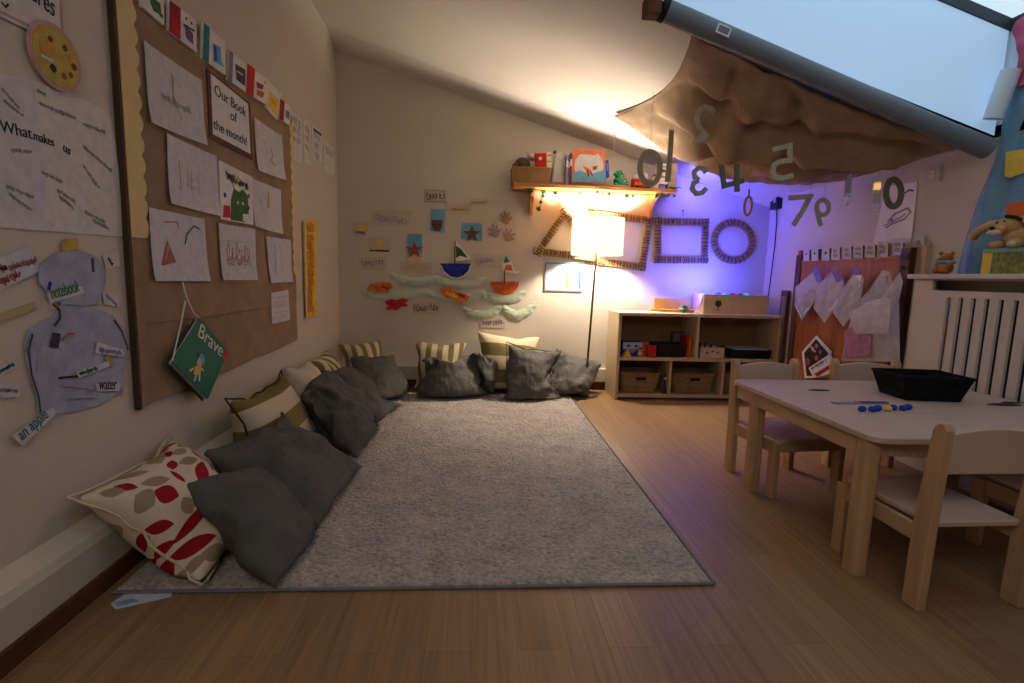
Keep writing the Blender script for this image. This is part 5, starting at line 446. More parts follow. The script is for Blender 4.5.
  [1982,7,12,7,5,5,7,6,7,6,2,4,-9,-3,2,2,-3,0,-1,-51,13,0,-9,3,5,8,5,5,6,6,6,8,4,-8,-6,-4,3,9,-42,-3,-6,-7,3,6,7,2,2,5,7,11,7,8,0,-1,-1,3,11,-51,-15,0,-9,-2,8,4,2,4,2,10,11,6,10,7,5,6,1,12,-61,-13,-9,-5,-6,2,4,5,3,7,8,6,9,9,8,11,10,5,15,-62,-20,-10,-7,-3,-3,5,2,5,2,9,5,4,9,12,12,10,12,23,-66,-20,-11,-8,-5,0,0,1,3,4,9,4,6,8,13,12,11,14,24,-65,-20,-12,-8,-3,2,1,1,1,1,6,6,6,8,11,13,13,13,23,-59,-23,-14,-7,2,4,3,4,1,-2,6,3,3,9,7,12,13,15,21,-58,-21,-14,-4,-2,2,4,8,8,3,-2,1,3,8,11,11,8,12,23,-56,-22,-13,-5,0,3,2,7,8,8,6,1,1,8,9,9,11,7,18,-56,-21,-14,-4,2,1,4,5,7,10,10,7,1,6,10,7,10,10,12,-59,-22,-13,-3,3,5,4,4,5,11,11,10,4,6,9,8,7,9,15,-69,-21,-13,-5,2,6,9,5,6,6,14,12,10,5,9,7,8,5,16,-75,-21,-12,-5,0,5,10,8,5,7,13,13,13,9,7,7,2,7,17,-83,-18,-10,-3,0,3,6,9,11,10,7,11,13,12,7,7,6,6,10,-85,-15,-5,1,3,1,2,8,10,8,8,9,9,9,7,8,5,6,10,-80,-10,-1,2,4,2,2,3,9,8,8,8,8,7,6,9,-2,6,0,-65,3,2,-1,7,2,5,2,6,7,7,8,7,6,3,3,-2,-6,-9,-96,12,10,7,5,3,8,8,2,5,0,1,1,1,2,-3,-6,-46,10,8,11,0,11,5,7,6,3,2,3,3,-3,0,-2,-3,-57,12,10,6,8,10,7,6,5,2,4,6,1,-1,-7,-1,-1,-63,13,12,1,13,11,11,7,0,5,6,3,-2,2,-3,-6,-4,-62,10,9,9,7,14,11,3,7,4,2,3,1,-1,-3,-5,-4,-63,10,10,9,7,14,8,2,5,4,2,5,-1,0,-2,-3,-7,-64,11,7,12,11,14,10,4,5,0,2,3,1,0,-4,-5,-10,-63,11,12,9,13,14,12,4,0,-3,-1,4,4,2,-7,-4,-8,-59,11,8,13,13,12,5,-2,-1,0,0,2,4,5,1,-11,-2,-55,11,11,10,9,11,12,7,2,0,-2,-4,2,0,-7,-3,-2,-56,11,13,12,12,6,11,10,10,3,-2,-7,-4,-4,-5,0,-5,-59,11,13,12,13,10,11,10,7,5,6,-3,-3,-5,-5,-6,-5,-66,8,12,12,13,10,11,10,3,10,9,7,-2,-4,-6,-6,-10,-71,10,6,7,12,12,11,11,9,5,12,7,2,-2,-5,-7,-5,-84,10,6,1,9,7,11,12,12,12,10,6,3,1,0,-6,-3,-89,6,6,7,7,3,5,12,11,12,10,3,2,0,3,-5,1,-85,10,8,2,9,-1,7,10,9,8,6,4,4,-1,2,1,-2],
  [36,-9,-1,8,12,12,12,10,8,5,0,7,8,12,13,9,6,2,3,-129,2,7,9,12,12,10,12,7,10,3,0,7,9,9,11,10,8,5,-150,8,9,9,10,11,11,12,13,12,3,7,3,4,11,11,10,7,4,-154,6,11,8,11,9,12,13,13,14,8,6,8,4,5,7,9,12,-4,-142,-8,9,12,11,12,14,12,12,11,11,12,6,8,5,7,3,9,-7,-147,2,5,12,12,13,13,14,13,13,11,10,12,10,8,4,-7,-3,7,-150,0,9,10,12,13,14,14,14,13,10,13,12,12,2,-4,-2,-4,1,-138,1,6,10,12,13,14,13,13,15,13,13,12,11,-7,-5,1,-1,3,-138,1,5,10,13,12,14,13,13,13,14,14,13,11,-11,-8,-3,0,12,-130,-6,6,11,13,14,13,10,11,13,13,14,14,11,0,-5,-8,-9,7,-129,2,7,9,14,13,14,11,10,11,12,12,12,9,9,3,-6,-10,-13,-117,1,4,11,14,14,13,13,10,8,9,10,12,11,7,9,2,-8,-13,-127,2,3,12,14,11,13,13,12,8,6,6,11,12,9,8,8,1,-12,-133,-4,6,12,15,12,10,12,13,12,2,4,6,12,7,9,8,11,-3,-150,1,9,11,15,13,9,11,13,11,3,4,1,8,11,7,12,11,5,-150,-4,9,11,14,14,12,10,9,8,11,3,3,5,8,9,8,10,8,-151,2,12,9,8,11,13,10,10,11,11,8,6,7,8,1,8,10,3,-151,10,12,9,6,8,6,12,11,11,11,9,10,9,11,1,12,6,6,-155,10,7,1,7,3,10,9,10,12,11,11,12,13,13,13,12,5,3,-166,4,6,11,10,9,9,8,4,11,13,9,3,10,12,12,12,-138,-1,4,7,11,4,9,8,11,12,12,11,5,9,11,14,14,-141,-2,1,10,8,-3,10,11,12,13,11,11,12,10,11,13,13,-145,-1,3,11,1,-2,9,11,13,13,12,13,13,13,13,11,12,-139,-7,4,10,-10,5,7,13,12,13,15,13,14,13,13,11,11,-140,1,-2,7,-9,2,10,14,13,14,14,14,12,14,12,12,9,-136,4,-2,-3,-2,-1,9,13,14,14,14,15,13,13,12,12,6,-125,5,-3,-11,-1,2,5,13,14,14,15,14,13,13,11,11,9,-125,3,-2,-1,-3,-5,5,12,14,14,15,15,14,12,11,6,9,-127,3,3,-5,6,5,-1,7,12,14,12,12,12,13,11,8,8,-119,-2,0,2,-1,9,4,8,9,13,12,9,12,13,12,10,6,-115,-3,0,2,-3,7,8,9,11,12,11,11,12,13,13,11,8,-119,-5,-1,-1,1,10,8,10,13,9,10,11,13,14,14,14,7,-132,1,3,6,-1,6,9,9,10,12,7,11,14,15,14,12,10,-138,-2,8,11,3,8,9,9,6,8,8,11,14,14,14,12,11,-145,3,4,9,10,11,7,10,9,7,6,11,13,14,13,10,9,-141,3,5,7,7,5,9,10,10,11,11,11,13,14,13,13,10]],
 'grey9': [[-28,4,7,1,1,9,13,3,1,0,-1,1,2,-2,-7,1,2,2,1,-27,7,2,2,6,10,5,5,3,-4,1,-1,-5,-7,-10,-17,6,14,9,-23,10,6,1,8,3,4,5,1,0,-1,-2,-4,-3,-10,-21,-4,14,10,-15,9,10,1,8,-1,5,4,4,1,-6,-7,-7,-1,-4,-4,-8,4,10,-18,13,12,6,-2,2,3,4,-1,3,-7,-6,-9,-8,-3,8,1,2,0,-12,14,11,5,1,-2,2,-1,3,-6,-1,-10,-10,-8,6,6,7,-5,-7,0,12,10,2,5,3,-5,0,0,-1,-13,-9,-8,1,10,4,2,3,-4,-7,13,10,4,2,3,-2,-1,-3,-10,-11,-9,-1,5,7,9,3,3,-4,-14,13,10,7,3,3,-2,-8,-7,-10,-9,-3,1,7,7,6,2,5,-4,-20,14,3,6,4,1,0,2,-11,-10,-6,0,4,6,7,1,5,-1,-1,-18,0,2,6,2,3,5,-1,0,-7,-5,2,4,6,6,2,0,-1,2,-15,-5,-9,8,4,3,4,3,-3,-2,3,0,3,7,4,1,1,-2,0,-16,0,-6,5,3,2,2,1,2,1,4,-1,3,4,7,-2,-2,-1,1,-15,-4,1,2,4,4,2,2,2,0,2,2,-2,7,3,2,-4,-1,3,-14,-8,0,3,8,1,4,3,3,-1,-1,4,-1,1,7,-1,2,-7,7,-18,-9,4,1,7,5,3,0,6,2,-4,2,1,2,4,0,2,-9,-1,-8,-6,3,0,4,8,-3,1,9,3,-3,-3,3,7,1,0,-2,-7,-5,-13,6,4,1,3,0,1,-1,7,-6,5,1,4,9,3,-6,-6,-7,-5,-10,-1,13,6,-7,7,-3,-1,-5,-3,-3,8,6,8,3,6,-11,-13,-13,-87,3,3,2,8,8,7,8,6,3,3,2,-2,-3,-3,-2,-1,-36,-7,1,4,12,8,10,8,7,4,1,2,-3,-4,-3,1,-4,-35,-7,0,8,10,9,9,9,7,3,0,0,-1,-4,-2,-2,-3,-35,-3,6,7,7,1,10,10,5,7,3,1,-1,-3,-4,-5,-9,-27,-2,7,3,6,0,9,12,7,4,0,-2,1,-3,-3,-4,-9,-24,-2,4,6,10,-2,4,11,7,2,-2,-2,-2,0,-1,-4,-5,-21,2,3,5,12,-5,2,6,5,0,-3,-2,-3,1,-1,2,4,-23,5,6,3,5,0,1,-3,-1,-4,0,-1,-2,6,5,5,5,-21,3,6,3,2,-1,5,-1,-6,-8,-6,4,7,5,6,6,1,-18,0,5,4,4,-2,7,-1,-5,-7,-5,2,3,8,5,5,5,-23,-1,2,8,5,-3,4,2,-3,-4,-3,0,5,4,3,6,7,-21,-3,1,5,7,-4,1,2,-1,-1,-2,1,3,5,1,7,3,-14,-3,0,4,7,-5,-5,3,4,-2,-5,5,5,1,5,4,3,-17,3,-1,2,1,1,-6,1,7,-11,3,2,7,4,4,5,3,-17,2,1,4,-4,-7,2,4,-6,-9,5,8,7,8,4,5,2,-16,1,2,-2,-9,3,2,-4,-12,0,5,10,8,10,6,4,-4,-15,3,4,-5,-6,-3,-1,-2,-9,5,4,9,9,9,8,-1,-12],
  [2108,-11,0,1,2,4,4,0,2,4,1,2,-5,0,4,-8,-10,-3,-7,19,-13,-8,1,3,4,3,-2,2,3,3,0,0,4,5,4,-16,-7,-4,13,-10,-7,0,0,2,-1,-3,1,3,5,1,4,8,0,1,-13,-6,0,14,-8,-5,-8,-2,-1,1,-2,-1,1,4,4,4,12,2,-8,-9,-5,8,15,-10,-5,-11,-10,-1,3,-1,0,-3,4,4,6,10,1,-4,-5,0,13,14,-12,-7,-10,-13,-10,1,3,-1,-1,1,4,9,7,2,-3,-2,0,16,13,-5,-9,-11,-10,-12,-9,2,0,-1,1,6,7,5,5,-3,-1,8,18,4,-5,-7,-9,-9,-9,-10,-4,-1,-4,4,5,3,5,5,6,3,7,17,-2,-7,-6,-7,-11,-9,-9,-6,-3,2,1,1,3,8,8,4,6,10,16,-5,-7,-8,-7,-10,-10,-7,-8,-2,-2,-1,2,6,7,9,1,11,13,18,-5,-9,-6,-9,-10,-9,-9,-9,-5,-4,-2,5,7,10,4,6,12,13,13,-2,-11,-2,-10,-12,-10,-12,-8,-6,-4,4,8,9,2,3,12,10,9,15,0,-11,-5,-8,-10,-11,-12,-9,-7,3,3,10,6,2,2,10,6,10,15,2,-12,-4,-6,-6,-13,-11,-9,-7,7,5,6,9,1,5,3,4,5,17,2,-8,-8,-8,0,-11,-8,-11,-6,7,8,3,8,8,-3,5,1,4,11,3,-10,0,-12,-4,-2,-11,-4,-5,2,11,0,6,10,-1,-3,7,7,13,-7,-11,6,-8,-9,-3,-2,-4,-5,1,6,1,-1,7,6,1,7,9,5,-9,-7,6,-4,-10,-1,1,-2,-6,-3,7,0,-5,7,8,3,7,3,6,-1,-8,1,1,-6,-2,3,0,-9,0,-5,7,-1,7,4,5,7,2,-2,29,1,2,2,4,2,-2,3,-4,-6,-3,-3,0,0,-5,-4,-8,27,4,3,4,3,0,-7,-5,-7,-6,-5,-3,0,0,-2,-5,-5,33,9,2,3,5,-7,-8,-9,-9,-8,-6,-2,-2,1,-2,-3,3,34,11,2,-5,6,-11,-9,-9,-9,-7,0,0,1,0,-1,2,0,33,8,6,-10,-3,-7,-8,-6,-4,-1,1,1,1,1,-1,0,-1,16,10,2,-4,-3,5,-8,-7,-1,0,1,0,0,0,3,0,-3,-2,9,-1,-2,12,8,-10,-8,4,-1,-2,1,0,-1,5,-2,-6,-9,5,2,-1,12,14,-10,-1,4,-4,-3,1,3,-3,1,-3,-9,-8,-1,6,-4,9,12,-5,5,5,0,-1,0,-4,-6,-4,-2,-8,-5,3,1,-4,2,7,3,4,6,3,0,-3,-7,-5,-5,-2,-2,-6,0,1,0,1,6,1,2,5,4,0,-3,-5,-9,-2,1,-1,-1,-3,0,-3,2,4,-3,4,3,6,-1,-2,-4,-5,-4,5,-5,2,2,0,-2,-2,-1,-6,5,5,4,-1,0,0,-9,-2,3,-6,3,8,3,-8,-6,0,-5,2,5,4,2,-2,-2,8,-1,-3,-7,-2,12,-1,-5,-8,-7,-1,4,-1,3,1,0,7,3,2,2,-6,-4,8,-3,-10,-6,-3,1,-3,1,2,0,3,7,5,5,0,-6,-8,7,0,-6,-10,-5,-1,2,-5,9,-1,3,8,6,3,0,-1],
  [16,4,13,14,14,11,3,4,8,9,14,10,15,20,21,6,-3,-12,6,-152,2,11,14,11,10,6,9,9,16,7,10,14,20,14,4,6,-5,-14,-135,0,5,13,8,11,10,10,11,14,12,12,13,13,10,2,5,4,-11,-129,-2,2,6,8,12,11,11,12,12,14,11,12,6,8,1,4,9,-3,-120,-4,-3,2,8,13,12,10,11,12,12,13,6,6,8,0,8,10,2,-119,-2,-2,2,5,7,12,13,12,11,12,8,2,6,10,8,9,11,2,-132,7,2,2,7,4,7,12,14,11,5,6,5,11,7,10,12,11,1,-139,5,5,6,6,10,6,6,11,8,6,6,12,12,9,3,11,11,-1,-144,8,6,7,7,10,10,5,8,4,9,13,13,8,8,8,10,3,-3,-144,8,11,7,7,9,10,6,5,9,12,14,11,11,5,11,3,-4,-2,-143,14,7,11,10,8,3,9,12,10,11,12,11,6,10,7,-3,-1,13,-147,9,5,11,8,6,6,9,11,12,13,10,7,11,11,0,3,9,8,-153,11,8,8,9,1,6,11,12,12,13,8,6,12,10,5,10,5,6,-156,12,10,8,10,3,2,10,11,11,13,7,7,11,12,10,9,9,2,-156,13,7,9,6,1,10,7,11,10,10,9,8,10,9,11,13,2,7,-146,6,8,3,3,10,3,11,11,12,5,13,9,7,12,10,9,-2,7,-133,0,10,0,3,7,10,10,8,13,8,11,11,5,8,10,6,-1,8,-132,-2,11,2,5,11,11,8,9,8,10,9,7,7,10,8,2,2,7,-125,-7,4,13,7,6,14,13,6,12,7,4,12,4,11,6,2,3,6,-122,10,13,14,9,5,7,2,4,11,12,14,16,23,5,-2,2,-138,6,12,12,8,7,1,4,8,11,13,13,13,11,10,6,5,-129,2,10,8,2,6,2,4,9,11,13,13,13,13,11,10,9,-123,-3,4,6,-4,5,4,6,8,9,15,15,14,14,14,13,9,-125,-8,1,2,-4,5,4,7,10,13,15,15,14,14,14,13,10,-131,-6,-1,-6,-3,16,5,5,11,15,16,15,13,15,12,14,10,-137,3,-7,-15,-12,29,11,5,13,19,14,15,13,14,11,11,9,-142,9,-3,-20,-4,33,6,3,13,15,13,15,15,13,12,12,1,-141,10,8,-14,-8,24,14,5,11,11,15,14,15,11,10,11,7,-145,13,11,-5,-11,16,10,9,10,11,15,18,12,7,9,10,10,-145,11,8,10,-6,9,8,7,9,12,14,15,11,6,10,8,8,-143,9,8,11,5,7,6,7,11,11,9,8,13,10,9,8,5,-139,8,5,10,11,8,6,8,11,12,6,8,11,9,12,12,1,-135,2,11,5,10,11,10,9,9,4,11,10,8,8,13,9,10,-137,1,5,9,9,8,12,9,9,7,11,11,3,8,12,13,7,-137,-3,8,8,8,13,12,8,7,11,11,8,7,5,10,13,2,-134,0,11,11,6,11,14,10,5,8,11,5,5,9,10,10,1]],
 'grey11': [[260,7,8,7,9,8,9,9,13,-1,-1,2,2,3,3,3,3,1,5,-77,5,9,7,10,9,6,7,5,5,2,4,3,0,1,3,3,5,4,-75,3,8,7,8,6,9,7,6,3,5,2,0,3,3,3,4,5,4,-73,1,7,6,7,7,5,6,8,2,9,3,0,4,2,4,4,5,4,-70,-1,6,6,4,5,9,3,4,6,10,4,2,3,4,4,4,5,4,-70,-2,4,5,4,7,3,5,5,6,9,7,3,3,5,5,5,4,4,-69,-2,1,5,5,5,6,4,4,7,7,8,2,5,6,5,4,3,6,-68,-3,2,4,5,5,6,4,4,6,7,6,4,5,6,5,4,5,5,-67,-4,2,4,4,6,5,4,4,7,6,6,5,6,4,6,4,5,5,-66,-5,2,5,3,4,6,5,5,5,7,5,6,6,4,6,4,5,5,-69,-1,1,3,4,3,6,6,6,5,7,5,6,5,6,5,4,5,6,-70,0,0,2,4,5,5,5,6,6,6,7,5,5,6,5,5,4,6,-69,0,0,-1,6,5,5,6,4,5,7,7,6,6,5,5,5,5,5,-80,12,-1,-2,4,9,4,5,4,5,5,7,8,5,7,6,4,5,5,-86,12,6,-5,4,8,7,5,4,5,4,6,8,6,7,6,5,5,5,-97,14,7,1,5,8,5,4,7,5,1,8,8,7,6,7,6,6,5,-108,13,3,11,4,10,5,3,8,7,2,4,9,9,7,7,7,6,6,-121,13,7,7,8,11,6,5,9,7,4,3,8,7,8,9,8,6,-5,-115,12,10,4,7,10,11,6,6,7,8,8,7,6,7,7,6,-4,5,-272,3,6,8,7,7,9,7,7,2,7,2,0,5,3,3,2,-65,3,4,5,5,6,6,6,6,7,6,5,1,5,4,4,4,-64,4,3,4,5,5,5,6,5,8,3,6,4,5,4,5,4,-63,4,3,3,4,5,5,5,6,7,5,5,5,5,4,5,4,-62,3,3,3,4,4,6,5,6,6,6,5,5,4,5,4,5,-61,2,3,3,4,5,5,6,5,6,6,5,5,5,4,5,4,-60,3,0,5,3,5,5,6,5,6,6,5,5,5,5,4,4,-60,3,0,2,6,6,5,5,6,5,6,5,6,5,4,4,3,-59,2,1,1,2,9,7,5,6,6,5,5,6,5,4,5,3,-66,0,3,0,6,9,8,6,6,6,6,6,5,5,4,5,3,-69,-3,5,1,7,8,9,7,7,6,6,6,5,5,5,4,3,-74,1,1,3,9,8,8,8,7,7,6,5,6,5,5,4,3,-76,1,2,2,9,8,9,8,7,7,6,6,6,5,4,4,4,-75,1,1,1,8,7,8,8,10,7,5,6,7,6,4,5,3,-80,3,4,0,7,5,8,10,9,7,6,5,8,6,6,5,4,-92,4,7,6,5,6,7,11,8,6,7,7,6,6,5,7,6,-103,7,8,9,2,9,9,8,7,9,7,6,6,5,7,7,9],
  [2083,9,10,10,9,10,9,8,7,8,10,11,10,8,7,8,9,9,-1,-153,2,8,7,9,11,7,8,9,10,10,10,9,6,7,8,10,13,13,-160,-3,7,8,10,9,9,11,10,10,10,7,6,8,6,8,10,14,18,-161,-8,8,9,9,8,8,10,10,10,12,9,6,8,6,8,11,13,18,-157,-12,8,8,8,8,8,8,9,11,12,10,7,7,9,8,12,14,19,-157,-14,4,7,8,10,6,8,9,11,13,9,9,7,10,10,13,15,21,-159,-16,2,6,8,10,9,6,8,11,12,10,9,10,12,10,14,15,20,-158,-16,-1,8,7,7,10,7,7,11,12,11,9,13,13,11,13,13,20,-157,-18,-1,8,5,8,9,6,8,11,11,11,11,14,13,13,12,13,19,-155,-20,-2,8,5,5,10,9,7,12,10,10,14,12,14,12,13,14,20,-151,-21,-6,3,4,6,11,10,9,11,12,10,13,13,12,12,14,15,20,-149,-21,-6,-3,5,9,12,12,8,11,9,10,12,13,13,12,14,15,20,-146,-22,-7,1,1,9,11,13,11,12,9,8,11,11,12,13,14,14,19,-144,-19,-7,8,2,-1,10,12,14,14,12,9,7,11,8,13,14,13,19,-137,-20,-4,10,-3,2,4,11,13,14,14,9,7,11,9,11,14,12,18,-130,-12,-6,9,-4,-5,9,11,9,13,14,8,7,9,12,11,11,12,17,-120,-7,-6,3,-7,-3,10,12,7,11,15,11,5,6,9,10,11,13,16,-107,-11,-3,-4,-8,2,10,10,8,10,14,13,7,7,6,6,9,12,14,-93,-9,-5,-1,-8,3,6,11,11,10,11,10,8,7,7,8,8,10,0,-76,13,11,10,13,11,9,9,10,9,6,10,8,5,7,6,6,-144,13,14,13,13,12,10,11,10,8,9,8,7,4,6,4,2,-145,14,15,13,12,12,12,11,11,7,12,8,5,3,4,3,1,-144,14,15,14,13,12,10,11,11,11,8,7,4,4,6,1,1,-145,15,14,14,14,13,8,12,11,11,9,4,5,8,4,0,1,-145,15,14,13,14,14,10,10,12,11,8,6,7,5,2,2,0,-144,16,14,11,14,13,12,10,11,11,7,6,9,6,2,1,-2,-141,15,14,11,11,12,13,12,9,11,6,8,10,6,2,1,-5,-136,15,14,13,11,6,12,13,11,9,7,8,9,5,1,4,-2,-134,11,11,10,12,11,10,10,11,10,8,8,9,2,3,4,0,-133,8,10,10,11,10,11,11,12,11,9,7,7,5,1,4,-1,-133,9,10,13,9,10,10,11,12,12,8,7,6,5,3,2,-1,-128,10,9,11,10,8,9,10,12,12,9,8,6,3,2,3,2,-125,8,9,10,7,5,9,11,12,11,10,7,8,6,3,5,-2,-124,10,10,7,4,4,9,10,11,12,9,8,8,7,7,5,0,-119,7,5,7,1,4,9,10,10,11,10,8,8,7,6,7,3,-107,-2,5,0,-1,6,9,10,10,11,10,9,7,6,7,7,7],
  [18,7,9,9,8,8,8,8,6,10,11,10,12,12,13,13,11,12,13,-180,13,8,12,4,4,11,10,11,10,10,10,10,14,13,12,11,4,8,-175,15,10,8,8,8,6,8,8,11,10,12,14,12,13,12,9,4,2,-170,15,10,8,9,10,10,9,9,10,5,11,13,11,14,11,7,5,-1,-166,14,10,10,12,11,9,12,11,8,3,9,12,12,11,11,5,3,-1,-162,16,12,11,12,7,14,12,11,9,4,4,12,12,10,9,3,1,-3,-156,16,14,12,11,9,9,14,12,9,5,5,12,7,7,7,3,-1,0,-151,17,11,11,12,12,7,14,13,7,7,8,10,1,4,7,3,4,-1,-147,15,11,10,14,11,10,13,12,9,7,8,10,1,4,1,5,4,-2,-141,10,12,12,14,13,8,11,13,6,10,10,5,6,2,4,-2,4,-1,-129,1,14,12,14,13,8,10,10,9,6,10,5,4,8,4,1,-2,-2,-130,5,14,13,14,11,5,9,10,9,10,9,6,5,5,5,1,2,-5,-126,4,14,12,11,10,8,5,8,9,10,10,8,7,6,4,0,3,-5,-114,-4,12,9,10,12,10,7,4,5,7,11,10,7,9,5,-1,4,-4,-104,-6,2,7,7,13,12,9,6,6,3,8,10,8,9,5,1,6,-2,-117,2,0,7,9,11,10,9,9,6,1,10,11,9,6,8,5,4,-1,-121,4,-4,6,9,10,9,9,10,8,2,7,11,10,10,8,7,4,-1,-125,1,2,-1,8,10,9,9,10,8,5,6,10,11,11,10,8,4,-2,-121,-1,5,-2,-2,6,7,9,9,7,6,8,11,11,12,11,11,5,10,-122,6,7,7,7,7,7,9,10,11,10,11,13,13,14,13,13,-158,2,3,5,7,8,8,10,9,10,9,12,13,14,14,14,14,-151,-2,1,3,7,8,8,9,8,11,8,12,14,15,15,14,15,-145,-2,0,-1,4,8,10,8,9,9,11,12,14,15,14,14,14,-138,-2,1,-1,0,5,11,7,9,10,9,14,14,13,15,14,13,-133,-2,2,2,-3,0,10,9,7,10,11,13,12,14,15,14,13,-129,-1,2,1,-1,-2,6,10,8,10,12,12,11,12,15,15,14,-121,0,-1,5,-3,-5,4,8,10,8,13,11,10,12,15,15,15,-121,-1,2,6,7,-9,0,4,8,10,13,11,10,14,15,13,15,-109,0,1,7,2,-7,-7,4,9,8,11,12,10,15,15,13,13,-102,3,1,7,-5,-8,-5,4,6,8,10,12,12,14,15,14,12,-92,1,-4,3,3,-7,-6,-2,5,8,10,12,14,14,14,14,13,-91,6,-10,-4,6,5,-8,-8,5,7,10,12,13,15,14,14,14,-90,6,-11,-9,8,7,-9,-2,3,7,11,11,11,14,14,13,15,-88,2,-9,-12,9,7,-6,-1,7,6,10,12,10,12,13,12,15,-99,5,-6,-10,12,6,-5,2,7,9,9,10,12,12,13,10,12,-103,1,0,-6,11,3,-3,8,9,6,8,11,12,13,11,11,9]],
 'grey10': [[110,4,11,10,-6,-6,-5,-1,1,1,1,1,1,1,1,0,-1,0,-1,-7,4,7,6,-5,-2,1,2,4,4,-2,0,0,0,1,0,0,-1,1,-6,0,2,0,1,2,2,3,5,1,-1,-1,1,1,1,0,-1,1,2,-6,0,2,0,1,1,2,3,2,2,0,0,1,1,1,-1,0,1,4,-6,0,1,1,0,1,2,1,3,2,-1,2,0,0,1,1,0,1,4,-6,0,2,0,1,1,1,1,2,2,0,1,0,1,1,1,0,1,3,-4,0,1,0,1,1,1,1,1,3,0,1,1,1,0,1,1,0,1,-2,1,0,1,1,0,2,1,1,1,1,2,1,0,1,1,0,1,-4,3,1,0,1,0,1,1,1,2,1,1,1,1,1,0,1,0,2,-5,3,2,0,0,1,0,1,1,2,2,0,1,2,0,0,0,0,2,-4,3,2,0,1,1,0,-1,2,2,2,1,1,1,1,-1,0,-1,2,-3,4,1,0,1,1,0,-1,1,3,1,2,1,2,1,-1,-2,-1,0,-1,5,2,-2,0,3,0,-1,2,2,1,0,1,2,2,0,-1,-1,-2,-1,5,2,-2,-1,5,0,-4,1,1,1,4,-1,1,4,3,-2,-1,-1,-2,5,2,-5,0,5,0,-7,-3,0,6,2,5,0,0,6,1,-1,-1,-2,6,0,-7,-1,6,0,-7,-8,-2,5,4,6,4,1,5,3,0,0,-1,5,-2,-7,-1,5,-3,-6,-8,-4,-1,4,10,8,3,3,3,4,1,-1,6,-4,-8,-1,1,-7,-10,-4,2,-3,1,6,10,8,3,4,6,5,0,5,-5,-5,-6,-9,-14,-5,7,4,2,-1,-4,2,8,11,6,6,7,6,-230,6,3,-1,1,-2,-2,-5,1,1,2,1,1,1,1,1,2,-2,1,5,5,-2,-1,-3,-3,-2,2,-1,2,4,3,1,2,2,-2,1,4,2,-4,0,-2,-3,-4,2,2,2,4,4,2,3,2,-2,2,2,0,-8,1,-1,-3,-1,3,3,3,3,3,3,2,2,-1,2,0,-5,-6,1,1,-3,2,3,3,3,3,3,3,1,0,1,1,0,-5,-7,1,-1,1,3,4,3,3,2,3,3,1,0,0,0,1,-6,-6,0,0,2,3,3,3,4,2,3,2,2,-1,1,-1,0,-7,-3,0,0,1,2,4,4,3,2,3,1,1,1,2,-4,-2,-3,-1,-1,0,0,3,2,1,6,3,3,1,-2,3,4,-3,-3,-3,-1,-1,0,1,1,-1,4,3,3,1,0,2,4,5,-3,-2,-2,-1,-2,0,0,0,0,1,2,2,3,2,3,2,8,-2,-2,-2,-2,-2,0,0,0,0,1,2,1,3,2,3,3,9,-2,-2,-1,-5,1,-1,0,-1,1,1,1,1,2,2,4,3,10,-3,-1,-2,-6,1,-1,1,-1,-1,3,1,2,1,3,3,3,10,-2,-2,-5,-6,-5,2,1,3,-1,4,3,1,2,2,3,4,10,-3,-4,-5,-5,-8,-4,3,4,5,4,4,2,2,3,3,3,8,-3,-4,-6,-6,-7,-7,3,7,6,5,4,3,3,3,3,4],
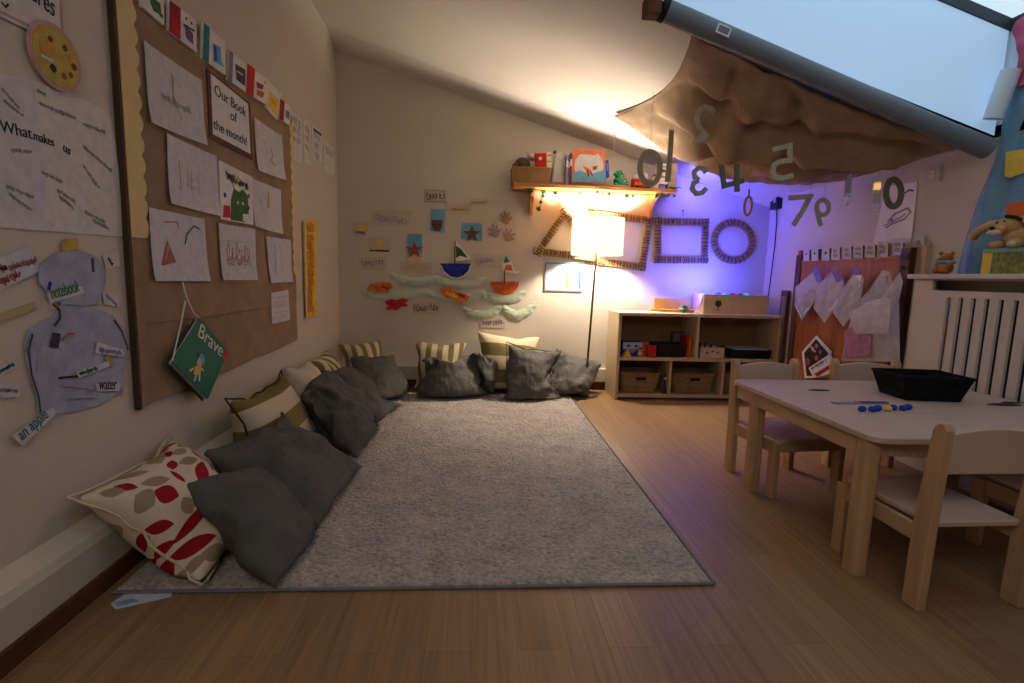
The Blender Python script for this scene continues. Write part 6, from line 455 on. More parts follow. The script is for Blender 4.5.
  [1982,12,2,3,4,4,5,4,6,5,6,5,5,4,6,7,6,6,6,-86,-11,1,2,3,4,5,6,8,8,1,4,6,5,7,8,7,7,14,-86,-14,-3,1,3,5,4,8,9,5,2,3,6,9,7,7,7,10,16,-88,-14,-2,0,4,2,3,7,8,6,1,6,6,8,8,7,10,13,16,-92,-14,0,1,3,-1,2,5,9,7,1,7,5,7,8,11,11,13,17,-92,-16,-1,1,2,1,3,4,5,8,3,6,7,6,9,11,12,11,16,-87,-17,-4,-1,3,4,2,2,5,7,5,6,10,6,11,9,10,11,10,-78,-17,-4,-3,3,2,3,4,5,3,7,8,9,8,10,10,10,9,8,-77,-16,-2,-3,2,2,4,4,5,3,8,5,10,9,11,10,9,9,13,-83,-16,-2,-3,2,5,4,4,5,2,9,5,7,10,13,10,10,8,14,-85,-15,-3,-4,1,6,8,4,2,4,7,7,7,9,12,11,12,7,15,-86,-15,-4,-2,-2,6,8,6,1,7,5,8,6,9,11,12,11,10,16,-90,-15,0,-2,-5,2,11,5,3,6,8,9,6,6,11,11,11,12,16,-91,-15,3,0,-7,0,10,7,5,6,6,10,7,5,6,12,11,11,17,-91,-13,6,0,-7,-1,11,10,6,4,6,4,10,8,3,8,12,10,16,-92,-10,9,2,-8,1,7,11,9,5,5,4,6,9,4,6,9,11,16,-98,-2,10,2,-5,2,4,7,11,11,4,3,4,7,6,5,6,9,15,-100,5,11,3,-1,3,2,2,7,13,11,3,3,5,7,5,2,5,14,-101,13,11,10,5,-1,0,0,4,9,12,10,7,3,4,4,2,3,4,-97,8,2,5,1,2,6,10,6,5,6,7,7,6,6,4,2,-77,10,2,-5,0,8,10,10,8,5,7,7,5,5,4,2,1,-80,13,-2,-3,9,8,9,11,9,4,5,6,5,3,0,1,4,-84,15,-1,5,10,7,9,10,9,0,4,3,4,0,2,5,3,-85,13,5,9,11,8,8,9,1,3,1,2,5,3,1,7,-5,-80,10,10,13,12,8,9,4,2,-1,0,3,4,4,2,4,-8,-74,13,11,12,13,8,8,4,1,1,-1,-1,5,4,5,-2,-12,-69,14,14,12,13,7,9,5,2,-1,0,-1,6,3,0,-8,-9,-67,15,15,14,10,12,8,6,0,3,3,-3,-2,-1,-1,1,-6,-72,15,14,15,8,10,10,8,5,6,0,-1,0,0,-1,-3,-6,-78,15,14,15,7,9,7,10,8,8,4,1,-1,-1,-3,-4,-3,-84,14,14,15,10,7,6,6,10,10,6,1,1,-1,-2,-4,-3,-89,13,14,14,6,9,9,5,7,12,8,4,2,-2,0,-5,-4,-91,12,14,9,2,11,9,10,4,9,10,8,5,0,-3,-2,-4,-94,14,13,3,2,8,8,9,9,7,12,9,6,3,-2,-3,-2,-96,14,10,8,3,3,1,7,11,10,11,8,6,7,1,-2,-2,-97,13,11,8,3,1,-3,4,12,11,10,7,8,7,3,0,-1],
  [21,4,7,11,8,11,14,13,13,13,14,13,13,14,14,12,13,14,13,-217,6,9,11,12,14,14,13,11,12,14,14,13,13,13,12,12,12,7,-213,3,12,14,14,13,14,12,10,13,15,14,13,12,12,13,10,8,7,-208,2,13,14,13,14,15,12,11,13,14,13,13,12,13,11,7,5,8,-201,0,13,13,14,14,15,14,11,12,15,12,14,13,12,8,9,2,5,-198,2,13,13,14,14,14,14,13,12,14,13,12,13,11,10,9,6,-4,-193,2,13,13,14,13,15,14,14,12,14,12,11,13,9,12,10,7,-9,-189,2,13,13,13,14,14,14,14,14,12,12,11,12,11,9,10,9,-10,-185,0,13,13,12,14,14,14,13,15,11,13,11,11,9,11,8,10,-5,-189,2,12,13,13,13,14,13,13,14,12,13,13,10,7,9,9,9,1,-190,2,12,12,14,12,12,13,13,14,13,12,13,11,7,8,6,9,5,-187,1,11,13,13,12,11,12,14,12,14,12,12,12,8,7,7,5,8,-183,1,11,11,13,13,10,10,13,13,12,12,13,12,10,6,8,5,7,-182,2,12,13,11,13,5,11,13,13,12,11,12,13,13,7,7,7,5,-181,5,10,14,10,14,5,5,13,12,13,13,11,12,13,10,7,7,5,-179,9,7,11,12,13,9,3,7,13,13,12,11,12,12,12,9,7,5,-176,11,2,10,13,14,12,8,3,6,13,10,12,12,12,12,12,9,5,-176,11,1,9,14,12,10,11,11,4,5,11,10,11,13,12,12,12,7,-177,6,6,9,10,4,10,13,13,11,8,9,9,12,8,12,13,13,13,-174,7,8,12,14,13,10,9,13,14,13,12,13,13,13,13,15,-196,7,13,12,11,12,10,9,11,13,13,13,13,13,13,14,14,-189,5,10,11,9,12,10,10,10,14,13,13,13,14,13,14,14,-185,4,10,9,5,12,11,10,11,14,14,14,13,14,13,12,13,-178,5,12,-1,4,12,12,10,14,14,14,14,13,13,13,12,11,-173,9,10,0,-3,12,11,12,15,14,14,14,13,13,13,13,10,-170,4,9,-1,0,11,12,13,15,14,14,14,13,13,13,12,10,-167,5,4,-4,5,12,12,13,14,14,13,14,13,13,12,11,13,-162,-3,0,0,11,9,12,13,14,14,14,13,13,14,14,14,12,-167,1,1,-2,12,10,11,11,13,13,14,14,14,14,14,15,13,-166,-1,-1,0,13,10,12,10,12,12,13,14,14,15,14,14,15,-163,-4,-1,0,10,12,12,14,9,11,13,14,14,14,14,15,14,-160,-5,1,1,10,11,11,13,12,8,12,14,14,14,14,14,15,-160,-4,0,6,12,9,11,11,12,11,8,12,13,14,14,15,15,-159,-4,1,10,13,10,10,11,10,10,8,9,13,14,14,14,14,-159,-2,5,11,12,12,12,11,5,7,8,10,13,12,14,15,14,-162,4,8,10,12,13,12,6,3,7,9,12,12,12,14,14,15]],
}
def cushion_shape(key):
    steps = CUSH[key]; N = CUSH_N[key.startswith('grey')]; idx = {}; n = 0; fs = []; uv = []
    for s in (0, 1):
        for i in range(N+1):
            for j in range(N+1):
                if s == 1 and (i in (0, N) or j in (0, N)): idx[1, i, j] = idx[0, i, j]
                else: idx[s, i, j] = n; n += 1
    for s in (0, 1):
        for i in range(N):
            for j in range(N):
                q = [(i, j), (i+1, j), (i+1, j+1), (i, j+1)]; q = q if s == 0 else q[::-1]
                fs.append([idx[s, a, c] for a, c in q]); uv += [(a/N, c/N) for a, c in q]
    axes = []
    for st in steps:
        p = 0; col = []
        for d in st: p += d; col.append(p*.002)
        axes.append(col)
    return [V(t) for t in zip(*axes)], fs, uv, idx, N
def uv_stripe_mat(name, axis, n, c1, c2, ph=0, duty=.5):
    m = bpy.data.materials.new(name); m.use_nodes = True; nt = m.node_tree; b = nt.nodes['Principled BSDF']; L = nt.links.new; N = nt.nodes.new
    uvn = N('ShaderNodeUVMap'); sp = N('ShaderNodeSeparateXYZ'); L(uvn.outputs[0], sp.inputs[0])
    a = N('ShaderNodeMath'); a.operation = 'MULTIPLY_ADD'; a.inputs[1].default_value = n; a.inputs[2].default_value = ph; L(sp.outputs[axis], a.inputs[0])
    f = N('ShaderNodeMath'); f.operation = 'FRACT'; L(a.outputs[0], f.inputs[0]); g = N('ShaderNodeMath'); g.operation = 'GREATER_THAN'; g.inputs[1].default_value = duty; L(f.outputs[0], g.inputs[0])
    mx = N('ShaderNodeMix'); mx.data_type = 'RGBA'; mx.inputs['A'].default_value = (*lin(c1), 1); mx.inputs['B'].default_value = (*lin(c2), 1); L(g.outputs[0], mx.inputs['Factor']); L(mx.outputs['Result'], b.inputs['Base Color'])
    b.inputs['Roughness'].default_value = .9; b.inputs['Specular IOR Level'].default_value = .15
    tc = N('ShaderNodeTexCoord'); n2 = N('ShaderNodeTexNoise'); n2.inputs['Scale'].default_value = 160; L(tc.outputs['Object'], n2.inputs['Vector']); bp = N('ShaderNodeBump'); bp.inputs['Strength'].default_value = .3; bp.inputs['Distance'].default_value = .002
    L(n2.outputs['Fac'], bp.inputs['Height']); L(bp.outputs[0], b.inputs['Normal']); MATS[name] = m
uv_stripe_mat('stripe_wide', 1, 2.6, (206,190,160), (120,106,62), .32)
uv_stripe_mat('stripe_narrow', 0, 5, (206,190,160), (124,110,68), .2)
uv_stripe_mat('stripe_tall', 0, 5.2, (212,198,166), (128,116,74), .1)
uv_stripe_mat('stripe_broad', 1, 2.6, (216,200,166), (128,116,74), .95)
def leaf_mat():
    'printed leaves: lens shapes laid out over the cushion face'
    m = bpy.data.materials.new('leaf_print'); m.use_nodes = True; nt = m.node_tree; b = nt.nodes['Principled BSDF']; L = nt.links.new; N = nt.nodes.new
    uvn = N('ShaderNodeUVMap'); prev = None; base = (*lin((216,200,178)), 1)
    def toUV(p): # photo pixel -> cushion face coordinates (affine through three cushion corners)
        dx, dy = p[0]-190, p[1]-585; det = 98*-100-(-108)*-60; return ((dx*-100+108*dy)/det, (98*dy+60*dx)/det)
    crop = [('r',410,118,48,15,-12),('r',392,157,68,14,5),('r',355,190,48,17,-12),('r',368,236,24,22,80),('r',512,250,46,22,45),('r',545,222,44,13,38),('r',470,345,66,28,-62),('r',368,300,26,20,-80),('r',372,355,40,9,55),('r',325,408,46,28,25),('r',446,440,64,18,-28),('r',310,492,46,17,8),('r',412,508,74,20,-38),('r',425,576,76,24,-6),('r',255,505,50,16,22),('r',560,300,34,13,-40),
        ('b',235,287,64,20,18),('b',325,240,44,34,75),('b',420,235,44,20,-25),('b',435,290,48,20,-12),('b',300,355,50,20,5),('b',260,408,38,34,40),('b',458,185,42,20,-25),('b',505,612,56,22,8),('b',440,630,46,22,-20),('b',580,400,44,24,40),('b',560,520,50,24,-40),('r',215,345,38,16,30),('b',180,350,36,18,20),('r',500,440,50,18,-40),('r',330,555,46,18,-20),('b',390,460,34,20,60),('r',265,235,36,16,-25),('b',270,225,30,14,70),('r',520,520,44,16,-15)]
    val = None; col = None
    for kind, cx, cy, la, wa, ang in crop:
        la *= .92; wa *= 1.0
        px = lambda x, y: (60+x/3.793, 400+y/3.793); a = math.radians(ang)
        c = toUV(px(cx, cy)); t = toUV(px(cx+la*math.cos(a), cy+la*math.sin(a))); n_ = toUV(px(cx-wa*math.sin(a), cy+wa*math.cos(a)))
        ex = V((t[0]-c[0], t[1]-c[1])); ey = V((n_[0]-c[0], n_[1]-c[1])); det = ex.x*ey.y-ex.y*ey.x
        # q = inverse(ex,ey) * (uv-c);  leaf where |qy| < 1-qx^2
        vx = N('ShaderNodeVectorMath'); vx.operation = 'DOT_PRODUCT'; vx.inputs[1].default_value = (ey.y/det, -ey.x/det, 0); vy = N('ShaderNodeVectorMath'); vy.operation = 'DOT_PRODUCT'; vy.inputs[1].default_value = (-ex.y/det, ex.x/det, 0)
        sb = N('ShaderNodeVectorMath'); sb.operation = 'SUBTRACT'; sb.inputs[1].default_value = (c[0], c[1], 0); L(uvn.outputs[0], sb.inputs[0]); L(sb.outputs[0], vx.inputs[0]); L(sb.outputs[0], vy.inputs[0])
        sq = N('ShaderNodeMath'); sq.operation = 'MULTIPLY'; L(vx.outputs['Value'], sq.inputs[0]); L(vx.outputs['Value'], sq.inputs[1])
        ab = N('ShaderNodeMath'); ab.operation = 'ABSOLUTE'; L(vy.outputs['Value'], ab.inputs[0]); ad = N('ShaderNodeMath'); ad.operation = 'ADD'; L(sq.outputs[0], ad.inputs[0]); L(ab.outputs[0], ad.inputs[1])
        ls = N('ShaderNodeMath'); ls.operation = 'LESS_THAN'; ls.inputs[1].default_value = 1; L(ad.outputs[0], ls.inputs[0])
        mx = N('ShaderNodeMix'); mx.data_type = 'RGBA'; mx.inputs['A'].default_value = base; mx.inputs['B'].default_value = (*lin((150,24,40) if kind == 'r' else (158,138,112)), 1)
        if col: L(col, mx.inputs['A'])
        L(ls.outputs[0], mx.inputs['Factor']); col = mx.outputs['Result']
    L(col, b.inputs['Base Color']); b.inputs['Roughness'].default_value = .85; b.inputs['Specular IOR Level'].default_value = .15; MATS['leaf_print'] = m
leaf_mat()
CREASE = bpy.data.textures.new('creases', 'CLOUDS'); CREASE.noise_scale = .07; CREASE.noise_depth = 2; CREASE.noise_type = 'HARD_NOISE'
FOLD = bpy.data.textures.new('folds', 'MARBLE'); FOLD.noise_scale = .20; FOLD.turbulence = 6; FOLD.noise_depth = 2; FOLD.marble_type = 'SOFT'
def make_cushion(key, name, label, m, group, piping=None):
    vs, CFS, CUV, CIDX, N = cushion_shape(key); c = sum(vs, V((0,0,0)))/len(vs); c.z = min(v.z for v in vs); me = bpy.data.meshes.new(name)
    me.from_pydata([v-c for v in vs], [], CFS); me.uv_layers.new(name='UVMap').data.foreach_set('uv', [x for t in CUV for x in t]); me.materials.append(MATS[m]); me.shade_smooth()
    o = bpy.data.objects.new(name, me); COL.objects.link(o); o.location = (c.x, c.y, c.z-.004)
    s = o.modifiers.new('subdivision', 'SUBSURF'); s.levels = 1; s.render_levels = 2; tag(o, label, 'cushion', group)
    if key.startswith('grey'):
        d = o.modifiers.new('creases', 'DISPLACE'); d.texture = CREASE; d.texture_coords = 'LOCAL'; d.strength = .005; d.mid_level = .5
        d = o.modifiers.new('folds', 'DISPLACE'); d.texture = FOLD; d.texture_coords = 'LOCAL'; d.strength = .016; d.mid_level = .5
    if piping:
        loop = [(i, 0) for i in range(N)]+[(N, j) for j in range(N)]+[(N-i, N) for i in range(N)]+[(0, N-j) for j in range(N)]
        b = MB(); b.tube([vs[CIDX[0, i, j]]-c for i, j in loop], .0045, 6, closed=True); p = b.build('piping', piping, o, smooth=60)
    return o
GG, GS = 'grey cushions along the edge of the rug', 'striped cushions behind the grey ones'
for a in [('red1','leaf_cushion','cream cushion printed with red and beige leaves, leaning on the left wall','leaf_print',None,'creamcloth'),
    ('grey2','grey_cushion','crumpled grey cushion nearest the camera, beside the red leaf cushion','greycloth',GG,None),
    ('grey3','grey_cushion','grey cushion lying below the wide-striped cushion, second nearest the camera','greycloth',GG,None),
    ('grey5','grey_cushion','large grey cushion halfway along the left wall, in front of the plain cream cushion','greycloth',GG,None),
    ('grey6','grey_cushion','grey cushion along the left wall, next to the corner one','greycloth',GG,None),
    ('grey7','grey_cushion','grey cushion turned diagonally across the far left corner','greycloth',GG,None),
    ('grey8','grey_cushion','wide slumped grey cushion at the left end of the back wall row','greycloth',GG,None),
    ('grey9','grey_cushion','narrow grey cushion squeezed second from the left on the back wall','greycloth',GG,None),
    ('grey10','grey_cushion','upright grey cushion with a pointed corner, in front of the broad-striped cushion','greycloth',GG,'greycloth'),
    ('grey11','grey_cushion','grey cushion at the right end of the row, beside the lamp pole','greycloth',GG,None),
    ('strA','striped_cushion','large olive and cream striped cushion under the hanging green book','stripe_wide',GS,'darkbrown'),
    ('strB1','striped_cushion','striped cushion on the left wall, last one before the corner','stripe_narrow',GS,None),
    ('strB2','striped_cushion','striped cushion set in the far left corner','stripe_narrow',GS,None),
    ('strD','striped_cushion','upright-striped cushion behind the wide slumped grey one on the back wall','stripe_tall',GS,None),
    ('strE','striped_cushion','tall broad-striped cushion tilted against the back wall below the paper waves','stripe_broad',GS,None),
    ('creamC','cream_cushion','plain cream cushion against the left wall between two striped ones','creamcloth',None,None)]: make_cushion(*a)
# scrap of paper under the rug edge
o = MB().prism([(-1.075,1.475),(-1.045,1.45),(-.92,1.505),(-.93,1.54),(-1.06,1.54)], .0005, .0025).build('paper_scrap', 'paper_blue'); tag(o, 'small torn white and blue paper scrap on the floor at the rug corner', 'paper')
MB().prism([(-1.065,1.478),(-1.045,1.46),(-1.0,1.485),(-1.03,1.50)], .0026, .003).build('blue_print', 'skyblue', o)
# ---------------------------------------------------------------- left wall: hessian noticeboard
BP = .016
F = Flat('left', .002); M = F.place([(112,0),(140,405),(295,340),(288,120)]); b = MB()
y0, y1 = 1.835, 3.405; top = 1.965
prof = [(y0, top), (y1, top)]+[(y1-(y1-y0)*k/10, .548-.04*k/10+.004*math.sin(k*1.9)) for k in range(11)]
b.prism([(p[0]-F.o.y, p[1]-F.o.z) for p in prof], 0, BP); board = b.build('noticeboard', 'hessian', m=M); tag(board, 'tall noticeboard covered in brown hessian on the left wall', 'noticeboard')
b = MB(); b.box((y0-F.o.y-.012, .50-F.o.z, 0), (y0-F.o.y, top-F.o.z, BP+.004)); b.build('side_edge', 'board_side', board)
b = MB(); b.box((y0-F.o.y, .508-F.o.z, BP), (y0-F.o.y+.05, 1.04-F.o.z, BP+.006)); b.build('hem', 'hessian', board, bevel=.003)
def scallops(ya, w, zt, zb, dir_):
    n = int((zt-zb)/.07); P = [(ya, zt), (ya, zb)]
    for k in range(n*6+1): t = k/(n*6); P.append((ya+dir_*(w+.020*abs(math.sin(t*n*math.pi))), zb+(zt-zb)*t))
    return [(p[0]-F.o.y, p[1]-F.o.z) for p in P]
b = MB(); b.prism(scallops(y0+.004, .078, top-.01, 1.10, 1), BP, BP+.004); b.build('border_strip', 'scallop', board)
b = MB(); b.prism(scallops(y1+.004, .035, 1.90, .98, -1), BP, BP+.004); b.build('border_strip', 'scallop', board)
b = MB(); b.tube([(y0-F.o.y+.02, .80-F.o.z, BP+.001), (y0+.6-F.o.y, .79-F.o.z, BP+.003), (y1-F.o.y-.1, .80-F.o.z, BP+.001)], .003, 5); b.build('cloth_crease', 'hessian', board)
DR = 'children\'s drawings pinned on the hessian board'
def drawing(pxs, label, items, th=.0015, off=.020, curl=.010, m='paper'):
    f = Flat('left', off); f.sheet('drawing_sheet', label, 'drawing', pxs, m, DR, curl=curl)
    f.marks('drawn_marks', [it if len(it) == 4 else it for it in items(f)], z=f.top+.0024); return f
drawing([(142,40),(200,80),(204,145),(147,122)], 'white drawing with a faint green tall stroke, top left of the board', lambda f: [('palegreen','line',[(173,78),(172,92),(176,108),(181,120)],.005), ('palegreen','line',[(171,74),(172,90),(173,104)],.005), f.scrawl('inkfaint',(160,95),(190,112),6,5,.002)])
drawing([(165,133),(215,156),(218,216),(167,203)], 'drawing with a faint pencil grid, second row left of the board', lambda f: [('pencil','line',[(190,170),(191,190)],.003),('pencil','line',[(197,172),(198,193)],.003),('pencil','line',[(188,178),(201,183)],.003),('pencil','line',[(188,186),(201,190)],.003),('pinkfaint','line',[(178,160),(180,190)],.003),('mustard','line',[(186,168),(187,186)],.002)])
drawing([(147,207),(203,219),(207,281),(151,281)], 'drawing of a red figure and dark arch, above the green hanging book', lambda f: [('redfaint','fill',[(166,240),(175,262),(160,266)]),('redfaint','line',[(163,222),(176,222),(178,228)],.004),('ink','line',[(184,244),(186,234),(193,226),(199,229)],.005),('pinkfaint','line',[(168,244),(164,262)],.006),('pencil','line',[(157,276),(200,276)],.002)])
drawing([(253,117),(281,136),(284,180),(256,170)], 'drawing with an orange zigzag, right of the book of the month sign', lambda f: [('orange','line',[(270,148),(272,156),(270,160),(275,166)],.005),('pencil','line',[(263,140),(266,150)],.003)], curl=.008)
drawing([(251,178),(280,190),(281,234),(253,226)], 'drawing with one yellow stripe, right of the picture book cover', lambda f: [('yellow','line',[(268,193),(268,208)],.014),('pencil','line',[(260,200),(262,212)],.002)], curl=.008)
drawing([(217,223),(254,229),(255,280),(220,280)], 'drawing with a row of pink strokes, bottom row middle of the board', lambda f: [f.scrawl('redfaint',(226,252),(250,256),12,6,.003),('pencil','line',[(224,240),(250,243)],.003),f.scrawl('pinkfaint',(226,262),(248,262),6,6,.003)])
drawing([(265,236),(290,240),(291,282),(269,283)], 'drawing with blue upright strokes, bottom row right of the board', lambda f: [('skyblue','line',[(274,243),(275,274)],.006),('pencil','line',[(280,246),(281,272)],.003)], curl=.008)
f = Flat('left', .020); f.sheet('note_sheet', 'small lined white note pinned below the drawings at the right of the board', 'note', [(271,293),(288,290),(290,320),(272,324)], 'paper', DR); f.marks('written_lines', [('inkfaint','line',[(273,298+k*5),(287,296+k*5)],.0025) for k in range(5)])
# sign
f = Flat('left', .020); f.sheet('title_sign', 'sign reading Our Book of the month in a dark red border', 'sign', [(206,68),(249,103),(252,160),(209,138)], mat('maroon', (92,40,44), .6), th=.004)
f.marks('sign_paper', [('white','fill',[(209.5,73.5),(247,104),(249.6,154),(211.8,134)])], th=.001); f.top += .0012
f.text('Our Book', (213,94), (246,118), 'ink', .065); f.text('of', (229,119), (236,123), 'ink', .06); f.text('the month!', (212,128), (248,147), 'ink', .06)
# pinned book cover
f = Flat('left', .020); f.sheet('picture_book', 'white book cover with a green monster shape and red spots, mid board', 'book', [(217,160),(251,177),(252,225),(219,219)], 'white', th=.008)
f.marks('cover_picture', [('leafgreen','fill',[(229,200),(232,188),(237,192),(241,189),(246,196),(247,214),(243,222),(229,220)]),('green','line',[(233,190),(230,182)],.006),('green','line',[(243,190),(245,184)],.006),('red','dot',[(225,210)],.022),('red','fill',[(222,205),(228,206),(229,218),(221,217)]),('blue','dot',[(223,195)],.012),('red','dot',[(247,196)],.011),('darkbrown','dot',[(247,208)],.009),('white','dot',[(236,203)],.010),('white','dot',[(241,204)],.010),('ink','dot',[(236,204)],.005),('ink','dot',[(241,205)],.005),('white','fill',[(241,214),(247,214),(248,221),(241,221)])])
f.marks('cover_writing', [f.scrawl('ink',(224,174),(246,187),5,7,.005),('yellow','line',[(232,178),(238,181)],.012)], z=f.top+.002)
# slim books along the top edge
BK = 'slim picture books along the top edge of the hessian board'
def top_book(c, spine, sp, marks, label):
    f = Flat('left', .019); f.sheet('picture_book', label, 'book', c, 'white', BK, th=.012)
    tl, tr, br, bl = c; lx = lambda a, b_, t: (a[0]+(b_[0]-a[0])*t, a[1]+(b_[1]-a[1])*t)
    f.marks('spine', [(spine, 'fill', [tl, lx(tl, tr, sp), lx(bl, br, sp), bl])], th=.001)
    P = lambda u, v: lx(lx(tl, tr, u), lx(bl, br, u), v)
    f.marks('cover_picture', [(m, k, [P(*q) for q in pts], *w) for m, k, pts, *w in marks], z=f.top+.0016)
top_book([(138,-22),(160.5,0),(161,25.3),(139,7)], 'white', .15, [('leafgreen','fill',[(.3,.35),(.8,.3),(.85,.7),(.5,.8),(.35,.6)]),('green','line',[(.4,.5),(.9,.75)],.015)], 'white book with a green creature, nearest one in the top row')
top_book([(166.3,0),(193.3,20),(193.8,52.7),(165.6,30.5)], 'crimson', .4, [('red','fill',[(.05,.45),(.4,.4),(.4,.95),(.05,.9)]),('purple','fill',[(.55,.45),(.85,.5),(.85,.85),(.6,.8)]),('ink','line',[(.5,.45),(.9,.4)],.008),('ink','dot',[(.6,.2)],.006),('ink','dot',[(.8,.22)],.006)], 'white book with a broad crimson spine and a purple figure')
top_book([(200.8,22.3),(223,42.2),(223,75),(199.6,58.6)], 'teal', .26, [('skyblue','fill',[(.4,.35),(.75,.3),(.8,.7),(.95,.8),(.45,.85)]),('blue','line',[(.5,.4),(.55,.8)],.02)], 'white book with a bright blue animal shape, left of the sign top')
top_book([(226.6,50.4),(243.5,63.3),(243,91.4),(225.4,79.7)], 'grey', .22, [('darkgrey','fill',[(.35,.3),(.95,.25),(.95,.85),(.45,.8)]),('white','line',[(.45,.5),(.8,.5)],.006)], 'grey book with a dark cover picture, above the sign')
top_book([(244.9,63.3),(266,79.7),(264,104.3),(243.5,92.6)], 'red', .36, [('crimson','fill',[(.45,.4),(.8,.35),(.75,.55),(.5,.6)]),('redfaint','fill',[(.5,.65),(.85,.6),(.8,.85),(.5,.85)]),('ink','dot',[(.85,.2)],.006)], 'white book with a bright red spine')
top_book([(266,80.9),(279.3,93.8),(275.3,120.7),(264,107.8)], 'cream', .1, [('yellow','fill',[(.1,.3),(.9,.3),(.9,.9),(.1,.85)]),('mustard','line',[(.3,.5),(.7,.6)],.012)], 'yellow book, second from the far end of the top row')
top_book([(278,98.4),(289.4,106.7),(287.5,125.4),(277,118.4)], 'crimson', .4, [('grey','fill',[(.55,.35),(.9,.35),(.9,.75),(.55,.7)])], 'small white book with a dark red spine at the far end of the top row')
# hanging green book on its string
f = Flat('left', .062); M = f.place([(200,317),(228,352),(208,399),(172,362)])
c = [f.loc(p) for p in [(200,317),(228,352),(208,399),(172,362)]]
bk = empty('hanging_book', None, 'green book titled Brave hanging by white string from the board', 'book', m=M)
b = MB(); b.prism(c, -.003, 0); fr = b.build('front_cover', 'greenbook', bk); f.root = fr; f.top = .0002
b = MB(); b.prism([(x*.96, z*.96-.006) for x, z in c], -.018, -.003); b.build('pages', 'paper', bk)
b = MB(); b.prism([(x-.006, z-.008) for x, z in c], -.022, -.018); b.build('back_cover', 'darkgrey', bk)
tx = f.text('Brave', (196.5,335), (225,361), 'white', .085, z=.0012); 
f.marks('ladybird_badge', [('red','dot',[(225,355)],.022),('crimson','line',[(223,353),(227,358)],.004)])
f.marks('small_figure', [('skyblue','dot',[(201,360)],.026),('skin','dot',[(199,363)],.017),('yellow','fill',[(195,366),(201,367),(200,375),(193,374)]),('white','line',[(196,374),(194,381)],.009),('white','line',[(199,374),(199,381)],.009),('white','line',[(193,368),(190,371)],.007),('white','line',[(201,368),(203,371)],.007),('pink','dot',[(190,370)],.009),('darkbrown','dot',[(198,355)],.010)], z=.0012)
b = MB(); q = [f.loc(p) for p in [(188,282),(189,292),(191,301),(196,314),(200,318)]]; b.tube([(x, z, -.020+.018*k/4) for k, (x, z) in enumerate(q)], .0028, 6); q = [f.loc(p) for p in [(191,301),(185,320),(173,361)]]; b.tube([(x, z, -.022+.010*k) for k, (x, z) in enumerate(q)], .0028, 6); b.build('string', 'white', bk)
# far strips between board and corner
for k, (pxs, lab) in enumerate([([(288,108),(301,119),(302,166),(290,158)], 'pale printed strip sheet just past the board edge'), ([(303,117),(310,123),(311,166),(304,163)], 'narrow pale sheet with a red line, second past the board'), ([(311.5,124),(322,133),(322,163),(312,158)], 'pale sheet with a blue heading, third past the board'), ([(323,139),(334,149),(335,178),(324,172)], 'blank pale sheet nearest the far left corner')]):
    f = Flat('left', .003); f.sheet('printed_sheet', lab, 'paper', pxs, 'paper2', 'pale printed sheets on the wall past the board'); a = pxs[0]; d = pxs[2]
    its = [f.scrawl('inkfaint', (a[0]+2, a[1]+10+j*9), (d[0]-2, a[1]+16+j*9), 4, 5, .004) for j in range(3 if k < 3 else 1)]
    if k == 1: its.append(('redfaint','line',[(308,124),(309,160)],.006))
    if k == 2: its.append(('blue','line',[(313,129),(321,135)],.02))
    f.marks('printed_marks', its)
f = Flat('left', .004); f.sheet('height_chart', 'tall narrow yellow chart strip on the wall near the corner', 'chart', [(302,221),(316,219),(315,316),(304,319)], 'yellow', curl=.01); f.marks('chart_marks', [f.scrawl('orange',(306,228+k*9),(313,228+k*9),5,3,.006) for k in range(10)]+[('cream','line',[(304,222),(306,317)],.02)], z=f.top+.006)
# near-left posters
f = Flat('left', .003); f.sheet('heading_card', 'heading card cut off at the top left of the photo', 'poster', [(-14,10),(-14,-60),(58,-24),(60,24),(61,36),(52,42)], 'paper2', th=.003)
f.marks('card_border', [('pinkfaint','line',[(58,-20),(59.5,8),(61,34)],.007),('pinkfaint','line',[(-12,4),(0,12),(34,29)],.006)])
f.text('tures', (23,-6), (57,20), 'ink', .075); f.marks('hand_letters', [('ink','line',[(0,2),(4,7),(7,4)],.005)])
f = Flat('left', .008); M = f.place([(54,57)]); r_ = .088; disc = MB().prism([(r_*math.cos(k*.1309), r_*math.sin(k*.1309)) for k in range(48)], 0, .006).build('round_plaque', 'pinkfaint', m=M); tag(disc, 'round yellow disc with a pink rim and small brown spots, below the heading card', 'wall disc')
f.root = disc; f.top = .006; b = MB().prism([(r_*.88*math.cos(k*.1309), r_*.88*math.sin(k*.1309)) for k in range(48)], .006, .0075); b.build('yellow_face', mat('discyellow', (188,164,74), .6, var=.2, scale=25), disc); f.top = .0078
f.marks('spots', [('mustard','dot',[(44,47)],.026),('brown','dot',[(62,48)],.009),('darkbrown','dot',[(50,68)],.011),('brown','dot',[(71,67)],.010),('rust','dot',[(61,76)],.009),('rust','dot',[(68,75)],.008),('mustard','dot',[(67,58)],.008),('paper','line',[(38,55),(45,58),(50,61)],.010),('brown','dot',[(47,39)],.008)])
f = Flat('left', .002); f.sheet('large_poster', 'big pale handwritten poster asking What makes us, left of the board', 'poster', [(-20,70),(30,80),(70,93),(108,112),(114,133),(119,178),(122,237),(60,232),(-20,226)], 'paper2', th=.002)
f.marks('overlaid_sheet', [('paper','fill',[(-18,72),(32,82),(41,135),(46,225),(-18,222)])]); f.top += .0008
R2 = random.Random(3)
